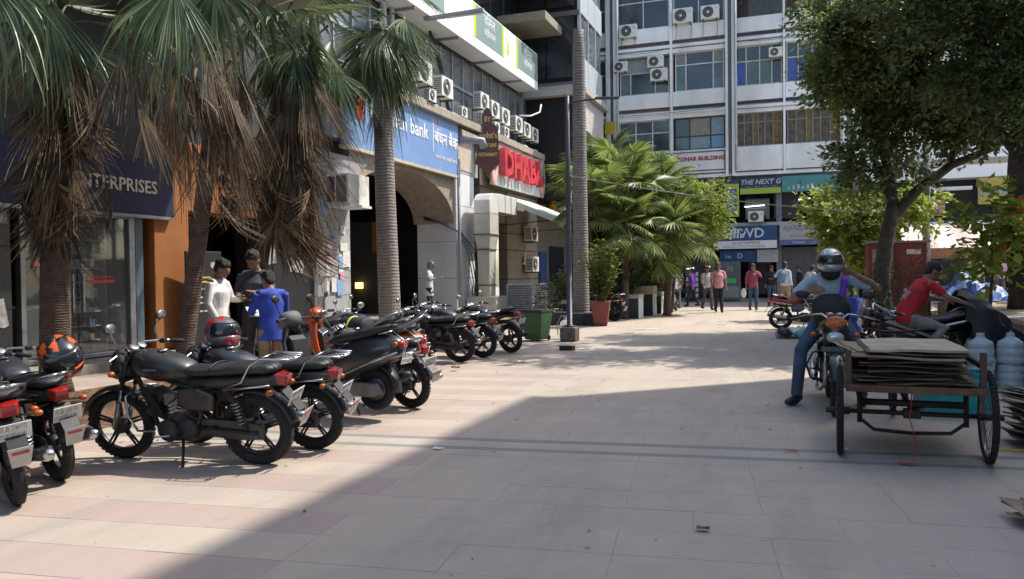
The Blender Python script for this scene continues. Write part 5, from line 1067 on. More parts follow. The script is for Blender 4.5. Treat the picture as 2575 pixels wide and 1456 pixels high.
def scooter(loc, rz, label, paint, lean=0, lift=0., rack=True, group=None, apron=None, cowl=None):
    apron = apron or paint
    e = empty('scooter', loc, 0, label, 'scooter', group); e.matrix_world = Matrix.Translation(loc) @ Matrix.Rotation(rz, 4, 'Z') @ Matrix.Rotation(-R(lean), 4, 'X') @ Matrix.Rotation(R(lift), 4, 'Y') @ Matrix.Scale(.94, 4)
    xr, xf, r = -.6, .63, .225
    gr = M('rim_grey', (.12, .12, .13), .4, .6, var=.2)
    for x in (xr, xf):
        t = MB().ring((x, 0, r), 'y', r - .05, .05, 36, 10).build('wheel', rubber, e, smooth=True)
        MB().lathe([(0, -.04), (.1, -.035), (.13, -.02), (.13, .02), (.1, .035), (0, .04)], 24, Matrix.Translation((x, 0, r)) @ Matrix.Rotation(R(90), 4, 'X')).build('rim', gr, t, smooth=True)
    body = loft([(-.98, .66, .03, .03), (-.93, .65, .1, .1), (-.8, .63, .155, .15), (-.6, .6, .18, .19), (-.4, .55, .185, .2), (-.24, .5, .17, .2), (-.16, .46, .15, .18)], 20).build('rear_body', paint, e, smooth=True)
    st = loft([(-.9, .87, .05, .02), (-.8, .85, .12, .04), (-.6, .81, .14, .055), (-.4, .79, .15, .055), (-.2, .77, .14, .05), (-.1, .75, .08, .03)], 16).build('seat', seatm, e, smooth=True)
    MB().bx(-.2, .28, -.17, .17, .27, .33).build('floorboard', blackp, e, bevel=.02)
    for s in (-1, 1): MB().tube([(-1.0, s * .18, .6), (-.7, s * .235, .52), (-.4, s * .25, .42), (-.25, s * .22, .33), (.0, s * .2, .3)], .011, 7).build('side_rail', chrome, e, smooth=True)
    ap = MB(); V = []; F = []
    prof = [(.27, .30, .17), (.33, .42, .2), (.4, .6, .22), (.43, .78, .2), (.44, .9, .13), (.43, .98, .1)]
    for x, z, w_ in prof:
        for k in range(7):
            u = -1 + 2 * k / 6; V.append((x + .14 * (1 - u * u) - .02, u * w_, z))
    for i in range(len(prof) - 1):
        for k in range(6): o = i * 7 + k; F.append((o, o + 1, o + 8, o + 7))
    ap.add(V, F).build('front_apron', apron, e, smooth=True, solid=.03)
    MB().prism([(.28, .33), (.35, .33), (.44, .78), (.40, .86), (.34, .8)], 'y', -.13, .13).build('inner_apron', blackp, e, bevel=.02)
    hc = loft([(.34, 1.02, .06, .05), (.42, 1.03, .15, .09), (.5, 1.01, .14, .1), (.57, .98, .08, .06)], 16).build('handlebar_cowl', cowl or apron, e, smooth=True)
    MB().ell((.555, 0, .98), (.03, .07, .045), 14, 8).build('headlamp', M('lamp_glass', (.5, .52, .55), .08, .3, var=.1, coat=.8), hc, smooth=True)
    MB().tube([(.33, -.35, 1.02), (.42, -.1, 1.04), (.42, .1, 1.04), (.33, .35, 1.02)], .012, 8).build('handlebar', blackp, e, smooth=True)
    for s in (-1, 1):
        MB().tube([(.36, s * .26, 1.03), (.32, s * .37, 1.015)], .019, 8).build('grip', rubber, e)
        mm = MB().tube([(.4, s * .2, 1.05), (.42, s * .24, 1.16), (.4, s * .28, 1.22)], .006, 6).build('mirror_stalk', blackp, e); MB().ell((.39, s * .29, 1.25), (.016, .065, .045), 14, 8).build('mirror', blackp, mm, smooth=True)
        it = MB().ell((-.93, s * .1, .68), (.035, .03, .03), 10, 6).build('indicator', orl, e, smooth=True)
        MB().tube([(.5, s * .06, .5), (xf, s * .06, r)], .02, 8).build('fork', alum, e, smooth=True)
    mudguard(e, xf, r, r + .05, 15, 165, .075, apron, 'front_mudguard'); mudguard(e, xr, r, r + .06, 75, 190, .085, blackp, 'rear_mudguard')
    MB().ell((-.965, 0, .67), (.035, .075, .05), 14, 8).build('tail_lamp', redl, e, smooth=True)
    plate(e, Matrix.Translation((-1.0, 0, .53)) @ Matrix.Rotation(R(-90), 4, 'Z') @ Matrix.Rotation(R(18), 4, 'X'), .2, .12)
    gb = MB()
    for s in (-1, 1): gb.tube([(-.5, s * .15, .84), (-.7, s * .17, .88), (-.9, s * .13, .97), (-.95, s * .05, 1.0), (-.955, 0, 1.0)], [.012, .016, .02, .016, .014], 8)
    gb.build('grab_rail', M('rail_grey', (.22, .23, .24), .35, .6), e, smooth=True)
    if rack:
        rk = MB()
        for s in (-1, 1): rk.tube([(-.93, s * .13, .82), (-1.06, s * .13, .72), (-1.08, s * .15, .58), (-.85, s * .22, .54)], .008, 6).tube([(-.8, s * .19, .8), (-.93, s * .13, .82)], .008, 6)
        rk.tube([(-1.06, -.13, .72), (-1.06, .13, .72)], .008, 6).tube([(-1.08, -.15, .58), (-1.08, .15, .58)], .008, 6); rk.build('bumper_rails', chrome, e, smooth=True)
    MB().prism([(-.75, .2), (-.7, .3), (-.35, .33), (-.2, .26), (-.3, .17), (-.6, .15)], 'y', -.11, -.05, .85).build('engine', engm, e, bevel=.02)
    MB().prism([(-.75, .19), (-.7, .29), (-.3, .33), (-.15, .26), (-.25, .18), (-.6, .15)], 'y', .07, .13, .85).build('transmission_cover', M('cover_grey', (.25, .24, .23), .5, .5, var=.3), e, bevel=.02)
    MB().tube([(-.3, -.14, .2), (-.5, -.16, .24), (-.85, -.17, .33), (-.92, -.17, .345)], [.025, .05, .055, .03], 12).build('exhaust', blackp, e, smooth=True)
    for s in (-1, 1): MB().tube([(-.2, s * .08, .24), (-.26, s * .15, -.07 if lift else .0)], .012, 6).build('centre_stand', blackp, e)
    if lift: MB().tube([(-.24, -.12, .06), (-.24, .12, .06)], .01, 6).build('stand_bar', blackp, e)
    return e
def helmet(loc, rz, label, shell, accent, tilt=(0, 0), visor=None, s=1.):
    e = empty('helmet', loc, 0, label, 'helmet'); e.matrix_world = Matrix.Translation(loc) @ Matrix.Rotation(rz, 4, 'Z') @ Matrix.Rotation(R(tilt[0]), 4, 'Y') @ Matrix.Rotation(R(tilt[1]), 4, 'X') @ Matrix.Scale(s, 4)
    n, m = 28, 16; V = []; F = []; Fa = []
    for i in range(m + 1):
        ph = math.pi * (.02 + .80 * i / m)
        for j in range(n):
            t = 2 * math.pi * j / n; x = .155 * math.sin(ph) * math.cos(t); y = .128 * math.sin(ph) * math.sin(t); z = .13 * math.cos(ph)
            if x > .06 and z < 0: x += .03 * min(1, -z / .06)
            V.append((x, y, z + .12))
    for i in range(m):
        for j in range(n):
            a = 2 * math.pi * (j + .5) / n; ph = math.pi * (.02 + .80 * (i + .5) / m); z = math.cos(ph)
            if abs(math.atan2(math.sin(a), math.cos(a))) < 1.1 and -.12 < z < .55: continue
            q = (i * n + j, i * n + (j + 1) % n, (i + 1) * n + (j + 1) % n, (i + 1) * n + j)
            (Fa if math.sin(a * 3 + z * 4) * math.cos(z * 7 + a) > .28 else F).append(q)
    o = MB().add(V, F + Fa).build('shell', shell, e, smooth=True, solid=-.012); me = o.data; me.materials.append(accent)
    for i in range(len(F), len(F) + len(Fa)): me.polygons[i].material_index = 1
    V = []; F = []
    for i in range(7):
        z = -.025 + .11 * i / 6
        for j in range(13):
            a = -1.2 + 2.4 * j / 12; rr = math.sqrt(max(0, 1 - (z / .135) ** 2)); V.append((.162 * rr * math.cos(a), .134 * rr * math.sin(a), z + .12))
    for i in range(6):
        for j in range(12): F.append((i * 13 + j, i * 13 + j + 1, i * 13 + j + 14, i * 13 + j + 13))
    MB().add(V, F).build('visor', visor or M('visor_smoke', (.015, .015, .018), .06, coat=.8), e, smooth=True, solid=.003)
    MB().ring((.005, 0, .03), 'z', .105, .012, 24, 6).build('rim_trim', blackp, e, smooth=True)
    MB().ell((0, 0, .1), (.13, .108, .1), 16, 8).build('lining', dark, e, smooth=True); return e

# ---- the left row
G = 'motorbikes and scooters parked in the left row'
silver = M('silver_paint', (.32, .33, .34), .3, .6, var=.08, coat=.4); navyp = M('navy_paint', (.02, .03, .07), .25, coat=.5, var=.1)
redp = M('red_paint', (.4, .02, .015), .3, coat=.4); orangep = M('orange_paint', (.5, .075, .012), .35, var=.12, coat=.4); charc = M('charcoal_paint', (.03, .032, .036), .3, coat=.6, var=.15)
def face(rear, heading, wb=1.13):   # centre from the rear wheel contact and the heading in degrees
    a = R(heading); return (rear[0] + math.cos(a) * wb / 2, rear[1] + math.sin(a) * wb / 2, 0), a
def bike_at(rear, heading, *a, **k): l, h = face(rear, heading); return motorcycle(l, h, *a, group=G, **k)
b1 = bike_at((-4.66, 3.66), 152, 'black motorcycle cut by the left frame edge, nearest of the row', rack=False, lean=7, mirrors=False)
b2 = bike_at((-4.93, 4.2), 160, 'black motorcycle carrying the orange and black helmet', rack=False, mirrors=False, lean=7, paint=charc)
b3 = bike_at((-3.87, 5.02), 187, 'dusty black motorcycle with chrome rack shown fully side on', lean=8, sc=.94, paint=M('dusty_black', (.03, .028, .026), .42, var=.4, scale=5, coat=.2))
b4 = bike_at((-3.75, 5.6), 184, 'black motorcycle with red tail lamp and the red black helmet on its tank', lean=8, mirrors=False, paint=charc, stripe=M('stripe_blue', (.05, .12, .4), .4))
s1 = scooter((-4.45, 6.95, .05), R(176), 'glossy black scooter on its centre stand with raised rear wheel', charc, apron=None, cowl=M('dusty_grey', (.12, .12, .115), .7, var=.3), lift=4.5, group=G); 
b5 = bike_at((-3.9, 7.65), 165, 'grey motorcycle half hidden behind the black scooter', rack=False, lean=7, paint=silver, rearflap=True)
s2 = scooter((-5.15, 8.55, 0), R(196), 'orange scooter with dark leg shield beyond the black scooter', orangep, lean=7, group=G, rack=False)
b6 = bike_at((-5.15, 11.85), 178, 'black motorcycle with silver nose, chrome rack and muddy tyre in the second cluster', lean=7, cowl=silver)
b7 = bike_at((-5.05, 12.6), 172, 'black motorcycle tight behind the muddy tyred one', lean=7, paint=charc, stripe=M('stripe_red', (.4, .03, .02), .4), mirrors=False)
b8 = bike_at((-4.86, 13.5), 158, 'black sports motorcycle with raised tail next to the green bin', lean=8, sport=True, rack=False, rearflap=False)
b9 = bike_at((-5.9, 13.9), 170, 'silver tanked motorcycle at the back of the second cluster', lean=7, paint=silver, rack=False)
b10 = bike_at((-5.9, 11.2), 185, 'blue black motorcycle seen over the chrome racks', lean=7, paint=navyp, rack=False)
b11 = bike_at((-5.05, 23.0), 168, 'small dark motorcycle with white plate just beyond the red pot', lean=7)
s4 = scooter((-6.9, 9.7, 0), R(195), 'grey scooter standing back between the granite wall and the row', silver, lean=7, group=G, rack=False)
s5 = scooter((-4.2, 28.9, 0), R(88), 'grey scooter ridden away past the planters', silver, lean=0, group=None, rack=True)
# saddle bag on the grey motorcycle
sb = empty('saddle_bag', (-4.72, 7.9, .735), R(165), 'black ribbed roll bag with a yellow tag on the grey motorcycle', 'bag')
MB().tube([(-.2, 0, .1), (-.17, 0, .1), (.17, 0, .1), (.2, 0, .1)], [.09, .12, .12, .09], 16).build('roll', M('bag_black', (.02, .02, .02), .7, bump=.4), sb, smooth=True); MB().ring((.02, 0, .1), 'x', .122, .012, 20, 6).build('yellow_tag', lime, sb)
helmet((-5.0, 4.32, .76), R(-20), 'full face black and orange helmet hung on the second motorcycle', M('helmet_black', (.02, .02, .022), .2, coat=.6), M('helmet_orange', (.75, .12, .02), .25, coat=.6, var=.05), (25, 20), s=1.12)
helmet((-4.62, 5.55, .815), R(-25), 'red and grey patterned helmet resting on the black motorcycle tank', M('helmet_grey', (.13, .13, .135), .25, coat=.6), M('helmet_red', (.5, .02, .02), .25, coat=.6, var=.05), (0, 0), s=1.1)
# ---- right side vehicles
bR = motorcycle((.34, 8.98, 0), R(-90), 'black commuter motorcycle facing the camera with orange emblem on its nose', lean=1, rack=False, stand=False, frontplate=True, mirrors=True, sc=1.0)
MB().ell((.585, 0, .95), (.035, .1, .07), 14, 8).build('orange_emblem', M('emblem_orange', (.8, .16, .04), .5, var=.5, scale=30), bR, smooth=True)
bK = motorcycle((1.32, 11.2, 0), R(192), 'black sports motorcycle standing across behind the cardboard cart', lean=8, sport=True, rack=False, stripe=M('stripe_silver', (.4, .38, .36), .4), rearflap=False, sc=1.0)
MB().add([(.36, .165, .84), (.30, .17, .87), (-.42, .15, .56), (-.44, .15, .53)], [(0, 1, 2, 3)]).add([(.34, .165, .76), (.30, .166, .78), (-.02, .15, .66), (-.02, .15, .645)], [(0, 1, 2, 3)]).build('body_stripe', M('stripe_silver', (.4, .38, .36), .4), bK, solid=.004)
MB().prism([(.38, .66), (.40, .84), (.1, .78), (-.2, .66), (-.44, .6), (-.3, .52), (.1, .55)], 'y', .1, .15, .9).build('fairing', black, bK, bevel=.01)
MB().tube([(-.9, .17, .95), (-.7, .2, .88), (-.35, .2, .8), (-.3, .19, .72)], .016, 8).build('chrome_guard', chrome, bK, smooth=True)
bP = motorcycle((.2, 20.4, 0), R(4), 'parked motorcycle with red tail and grey seat in front of the far shops', lean=8, sport=True, rack=False, tailp_m=redp, rearflap=False, mirrors=False)
# ================================================================ people (facing = +X, left = +Y)
skin = M('skin_brown', (.25, .135, .085), .5, var=.08, scale=20); hairm = M('hair_black', (.012, .010, .009), .5, var=.3, scale=60, bump=.6); eyem = M('eye_dark', (.02, .015, .012), .3)
shoem = M('shoe_dark', (.02, .018, .02), .5); solem = M('sole_pale', (.4, .38, .36), .7)
def remesh(mb, name, mat, parent, vox=.016, smooth_it=3, mx=None):
    me = D.meshes.new(name); me.from_pydata(mb.v, [], mb.f); me.update(); o = D.objects.new(name, me); COL.objects.link(o)
    r_ = o.modifiers.new('r', 'REMESH'); r_.mode = 'VOXEL'; r_.voxel_size = vox
    s_ = o.modifiers.new('s', 'SMOOTH'); s_.iterations = smooth_it; s_.factor = .5
    bpy.context.view_layer.update(); m2 = D.meshes.new_from_object(o.evaluated_get(bpy.context.evaluated_depsgraph_get()))
    D.objects.remove(o); m2.materials.clear(); m2.materials.append(mat); m2.polygons.foreach_set('use_smooth', [True] * len(m2.polygons)); m2.name = name
    q = D.objects.new(name, m2); COL.objects.link(q); q.parent = parent; return q
STAND = dict(pel=(0, 0, .93), wai=(.0, 0, 1.06), che=(.01, 0, 1.26), nec=(-.01, 0, 1.43), hea=(.03, 0, 1.575), shL=(-.01, .185, 1.385), shR=(-.01, -.185, 1.385),
    elL=(-.03, .235, 1.11), elR=(-.03, -.235, 1.11), wrL=(.05, .25, .87), wrR=(.05, -.25, .87), hiL=(0, .09, .9), hiR=(0, -.09, .9), knL=(.02, .1, .49), knR=(.02, -.1, .49), anL=(-.02, .11, .08), anR=(-.02, -.11, .08))
def V3(p): return Vector(p)
def person(loc, rz, label, shirt, trousers, pose=None, sleeve=.5, h=1.68, vox=.018, shoes=shoem, hair=True, hang=.0, group=None, helmet_on=False, fingers=False, hairlen=0, yaw=0, belly=0., bare=False):
    J = dict(STAND); J.update(pose or {}); J = {k: V3(v) for k, v in J.items()}
    e = empty('person', loc, rz, label, 'person', group); k = h / 1.70; e.scale = (k, k, k)
    up = (J['hea'] - J['nec']).normalized(); lat = (J['shL'] - J['shR']).normalized(); fwd = lat.cross(up).normalized()
    if yaw: fwd = Matrix.Rotation(R(yaw), 3, up) @ fwd; 
    side = up.cross(fwd).normalized()
    Rm = Matrix((fwd, side, up)).transposed()
    H = J['hea']; mb = MB()
    # head with jaw, nose, ears and brow, then neck, torso, limbs: all fused by the voxel remesh
    mb.ell(H + up * .025 - fwd * .01, (.098, .078, .105), 16, 12, Rm); mb.ell(H - up * .045 + fwd * .022, (.07, .058, .07), 14, 10, Rm)
    mb.ell(H - up * .012 + fwd * .098, (.018, .013, .026), 8, 6, Rm); mb.ell(H - up * .06 + fwd * .085, (.014, .028, .012), 8, 6, Rm); mb.ell(H + up * .03 + fwd * .078, (.02, .05, .014), 8, 6, Rm)
    for s in (-1, 1): mb.ell(H - up * .005 + side * .08 * s - fwd * .005, (.022, .012, .032), 8, 6, Rm)
    mb.tube([J['nec'] - up * .04, H - up * .03 - fwd * .01], [.058, .055], 12)
    tl = [J['pel'] - V3((0, 0, .05)), J['pel'], J['wai'], J['che'], J['nec'] - up * .05]
    mb.tube(tl, [(.15, .1), (.16, .11), (.135, .095 + belly * .5), (.16, .11), (.1, .07)], 16, side=lat)
    mb.tube([J['shL'], J['nec'] - up * .05, J['shR']], [.055, .07, .055], 10)
    for s in 'LR':
        sh, el, wr, hi, kn, an = (J[a + s] for a in ('sh', 'el', 'wr', 'hi', 'kn', 'an'))
        mb.tube([sh, sh.lerp(el, .5), el, el.lerp(wr, .3), wr], [.052, .045, .038, .037, .026], 10)
        hd = (wr - el).normalized(); palm = J.get('pm' + s, wr + hd * .085); pd = (palm - wr).normalized()
        sd = J.get('hs' + s); sd = V3(sd) if sd else lat; sd = (sd - pd * sd.dot(pd)).normalized(); nm = pd.cross(sd)
        mb.tube([wr - pd * .02, wr + pd * .03, wr + pd * .085], [(.026, .02), (.04, .017), (.042, .015)], 10, side=sd)
        curl = .9 if hang else .35
        for i, (o, l) in enumerate(((-.03, .068), (-.01, .078), (.01, .074), (.03, .06))):
            b = wr + pd * .08 + sd * o; m_ = b + pd * l * .5 - nm * l * .15; t_ = m_ + (pd * .8 - nm * .7).normalized() * l * .5
            mb.tube([b, m_, t_], [.0105, .0098, .0085], 6)
        th = -1 if s == 'L' else 1
        mb.tube([wr + pd * .025 + sd * .03 * th, wr + pd * .06 + sd * .06 * th, wr + pd * .095 + sd * .06 * th], [.014, .012, .0095], 6)
        mb.tube([hi, hi.lerp(kn, .5), kn, kn.lerp(an, .35), an], [.082, .068, .052, .052, .036], 12)
        fd = J.get('ft' + s); fd = V3(fd).normalized() if fd is not None else V3((1, 0, 0))
        mb.tube([an - V3((0, 0, .03)) - fd * .05, an - V3((0, 0, .03)) + fd * .05, an - V3((0, 0, .045)) + fd * .15], [.036, .038, .026], 8)
    remesh(mb, 'body', skin, e, vox * .8)
    # clothes
    if shirt:
        c = MB(); hem = J['pel'] + V3((0, 0, -.06 - hang))
        rr = [(.185, .135), (.18, .13), (.158, .118 + belly), (.182, .13), (.13, .092), (.07, .065)]
        c.tube([hem, J['pel'], J['wai'], J['che'], J['nec'] - up * .055, J['nec'] - up * .0], rr, 18, side=lat)
        c.tube([J['shL'], J['nec'] - up * .06, J['shR']], [.056, .08, .056], 12)
        for s in 'LR':
            sh, el, wr = J['sh' + s], J['el' + s], J['wr' + s]
            if sleeve <= 1: end = sh.lerp(el, sleeve); c.tube([sh, sh.lerp(end, .5), end], [.062, .064, .062], 12)
            else: c.tube([sh, sh.lerp(el, .5), el, el.lerp(wr, .45), el.lerp(wr, sleeve - 1)], [.062, .058, .052, .048, .042], 12)
        so_ = remesh(c, 'shirt', shirt, e, vox * .85, 2)
        cl_ = MB().ring(J['nec'] - up * .0 + fwd * .008, 'z', .062, .012, 16, 6); cl_.build('collar', shirt, so_, smooth=True)
    c = MB(); c.tube([J['pel'] + V3((0, 0, .08)), J['pel'], (J['hiL'] + J['hiR']) / 2 - V3((0, 0, .03))], [(.162, .118), (.17, .125), (.14, .11)], 16, side=(J['hiL'] - J['hiR']))
    for s in 'LR':
        hi, kn, an = J['hi' + s], J['kn' + s], J['an' + s]
        c.tube([hi, hi.lerp(kn, .5), kn, kn.lerp(an, .5), an + (an - kn).normalized() * -.01], [.1, .085, .069, .064, .058], 12)
    remesh(c, 'trousers', trousers, e, vox * .9, 2)
    if not bare:
        for s in 'LR':
            an = J['an' + s]; fd = J.get('ft' + s); fd = V3(fd).normalized() if fd is not None else V3((1, 0, 0))
            sm_ = MB().tube([an + V3((0, 0, .0)) - fd * .05, an - V3((0, 0, .035)) + fd * .03, an - V3((0, 0, .04)) + fd * .13, an - V3((0, 0, .045)) + fd * .185], [.048, .05, .042, .025], 10); sm_.build('shoe', shoes, e, smooth=True)
    for s in (-1, 1): MB().ell(H + up * .008 + side * .03 * s + fwd * .088, (.008, .014, .008), 8, 6, Rm).build('eye', eyem, e)
    if hair:
        c = MB(); c.ell(H + up * .05 - fwd * .022, (.104, .088, .092), 18, 12, Rm); c.ell(H - up * .0 - fwd * .05, (.066, .08, .085), 14, 10, Rm)
        c.ell(H + up * .088 + fwd * .035, (.045, .062, .026), 12, 8, Rm)
        for i in range(26):
            a = i * 2.4; zz = .3 + .7 * (i % 9) / 9; d = fwd * math.cos(a) * .09 * math.sqrt(1 - zz * zz * .8) + side * math.sin(a) * .08 * math.sqrt(1 - zz * zz * .8) + up * .09 * zz
            c.ell(H + up * .045 - fwd * .02 + d, (.022, .02, .018), 6, 5)
        remesh(c, 'hair', hairm, e, .012, 1)
    return e
def stuff_cloth(n, c, **k): return M(n, c, .8, var=.22, scale=5, bump=.12, **k)
blk = stuff_cloth('cloth_black', (.014, .014, .017)); jean = stuff_cloth('cloth_denim', (.05, .085, .14)); khaki = stuff_cloth('cloth_khaki', (.30, .2, .11)); wht = stuff_cloth('cloth_white', (.66, .66, .65)); gryc = stuff_cloth('cloth_grey', (.075, .075, .09)); slate = stuff_cloth('cloth_slate', (.07, .066, .066))
bluec = stuff_cloth('cloth_blue', (.03, .07, .42)); pinkc = stuff_cloth('cloth_pink', (.62, .29, .31)); maroon = stuff_cloth('cloth_maroon', (.30, .05, .09)); creamc = stuff_cloth('cloth_cream', (.5, .5, .4)); pbl = stuff_cloth('cloth_pale_blue', (.34, .42, .5)); redc = stuff_cloth('cloth_red', (.46, .012, .02)); purp = stuff_cloth('cloth_purple', (.16, .04, .4))
chk = stuff_cloth('cloth_check', (.1, .18, .34))
def item(e, mb, name, mat, label, cat, **k):
    o = mb.build(name, mat, None, **k); o.matrix_world = Matrix.Translation(e.location) @ Matrix.Rotation(e.rotation_euler.z, 4, 'Z') @ Matrix.Diagonal((*e.scale, 1)); tag(o, label, cat); return o
# trio by the palm
m1 = person((-6.93, 8.27, 0), R(12), 'man in a bright white shirt and black trousers using a phone beside the leaning palm', wht, blk,
    dict(elL=(.06, .24, 1.16), wrL=(.27, .16, 1.17), elR=(-.02, -.24, 1.12), wrR=(.1, -.22, .9), hea=(.06, 0, 1.56)), sleeve=1.85, h=1.66, vox=.014)
item(m1, MB().cb((.38, .12, 1.2), (.13, .07, .012), rot('Y', -25)), 'phone', blackp, 'black phone held by the man in the white shirt', 'phone')
m2 = person((-6.8, 8.85, 0), R(-80), 'tall man in a dark grey shirt standing in the shade looking down at his phone', gryc, slate,
    dict(elL=(.08, .25, 1.12), wrL=(.28, .1, 1.17), elR=(.06, -.25, 1.12), wrR=(.26, -.1, 1.13), hea=(.07, 0, 1.56)), sleeve=1.9, h=1.78, vox=.016)
item(m2, MB().cb((.36, .03, 1.17), (.12, .08, .012), rot('Y', -30)), 'phone', blackp, 'phone held by the tall man in grey', 'phone')
m3 = person((-5.92, 7.98, 0), R(150), 'boy in a royal blue shirt and khaki trousers reading a leaflet, seen from behind', bluec, khaki,
    dict(elL=(.1, .24, 1.13), wrL=(.3, .14, 1.12), elR=(.1, -.25, 1.13), wrR=(.3, -.1, 1.08), hea=(.09, 0, 1.55), nec=(.02, 0, 1.43)), sleeve=1.3, h=1.5, vox=.014, hang=.12, yaw=12)
item(m3, MB().cb((.42, .02, 1.13), (.2, .28, .008), rot('Y', -40)), 'leaflet', M('leaflet', (.45, .52, .58), .6, var=.25, scale=18), 'pale blue printed leaflet held by the boy in blue', 'leaflet')
m4 = person((-10.35, 21.55, .15), R(20), 'grey haired man in a long white shirt eating from a plate under the arch', stuff_cloth('cloth_pale_white', (.55, .62, .68)), blk,
    dict(elL=(.04, .28, 1.22), wrL=(.16, .1, 1.46), elR=(.02, -.25, 1.13), wrR=(.27, -.12, 1.18), hea=(.06, 0, 1.56)), sleeve=.75, h=1.68, vox=.016, hang=.22)
for c_ in m4.children:
    if c_.name.startswith('hair'): c_.data.materials[0] = M('hair_grey', (.16, .16, .17), .6, var=.3)
item(m4, MB().lathe([(0, 0), (.07, .003), (.1, .018), (.098, .022), (.07, .01), (0, .008)], 18, Matrix.Translation((.37, -.1, 1.2))), 'paper_plate', M('plate_yellow', (.65, .55, .25), .6), 'small yellowish plate held by the man eating under the arch', 'plate', smooth=True)
# rider
SEAT = dict(pel=(-.12, 0, .88), wai=(-.1, 0, 1.0), che=(-.04, 0, 1.2), nec=(0, 0, 1.37), hea=(.05, 0, 1.50), shL=(-.03, .19, 1.32), shR=(-.03, -.19, 1.32), hiL=(-.08, .1, .86), hiR=(-.08, -.1, .86),
    knL=(.3, .26, .62), knR=(.3, -.3, .58), anL=(.12, .3, .09), anR=(.3, -.42, .09), elL=(.1, .42, 1.22), wrL=(.17, .26, 1.42), elR=(.1, -.33, 1.05), wrR=(.3, -.1, 1.1))
mr = person((.34, 9.2, 0), R(-90), 'rider in pale blue shirt and jeans with silver helmet, tugging his strap', stuff_cloth('cloth_sky', (.36, .46, .54)), jean,
    dict(SEAT, elL=(-.02, .5, 1.22), wrL=(.12, .22, 1.38), pmL=(.15, .13, 1.43), elR=(.02, -.42, 1.08), wrR=(.2, -.2, 1.2), pmR=(.26, -.1, 1.22), hsR=(0, 0, 1), anR=(.3, -.35, .09), ftR=(1, -.6, 0)), sleeve=.7, h=1.70, vox=.012, hair=False)
hm = helmet((.34, 9.19, 1.385), R(-90), 'glossy silver full face helmet on the rider', M('helmet_silver', (.42, .43, .45), .3, .45, coat=.6, var=.04), M('helmet_mid_silver', (.3, .3, .32), .3, .45, coat=.6), (8, 0), s=1.1)
MBs = MB().tube([(-.02, .16, 1.40), (.1, .13, 1.30), (.13, .1, 1.1), (.1, .1, .95)], [(.02, .006)] * 4, 8, side=(0, 1, 0)); item(mr, MB().tube([(.02, .15, 1.36), (.13, .13, 1.3), (.15, .11, 1.12), (.12, .1, .98)], [(.033, .008)] * 4, 8, side=(0, 1, 0)), 'strap', purp, 'purple bag strap across the rider', 'strap', smooth=True)
item(mr, MB().ell((.1, 0, 1.38), (.08, .1, .07), 12, 8), 'face_scarf', blk, 'black scarf wrapped round the neck of the rider', 'scarf', smooth=True)
item(mr, loft([(.06, 1.0, .15, .12), (.12, 1.0, .2, .17), (.2, .98, .19, .16), (.25, .97, .14, .12)], 14), 'bag', M('bag_black', (.02, .02, .02), .7, bump=.4), 'black bag worn on the front of the rider', 'bag', smooth=True)
# red shirt
mrd = person((1.3, 10.98, 0), R(16), 'boy in a red T-shirt with white back print leaning forward on the black motorcycle', redc, stuff_cloth('cloth_dusty_grey', (.2, .185, .17)),
    dict(pel=(-.05, 0, .86), wai=(.0, 0, 1.0), che=(.14, 0, 1.2), nec=(.24, 0, 1.36), hea=(.32, 0, 1.47), shL=(.2, .18, 1.32), shR=(.2, -.18, 1.32), elL=(.36, .26, 1.13), wrL=(.6, .28, 1.08), elR=(.4, -.25, 1.14), wrR=(.62, -.24, 1.06),
        hiL=(-.02, .1, .84), hiR=(-.02, -.1, .84), knL=(.34, .22, .72), knR=(.38, -.2, .74), anL=(.14, .24, .36), anR=(.02, -.24, .38)), sleeve=.75, h=1.6, vox=.014)
pm = MB(); rn = random.Random(2)
for i in range(16):
    z = 1.24 - .018 * (i % 9) - .03 * (i // 9); y = rn.uniform(-.1, .1) * (1 - (i % 9) / 14); x = -.15 + (z - .95) * .52
    pm.tube([(x + .008, y - .05, z), (x + .012, y, z + .012), (x + .008, y + .045, z - .006)], .0065, 5)
item(mrd, pm, 'shirt_print', M('print_white', (.42, .42, .42), .6), 'white graffiti style print on the red T-shirt back', 'print')
# pedestrians far down
W1 = dict(knL=(.16, .1, .5), anL=(.2, .1, .1), knR=(-.02, -.1, .49), anR=(-.25, -.1, .14), elL=(-.12, .24, 1.13), wrL=(-.14, .25, .9), elR=(.06, -.24, 1.12), wrR=(.2, -.22, .92))
F_ = 'people walking in front of the far shops'
person((-2.55, 28.3, 0), R(-75), 'man in a pale pink shirt and black trousers walking towards the camera', pinkc, blk, dict(knL=(.08, .08, .5), anL=(.12, .09, .09), knR=(.04, -.08, .49), anR=(-.1, -.08, .1)), .8, 1.72, .024, group=F_, belly=.03, hang=.04)
person((-1.5, 30.3, 0), R(-80), 'man in a maroon checked shirt and jeans holding his hand to his mouth', maroon, jean, dict(elL=(.1, .28, 1.2), wrL=(.18, .06, 1.44), knL=(.1, .1, .5), anL=(.08, .1, .09)), 1.6, 1.68, .024, group=F_, belly=.03, hang=.04)
tag(MB().ell((-1.82, 30.1, .62), (.1, .06, .18), 10, 8).build('plastic_bag', M('bag_white', (.75, .75, .75), .4), None, smooth=True), 'white plastic bag carried by the man in the maroon shirt', 'bag')
person((-.4, 29.6, 0), R(60), 'man in a white shirt and khaki trousers walking away with a blue backpack', stuff_cloth('cloth_blue_white', (.55, .62, .7)), khaki, dict(elL=(-.05, .34, 1.2), wrL=(.12, .42, 1.22), knR=(.1, -.1, .5)), 1.9, 1.72, .024, group=F_)
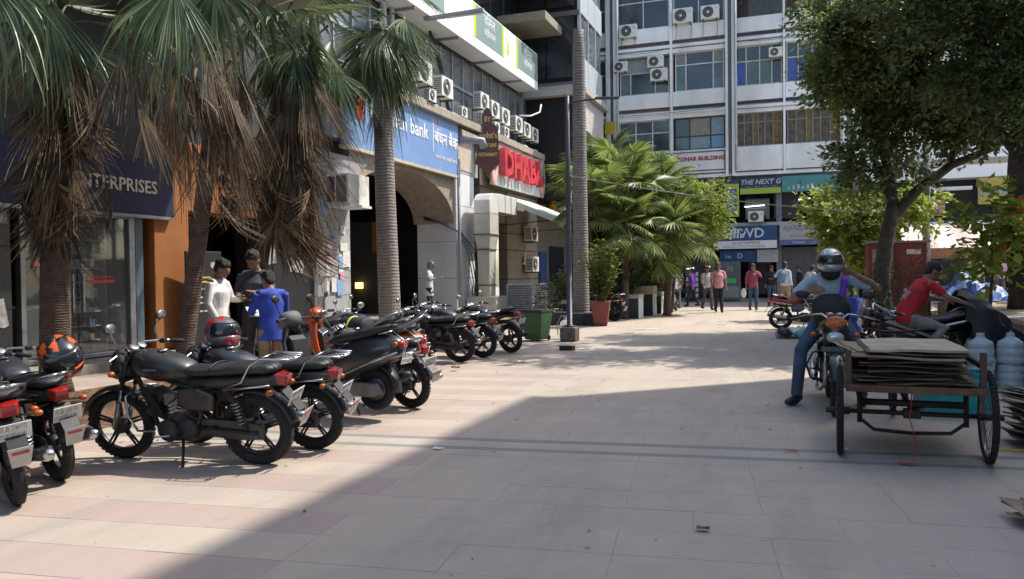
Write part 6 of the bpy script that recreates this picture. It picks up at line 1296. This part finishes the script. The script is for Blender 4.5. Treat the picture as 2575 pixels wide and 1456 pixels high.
tag(MB().ell((-.5, 29.45, 1.2), (.15, .1, .22), 10, 8).build('backpack', stuff_cloth('cloth_steel', (.12, .2, .34)), None, smooth=True), 'blue backpack of the man walking away', 'backpack')
person((-4.25, 30.2, 0), R(100), 'man in a pale lime T-shirt and jeans walking away past the planters', creamc, jean, W1, .8, 1.62, .024, group=F_, hang=.03)
person((-4.2, 29.02, 0), R(90), 'man in a white shirt riding the grey scooter away', stuff_cloth('cloth_greywhite', (.5, .48, .52)), slate, dict(SEAT, elL=(.15, .25, 1.1), wrL=(.4, .28, 1.05), elR=(.15, -.25, 1.1), wrR=(.4, -.28, 1.05), knL=(.32, .16, .7), knR=(.32, -.16, .7), anL=(.2, .16, .38), anR=(.2, -.16, .38)), .8, 1.62, .024, group=F_)
person((-3.1, 29.9, 0), R(-60), 'man in a grey shirt half hidden behind the pink shirted man', stuff_cloth('cloth_stone', (.4, .38, .37)), slate, W1, 1.4, 1.62, .026, group=F_)
person((-3.95, 32.6, 0), R(160), 'person in a purple and red top stepping at the dark shop front', purp, blk, W1, 1.0, 1.55, .026, group=F_)
person((-.95, 33.6, 0), R(-90), 'person in dark clothes standing in shade between the maroon and white shirts', blk, jean, dict(elL=(.12, .2, 1.1), wrL=(.22, -.02, 1.15)), 1.8, 1.62, .026, group=F_)
person((.45, 32.0, 0), R(40), 'man in a cream T-shirt bending over a motorcycle by the shutter', creamc, blk, dict(che=(.08, 0, 1.24), nec=(.12, 0, 1.38), hea=(.18, 0, 1.5), shL=(.08, .18, 1.34), shR=(.08, -.18, 1.34), elR=(.15, -.24, 1.1), wrR=(.3, -.22, .98)), .8, 1.66, .026, group=F_)
person((1.0, 33.6, 0), R(-70), 'person in a blue checked shirt before the shutter', chk, blk, {}, .9, 1.6, .026, group=F_)
person((.1, 34.0, 0), R(200), 'person in black standing left of the cream T-shirt', blk, blk, {}, 1.5, 1.6, .026, group=F_)
person((5.05, 27.2, .3), R(-100), 'person in a cream top among the stalls behind the red shirt', creamc, slate, {}, 1.2, 1.55, .028, group='people at the stalls on the right')
person((5.75, 27.6, .3), R(-80), 'person in a lilac top among the stalls', stuff_cloth('cloth_lilac', (.4, .25, .38)), slate, {}, 1.2, 1.55, .028, group='people at the stalls on the right')
person((6.7, 27.8, .3), R(180), 'person in a brown shirt stooping at the stalls', stuff_cloth('cloth_brown', (.25, .14, .07)), slate, {}, 1.2, 1.5, .028, group='people at the stalls on the right')
# ================================================================ street furniture and loose things
lamp = empty('street_lamp', (-4.47, 16.03, 0), 0, 'tall slim blue grey street lamp on a concrete block with a single flat arm', 'street lamp')
lm_ = M('lamp_post_blue', (.075, .08, .09), .5, .2, var=.1)
MB().bx(-.17, .17, -.17, .17, 0, .3).build('concrete_base', M('base_brown', (.15, .115, .095), .9, var=.3, bump=.6), lamp, bevel=.03)
MB().lathe([(.11, .3), (.11, .33), (.06, .34), (.052, 3.0), (.042, 5.1), (.0, 5.12)], 16).build('post', lm_, lamp, smooth=True)
MB().tube([(0, 0, 4.95), (.45, .16, 5.03), (.55, .2, 5.04)], .025, 8).build('arm', lm_, lamp, smooth=True); MB().cb((.78, .28, 5.05), (.5, .13, .045), rot('Z', 20)).build('lamp_head', lm_, lamp, bevel=.015)
MB().bx(.061, .064, -.03, .03, 2.9, 3.05).build('sticker', paper, lamp)
def wire(a, b, sag, r, mat, label, name='overhead_wire'):
    a, b = Vector(a), Vector(b); pts = [a.lerp(b, t) - Vector((0, 0, sag * 4 * t * (1 - t))) for t in [i / 24 for i in range(25)]]
    return tag(MB().tube(pts, r, 5).build(name, mat, None, smooth=True), label, 'wire')
wire((-4.45, 16.0, 3.45), (1.9, 20.5, 2.75), .12, .011, M('wire_pale', (.42, .38, .32), .6), 'pale overhead wire running from the street lamp to the tree')
wire((-4.2, 37.9, 2.7), (.6, 37.8, 4.6), .25, .012, blackp, 'thin black wire crossing the blue shop sign')
wire((3.4, 9.5, 4.3), (5.2, 10.8, 4.0), .1, .02, M('wire_orange', (.6, .25, .03), .6), 'orange wire at the top right corner')
pole = empty('utility_pole', (3.58, 26, 0), 0, 'grey metal pole rising behind the red kiosk', 'pole'); MB().lathe([(.11, 0), (.1, 3), (.09, 7.5), (0, 7.5)], 14).build('post', M('pole_grey', (.2, .22, .23), .5, .3), pole, smooth=True); MB().lathe([(.16, 0), (.16, .1), (.11, .12)], 14).build('collar', concrete, pole)
bn = empty('wheelie_bin', (-5.2, 16.05, 0), R(-14), 'dark green wheelie bin with a black bag edge beside the street lamp', 'bin')
gm = M('bin_green', (.035, .12, .035), .5, var=.1, scale=4, dirt=.25)
MB().add([(-.19, -.17, .04), (.19, -.17, .04), (.19, .17, .04), (-.19, .17, .04), (-.25, -.23, .6), (.25, -.23, .6), (.25, .23, .6), (-.25, .23, .6)], [(3, 2, 1, 0), (0, 1, 5, 4), (1, 2, 6, 5), (2, 3, 7, 6), (3, 0, 4, 7)]).build('body', gm, bn, bevel=.015, solid=-.01)
MB().bx(-.27, .27, -.25, .25, .6, .65).build('rim', M('bin_dark', (.02, .03, .025), .5), bn, bevel=.01); MB().bx(-.25, .25, -.22, .2, .652, .665).build('lid', blackp, bn, bevel=.005)
for s in (-1, 1): MB().ring((s * .2, .16, .06), 'x', .04, .02, 16, 6).build('wheel', rubber, bn)
jug = empty('water_jug', (-4.72, 16.6, 0), 0, 'clear plastic water jug with hose between the bin and the street lamp', 'water jug')
clearp = M('clear_plastic', (.8, .82, .82), .12, var=0, trans=.75); 
JP = [(.0, 0), (.12, .0), (.135, .03), (.135, .1), (.125, .12), (.135, .14), (.135, .24), (.125, .26), (.135, .28), (.12, .36), (.06, .41), (.035, .43), (.035, .48), (0, .48)]
MB().lathe(JP, 18).build('bottle', clearp, jug, smooth=True); MB().lathe([(.04, .46), (.04, .5), (0, .5)], 12).build('cap', M('cap_blue', (.3, .4, .5), .5), jug)
MB().tube([(0, 0, .48), (-.1, 0, .5), (-.2, 0, .3), (-.17, 0, .08)], .012, 6).build('hose', M('hose_tan', (.4, .3, .15), .6), jug, smooth=True)
# cart tricycle
ct_ = empty('cargo_tricycle', (.81, 6.62, 0), R(-2), 'dark rusty cargo tricycle seen from behind, wheels splayed, bed full of flattened cardboard', 'tricycle')
ir = M('rusty_iron', (.035, .026, .022), .6, .4, var=.4, scale=14); wd = M('bed_plank', (.15, .085, .045), .85, var=.3, scale=8)
for s in (-1, 1):
    t = MB().ring((s * .5, 0, .335), 'x', .31, .024, 44, 8).build('wheel', rubber, ct_, smooth=True)
    kn = MB()
    for i in range(60): a = 2 * math.pi * i / 60; kn.cb((s * .5, math.cos(a) * .333, .335 + math.sin(a) * .333), (.03, .012, .012), Matrix.Rotation(a, 3, 'X'))
    kn.build('tread', rubber, t)
    sp = MB().ring((s * .5, 0, .335), 'x', .285, .011, 40, 6, flat=1.5)
    for i in range(32): a = 2 * math.pi * i / 32; sp.tube([(s * (.5 + .03 * (-1) ** i), math.cos(a + .25 * (-1) ** (i // 2)) * .02, .335 + math.sin(a + .25 * (-1) ** (i // 2)) * .02), (s * .5, math.cos(a) * .28, .335 + math.sin(a) * .28)], .0022, 4)
    sp.build('spokes', M('spoke_steel', (.25, .24, .22), .4, .8), t); MB().tube([(s * .43, 0, .335), (s * .6, 0, .335)], [.03, .022], 10).build('hub', ir, t)
fr = MB().tube([(-.47, 0, .335), (.47, 0, .335)], .018, 8).tube([(-.36, 0, .41), (.36, 0, .41)], .026, 8)
for s in (-1, 1): fr.tube([(s * .36, .02, .52), (s * .36, 0, .25)], .018, 8).tube([(s * .36, 0, .28), (s * .26, 0, .2), (0, 0, .185)], .014, 8).tube([(s * .36, .05, .5), (s * .36, 1.15, .5), (s * .1, 1.5, .45)], .018, 8)
fr.build('frame', ir, ct_, smooth=True); MB().bx(-.06, .06, -.04, .04, .3, .37).build('differential', ir, ct_, bevel=.01)
for i in range(7): MB().bx(-.45 + i * .13, -.33 + i * .13, -.2, 1.15, .525, .55).build('bed_plank', wd, ct_, bevel=.003)
MB().bx(-.46, .46, -.235, -.2, .515, .565).build('rear_beam', wd, ct_, bevel=.005)
for s in (-1, 1): MB().bx(s * .44 - .02, s * .44 + .02, -.2, -.16, .56, .82).build('side_post', M('post_wood', (.08, .055, .04), .8), ct_); MB().bx(s * .44 - .015, s * .44 + .015, -.15, 1.1, .7, .74).build('side_rail', ir, ct_)
fw = MB().ring((0, 1.95, .335), 'x', .31, .022, 36, 8).build('wheel', rubber, ct_, smooth=True); fr2 = MB().tube([(0, 1.95, .335), (0, 1.7, .8)], .018, 8).tube([(0, 1.7, .78), (0, 1.15, .38), (0, .5, .36), (0, 0, .36)], .02, 8).tube([(0, 1.15, .38), (0, 1.0, .74)], .018, 8).build('front_frame', ir, ct_, smooth=True)
MB().tube([(-.25, 1.62, .86), (-.1, 1.68, .83), (.1, 1.68, .83), (.25, 1.62, .86)], .012, 8).build('handlebar', ir, ct_, smooth=True); MB().ell((0, .98, .77), (.1, .14, .04), 14, 8).build('saddle', blackp, ct_, smooth=True)
cr = MB().ring((.03, 1.15, .36), 'x', .09, .008, 24, 5).tube([(.05, 1.15, .36), (.07, 1.05, .24)], .01, 6).tube([(-.05, 1.15, .36), (-.07, 1.25, .48)], .01, 6).build('crank', ir, ct_); MB().cb((.13, 1.04, .23), (.1, .08, .025)).build('pedal', rubber, cr); MB().cb((-.12, 1.26, .48), (.1, .08, .025)).build('pedal', rubber, cr)
MB().tube([(.0, -.02, .5), (-.02, -.08, .3), (.03, -.05, .12), (.02, -.05, .02)], .004, 5).build('string', M('string_red', (.4, .06, .04), .7), ct_)
# cardboard sheets: every sheet a part of its stack
cbm = [M('cardboard_%s' % n_, c_, .85, var=.15, scale=5, dirt=.35) for n_, c_ in (('tan', (.30, .22, .145)), ('pale', (.46, .37, .26)), ('brown', (.19, .135, .09)), ('dark', (.085, .062, .046)))]
def sheet(par, c, w_, d_, t_, rz, tx, ty, mat, nm='cardboard_sheet', seed=0):
    rn = random.Random(seed); nx, ny = 6, 5; V = []; F = []; ph = rn.uniform(0, 6)
    for lay in (0, 1):
        for j in range(ny + 1):
            for i in range(nx + 1):
                x = (i / nx - .5) * w_; y = (j / ny - .5) * d_
                ex = rn.uniform(-.008, .008) if i in (0, nx) or j in (0, ny) else 0
                V.append((x + ex, y + ex, (t_ if lay else 0) + .006 * math.sin(x * 9 + ph) + .004 * math.cos(y * 11 + ph)))
    n1 = (nx + 1) * (ny + 1)
    for j in range(ny):
        for i in range(nx):
            a = j * (nx + 1) + i; F += [(a + n1, a + 1 + n1, a + nx + 2 + n1, a + nx + 1 + n1), (a, a + nx + 1, a + nx + 2, a + 1)]
    bd = [i for i in range(nx + 1)] + [j * (nx + 1) + nx for j in range(1, ny + 1)] + [ny * (nx + 1) + i for i in range(nx - 1, -1, -1)] + [j * (nx + 1) for j in range(ny - 1, 0, -1)]
    for k in range(len(bd)): a, b = bd[k], bd[(k + 1) % len(bd)]; F.append((a, b, b + n1, a + n1))
    o = MB().add(V, F).build(nm, mat, par); o.matrix_local = Matrix.Translation(c) @ Matrix.Rotation(rz, 4, 'Z') @ Matrix.Rotation(ty, 4, 'Y') @ Matrix.Rotation(tx, 4, 'X'); return o
sk = empty('cardboard_stack', (.81, 6.62, .55), R(-2), 'stack of flattened brown cardboard on the tricycle bed with a pale sheet on top', 'cardboard'); rn = random.Random(9)
z = .004
for i in range(20):
    big = i > 4 ; t_ = rn.uniform(.005, .009)
    sheet(sk, (rn.uniform(-.05, .05), .45 + rn.uniform(-.07, .07), z), rn.uniform(.62, .84), rn.uniform(1.0, 1.25), t_, rn.uniform(-.12, .12), rn.uniform(-.008, .008), rn.uniform(-.02, .02), rn.choice(cbm[:1] + cbm[2:] + cbm[2:]), seed=i); z += .0125
sheet(sk, (.02, .4, z + .004), .66, 1.0, .02, .04, 0, -.02, cbm[1], seed=99); 
for i in range(3): sheet(sk, (-.28 + .03 * i, .5, z - .03 + i * .004), .4, .9, .006, .15, 0, .05, cbm[0], seed=60 + i)
def pile(loc, n, label, w_, d_, tilt, rz, seed):
    e = empty('cardboard_pile', loc, rz, label, 'cardboard'); rn = random.Random(seed); z = .01
    for i in range(n): sheet(e, (rn.uniform(-.06, .06), rn.uniform(-.06, .06), z), w_ * rn.uniform(.8, 1.1), d_ * rn.uniform(.8, 1.1), rn.uniform(.006, .014), rn.uniform(-.35, .35), rn.uniform(-.05, .05), tilt + rn.uniform(-.05, .05), rn.choice(cbm), seed=seed + i); z += .0165
    return e
pile((1.93, 7.35, .0), 25, 'slumping pile of flattened cardboard on the ground at the right edge', .6, .5, .2, .3, 30)
pile((1.32, 5.08, 0), 6, 'corner of a brown carton lying low at the right frame edge', .26, .3, .1, .4, 70)
cr = empty('plastic_crate', (1.42, 8.75, 0), R(6), 'turquoise plastic crate with a yellow label behind the cart', 'crate')
tm_ = M('turquoise', (.02, .3, .32), .4, var=.1)
MB().bx(-.3, .3, -.2, -.18, 0, .42).bx(-.3, .3, .18, .2, 0, .42).bx(-.3, -.28, -.18, .18, 0, .42).bx(.28, .3, -.18, .18, 0, .42).build('crate_wall', tm_, cr, bevel=.004); MB().bx(-.29, .29, -.19, .19, .02, .04).build('crate_floor', tm_, cr)
for z_ in (.1, .28, .4): MB().bx(-.31, .31, -.215, -.202, z_, z_ + .02).build('rib', tm_, cr)
MB().bx(-.06, .08, -.206, -.201, .3, .38).build('yellow_label', ye, cr)
k = 0
for (x, y) in ((2.05, 10.75), (2.38, 10.85), (2.71, 10.95), (2.1, 11.1), (2.43, 11.2), (2.76, 11.3)):
    for lv in (0, 1):
        k += 1
        if lv == 0: jb = jar0 = None
        e = empty('water_jar', (x, y, lv * .29), 0, ('upper' if lv else 'lower') + ' hazy clear water jar, ' + ('front' if k < 7 else 'back') + ' row, ' + ('left', 'middle', 'right')[((k - 1) // 2) % 3] + ' column behind the cart', 'water jar', 'clear water jars stacked behind the cart')
        MB().lathe([(r_ * 1.08, z_ * .72) for r_, z_ in JP[:-3]] + [(.04, .325), (.04, .34), (0, .34)], 16).build('jar', M('hazy_plastic', (.75, .82, .85), .35, var=.05, trans=.55), e, smooth=True)
        MB().lathe([(.045, .325), (.045, .36), (0, .36)], 10).build('cap', M('cap_pale', (.45, .5, .55), .5), e)
e = empty('water_dispenser', (2.78, 10.2, 0), 0, 'turquoise water dispenser with a clear jar on top at the right edge', 'dispenser')
MB().lathe([(0, 0), (.24, 0), (.25, .7), (.27, .72), (.27, .8), (.15, .86), (0, .86)], 20).build('drum', tm_, e, smooth=True); MB().lathe([(.0, .86), (.1, .88), (.14, .95), (.14, 1.2), (.1, 1.26), (0, 1.27)], 16).build('clear_jar', clearp, e, smooth=True)
# black cover draped over the front of the black motorcycle
bc = MB(); V = []; F = []; nx, ny = 22, 14
for i in range(nx + 1):
    for j in range(ny + 1):
        u = i / nx; v = j / ny; a = math.pi * (v - .5) * 1.0
        x = -.1 + u * .95; h_ = 1.12 - .9 * u ** 1.6; wd_ = .34 + .1 * math.sin(u * 7)
        fold = .035 * math.sin(v * 26 + u * 9) + .03 * noise.noise(Vector((u * 5, v * 5, 1)))
        V.append((x + fold, math.sin(a) * (wd_ + fold), max(.02, h_ * math.cos(a * .82) ** .6 + fold)))
for i in range(nx):
    for j in range(ny): o = i * (ny + 1) + j; F.append((o, o + 1, o + ny + 2, o + ny + 1))
o = bc.add(V, F).build('black_cover', M('cover_black', (.01, .01, .011), .6, bump=.4), None, smooth=True, solid=.006); o.location = (1.98, 11.3, 0); o.rotation_euler = (0, 0, R(14)); tag(o, 'black cloth cover draped over the front of the motorcycle beside the red shirt', 'cover')
# kiosk
ki = empty('kiosk', (2.42, 22.3, 0), 0, 'red brown metal kiosk with a flat overhanging roof behind the fork of the tree', 'kiosk')
km = M('kiosk_red', (.22, .035, .022), .55, var=.2, scale=2, dirt=.5)
MB().bx(-.68, .66, 0, 1.2, 0, 2.08).build('body', km, ki, bevel=.01); MB().bx(-.76, .74, -.1, 1.3, 2.082, 2.14).build('roof', M('kiosk_roof', (.2, .17, .16), .7, dirt=.4), ki, bevel=.008)
for x in (-.67, -.02, .63): MB().bx(x - .02, x + .02, -.02, -.002, .05, 2.05).build('panel_rib', M('kiosk_rib', (.16, .035, .025), .6), ki)
MB().bx(-.6, -.1, -.006, -.001, 1.15, 1.95).build('faded_poster', M('poster_faded', (.3, .18, .16), .7, var=.4, scale=9), ki); MB().bx(.2, .52, -.006, -.001, 1.8, 1.92).build('label', paper, ki)
bb = empty('blue_barrel', (1.1, 19.3, 0), 0, 'bright blue plastic barrel beside the kiosk behind the rider', 'barrel'); MB().lathe([(0, 0), (.27, 0), (.29, .1), (.28, .3), (.3, .32), (.3, .36), (.28, .38), (.29, .72), (.25, .8), (0, .8)], 20).build('drum', M('barrel_blue', (.02, .06, .35), .4), bb, smooth=True); MB().ring((0, 0, .34), 'z', .3, .014, 24, 6).build('hoop', M('barrel_blue', (.02, .06, .35), .4), bb)
# rubbish heap
hp = empty('rubbish_heap', (-.05, 17.75, 0), 0, 'heap of pale plastic bags and scraps on the paving below the parked motorcycle', 'rubbish'); rn = random.Random(3)
def bag(par, c, r_, mat, seed):
    mb = MB().ell((0, 0, 0), (r_, r_ * .8, r_ * .6), 18, 12); 
    mb.v = [p * (1 + .35 * noise.noise(p * 9 / max(r_, .1) * .25 + Vector((seed, 0, 0))) + .12 * noise.noise(p * 22 + Vector((seed, 3, 0)))) + Vector((c[0], c[1], max(c[2], r_ * .5))) for p in mb.v]
    return mb.build('plastic_bag', mat, par, smooth=True)
bm = [M('bag_hazy', (.55, .55, .54), .3, var=.2, scale=20), M('bag_teal', (.15, .4, .36), .35), M('bag_dark2', (.03, .03, .035), .4), M('bag_white', (.75, .75, .75), .4)]
for i in range(14): bag(hp, (rn.uniform(-.5, .6), rn.uniform(-.25, .25), rn.uniform(.05, .15)), rn.uniform(.08, .2), bm[i % 4], i)
# blue tarpaulins and stall tents
def tarp(loc, w_, d_, h_, mat, label, seed, name='tarpaulin', base=0.):
    V = []; F = []; n = 16
    for i in range(n + 1):
        for j in range(n + 1):
            u, v = i / n - .5, j / n - .5; hh = h_ * max(0, 1 - (abs(u) * 2) ** 2) * max(0, 1 - (abs(v) * 2) ** 3)
            p = Vector((u * w_, v * d_, 0)); V.append((p.x + .05 * noise.noise(p * 3), p.y, base + hh * (1 + .6 * noise.noise(p * 2.2 + Vector((seed, 0, 0)))) + .07 * noise.noise(p * 6 + Vector((0, seed, 0)))))
    for i in range(n):
        for j in range(n): o = i * (n + 1) + j; F.append((o, o + 1, o + n + 2, o + n + 1))
    o = MB().add(V, F).build(name, mat, None, solid=.01); o.location = loc; tag(o, label, 'tarpaulin'); return o
tb = M('tarp_blue', (.02, .1, .42), .45, var=.2, scale=3); tbw = M('tarp_bluewhite', (.04, .12, .38), .5, var=.5, scale=2.5)
tarp((3.9, 21.5, .66), 1.6, 1.5, .55, tbw, 'crumpled blue and white tarpaulin heap on the island behind the red shirt', 1)
tarp((5.0, 20.6, .66), 1.3, 1.2, .28, tb, 'bright blue tarpaulin spread at the far right of the island', 2)
def stall(x0, x1, y0, y1, z0, z1, mat, label):
    e = empty('stall', ((x0 + x1) / 2, (y0 + y1) / 2, 0), 0, label, 'stall'); w_, d_ = (x1 - x0) / 2, (y1 - y0) / 2
    V = []; F = []; n = 10
    for i in range(n + 1):
        for j in range(n + 1): u, v = i / n, j / n; V.append((-w_ + 2 * w_ * u, -d_ + 2 * d_ * v, z0 + (z1 - z0) * v - .12 * math.sin(math.pi * u * 3) ** 2 + .05 * noise.noise(Vector((u * 4, v * 4, x0)))))
    for i in range(n):
        for j in range(n): o = i * (n + 1) + j; F.append((o, o + 1, o + n + 2, o + n + 1))
    MB().add(V, F).build('canopy', mat, e, solid=.015)
    MB().bx(-w_, w_, -d_ - .01, -d_, z0 - .35, z0 - .02).build('canopy_flap', M('flap_rust', (.33, .15, .09), .8, var=.2), e)
    for s in (-1, 1):
        for t in (-1, 1): MB().tube([(s * w_ * .97, t * d_ * .97, 0), (s * w_ * .97, t * d_ * .97, z0 - .05 if t < 0 else z1 - .05)], .03, 6).build('post', brownd, e)
    MB().bx(-w_ * .9, w_ * .9, -d_ * .5, d_ * .5, .7, .78).build('counter', wd, e)
    for i in range(9): MB().bx(-w_ * .85 + i * w_ * .19, -w_ * .85 + i * w_ * .19 + w_ * .13, -d_ * .4, -d_ * .1, .782, .85 + .15 * ((i * 7) % 3) / 2).build('goods', random.choice((paper, tb, bm[1], pinkc, orange, creamc)), e)
    return e
stall(3.3, 6.6, 28.5, 31, 2.1, 3.0, M('canopy_pink', (.6, .46, .4), .8, var=.1), 'stall with a pale pink canopy behind the red kiosk')
stall(6.9, 10.5, 29, 31.5, 2.0, 2.6, M('canopy_tan', (.5, .38, .28), .8, var=.15), 'stall with a tan canopy further right behind the island')
mo = MB()
for i in range(9): mo.bx(4.0 + i * .28, 4.26 + i * .28, 19.3, 19.45, .66, .7 + .05 * (i % 3))
tag(mo.build('cardboard_scraps', cbm[1], None), 'flat tan cardboard scraps lying on the island edge', 'cardboard')
# scraps on the paving
def scrap(x, y, w_, d_, mat, label, name='litter', h_=.02, rz=0., cat='litter'):
    n = 5; V = []; F = []
    for i in range(n + 1):
        for j in range(n + 1): p = Vector(((i / n - .5) * w_, (j / n - .5) * d_, 0)); V.append((p.x + random.uniform(-.1, .1) * w_ / 2, p.y + random.uniform(-.1, .1) * d_ / 2, .008 + h_ * (.5 + .5 * noise.noise(p * 30 + Vector((x, y, 0))))))
    for i in range(n):
        for j in range(n): o = i * (n + 1) + j; F.append((o, o + 1, o + n + 2, o + n + 1))
    o = MB().add(V, F).build(name, mat, None, solid=.003); o.location = (x, y, 0); o.rotation_euler = (0, 0, rz); tag(o, label, cat)
scrap(-4.3, 12.0, .16, .1, M('leaf_scrap', (.08, .2, .03), .6), 'green leaf scrap on the sunlit paving', 'green_leaf'); scrap(-4.17, 12.05, .14, .1, M('bag_white', (.75, .75, .75), .4), 'white paper scrap next to the green leaf scrap', 'paper_scrap')
cu = empty('drink_carton', (-4.0, 14.1, 0), R(20), 'small black and orange carton lying on the sunlit paving', 'carton'); MB().bx(-.13, .1, -.05, .05, .005, .09).build('box', blackp, cu, bevel=.005); MB().bx(.101, .16, -.048, .048, .006, .088).build('orange_end', orange, cu)
scrap(-3.75, 14.3, .1, .08, white2, 'small white scrap beside the carton', 'paper_scrap')
scrap(-3.45, 12.9, .3, .06, M('bag_white', (.75, .75, .75), .4), 'thin white streak of torn plastic on the paving', 'plastic_scrap', .01, .2)
scrap(-3.5, 19.6, .5, .12, M('bag_white', (.75, .75, .75), .4), 'white strip of paper far along the sunlit paving', 'paper_scrap', .02, .3)
scrap(-1.9, 21.9, .22, .12, white2, 'white scrap in the middle of the far paving', 'paper_scrap')
scrap(-4.75, 10.75, .1, .1, brownd, 'small dark brown lump on the paving behind the scooter', 'clod', .09)
scrap(-.49, 4.42, .07, .045, blackp, 'small dark scrap on the shaded foreground paving', 'litter', .02)
scrap(-.05, 6.55, .1, .03, M('string_red', (.4, .06, .04), .7), 'red string scrap under the cart', 'litter', .02); scrap(.75, 6.35, .12, .04, M('string_red', (.4, .06, .04), .7), 'second red scrap under the cart', 'litter', .01)
scrap(.35, 6.75, .06, .03, white2, 'tiny white scrap left under the cart', 'litter', .01); scrap(-2.75, 5.85, .09, .04, white2, 'tiny white scrap at the shadow edge', 'litter', .01)
tag(MB().tube([(1.35, 7.1, .01), (1.5, 7.05, .012), (1.8, 7.1, .01)], .008, 5).build('yellow_string', ye, None), 'yellow string on the ground between the cart wheel and the pile', 'string')
drn = random.Random(77)
fl = MB()
for i in range(420):
    x = drn.uniform(-9, 3.5); y = drn.uniform(3, 30); a = drn.uniform(0, 6.3); l = drn.uniform(.008, .03); c, s = math.cos(a) * l, math.sin(a) * l; z = .006
    fl.add([(x - c, y - s, z), (x + s * .4, y - c * .4, z + .004), (x + c, y + s, z), (x - s * .4, y + c * .4, z + .002)], [(0, 1, 2, 3)])
tag(fl.build('dry_leaf_litter', M('litter_dry', (.16, .1, .05), .9, var=.5), None), kind='stuff')

# loose cables and pipes on the office block
for i, (x0, x1, z, sg_) in enumerate(((-8.1, -3.2, 9.02, .05), (-2.6, 1.9, 12.05, .12), (-2.6, 1.9, 8.95, .08), (-8.1, -5.6, 12.0, .1))):
    wire((x0, 38.36, z), (x1, 38.36, z + .06), sg_, .012, frd, ('cable sagging along the lower left office ledge', 'cable sagging along the upper right office ledge', 'cable sagging along the middle right office ledge', 'short cable sagging at the upper left office ledge')[i], 'facade_cable')
for i, (x, z0, z1) in enumerate(((-8.15, 6.1, 15.2), (-2.6, 6.1, 15.2), (1.9, 6.1, 15.2))):
    O(MB().tube([(x, 38.36, z0), (x, 38.36, z1)], .05, 8), 'drain_pipe', M('pipe_light', (.55, .57, .58), .5), smooth=True)
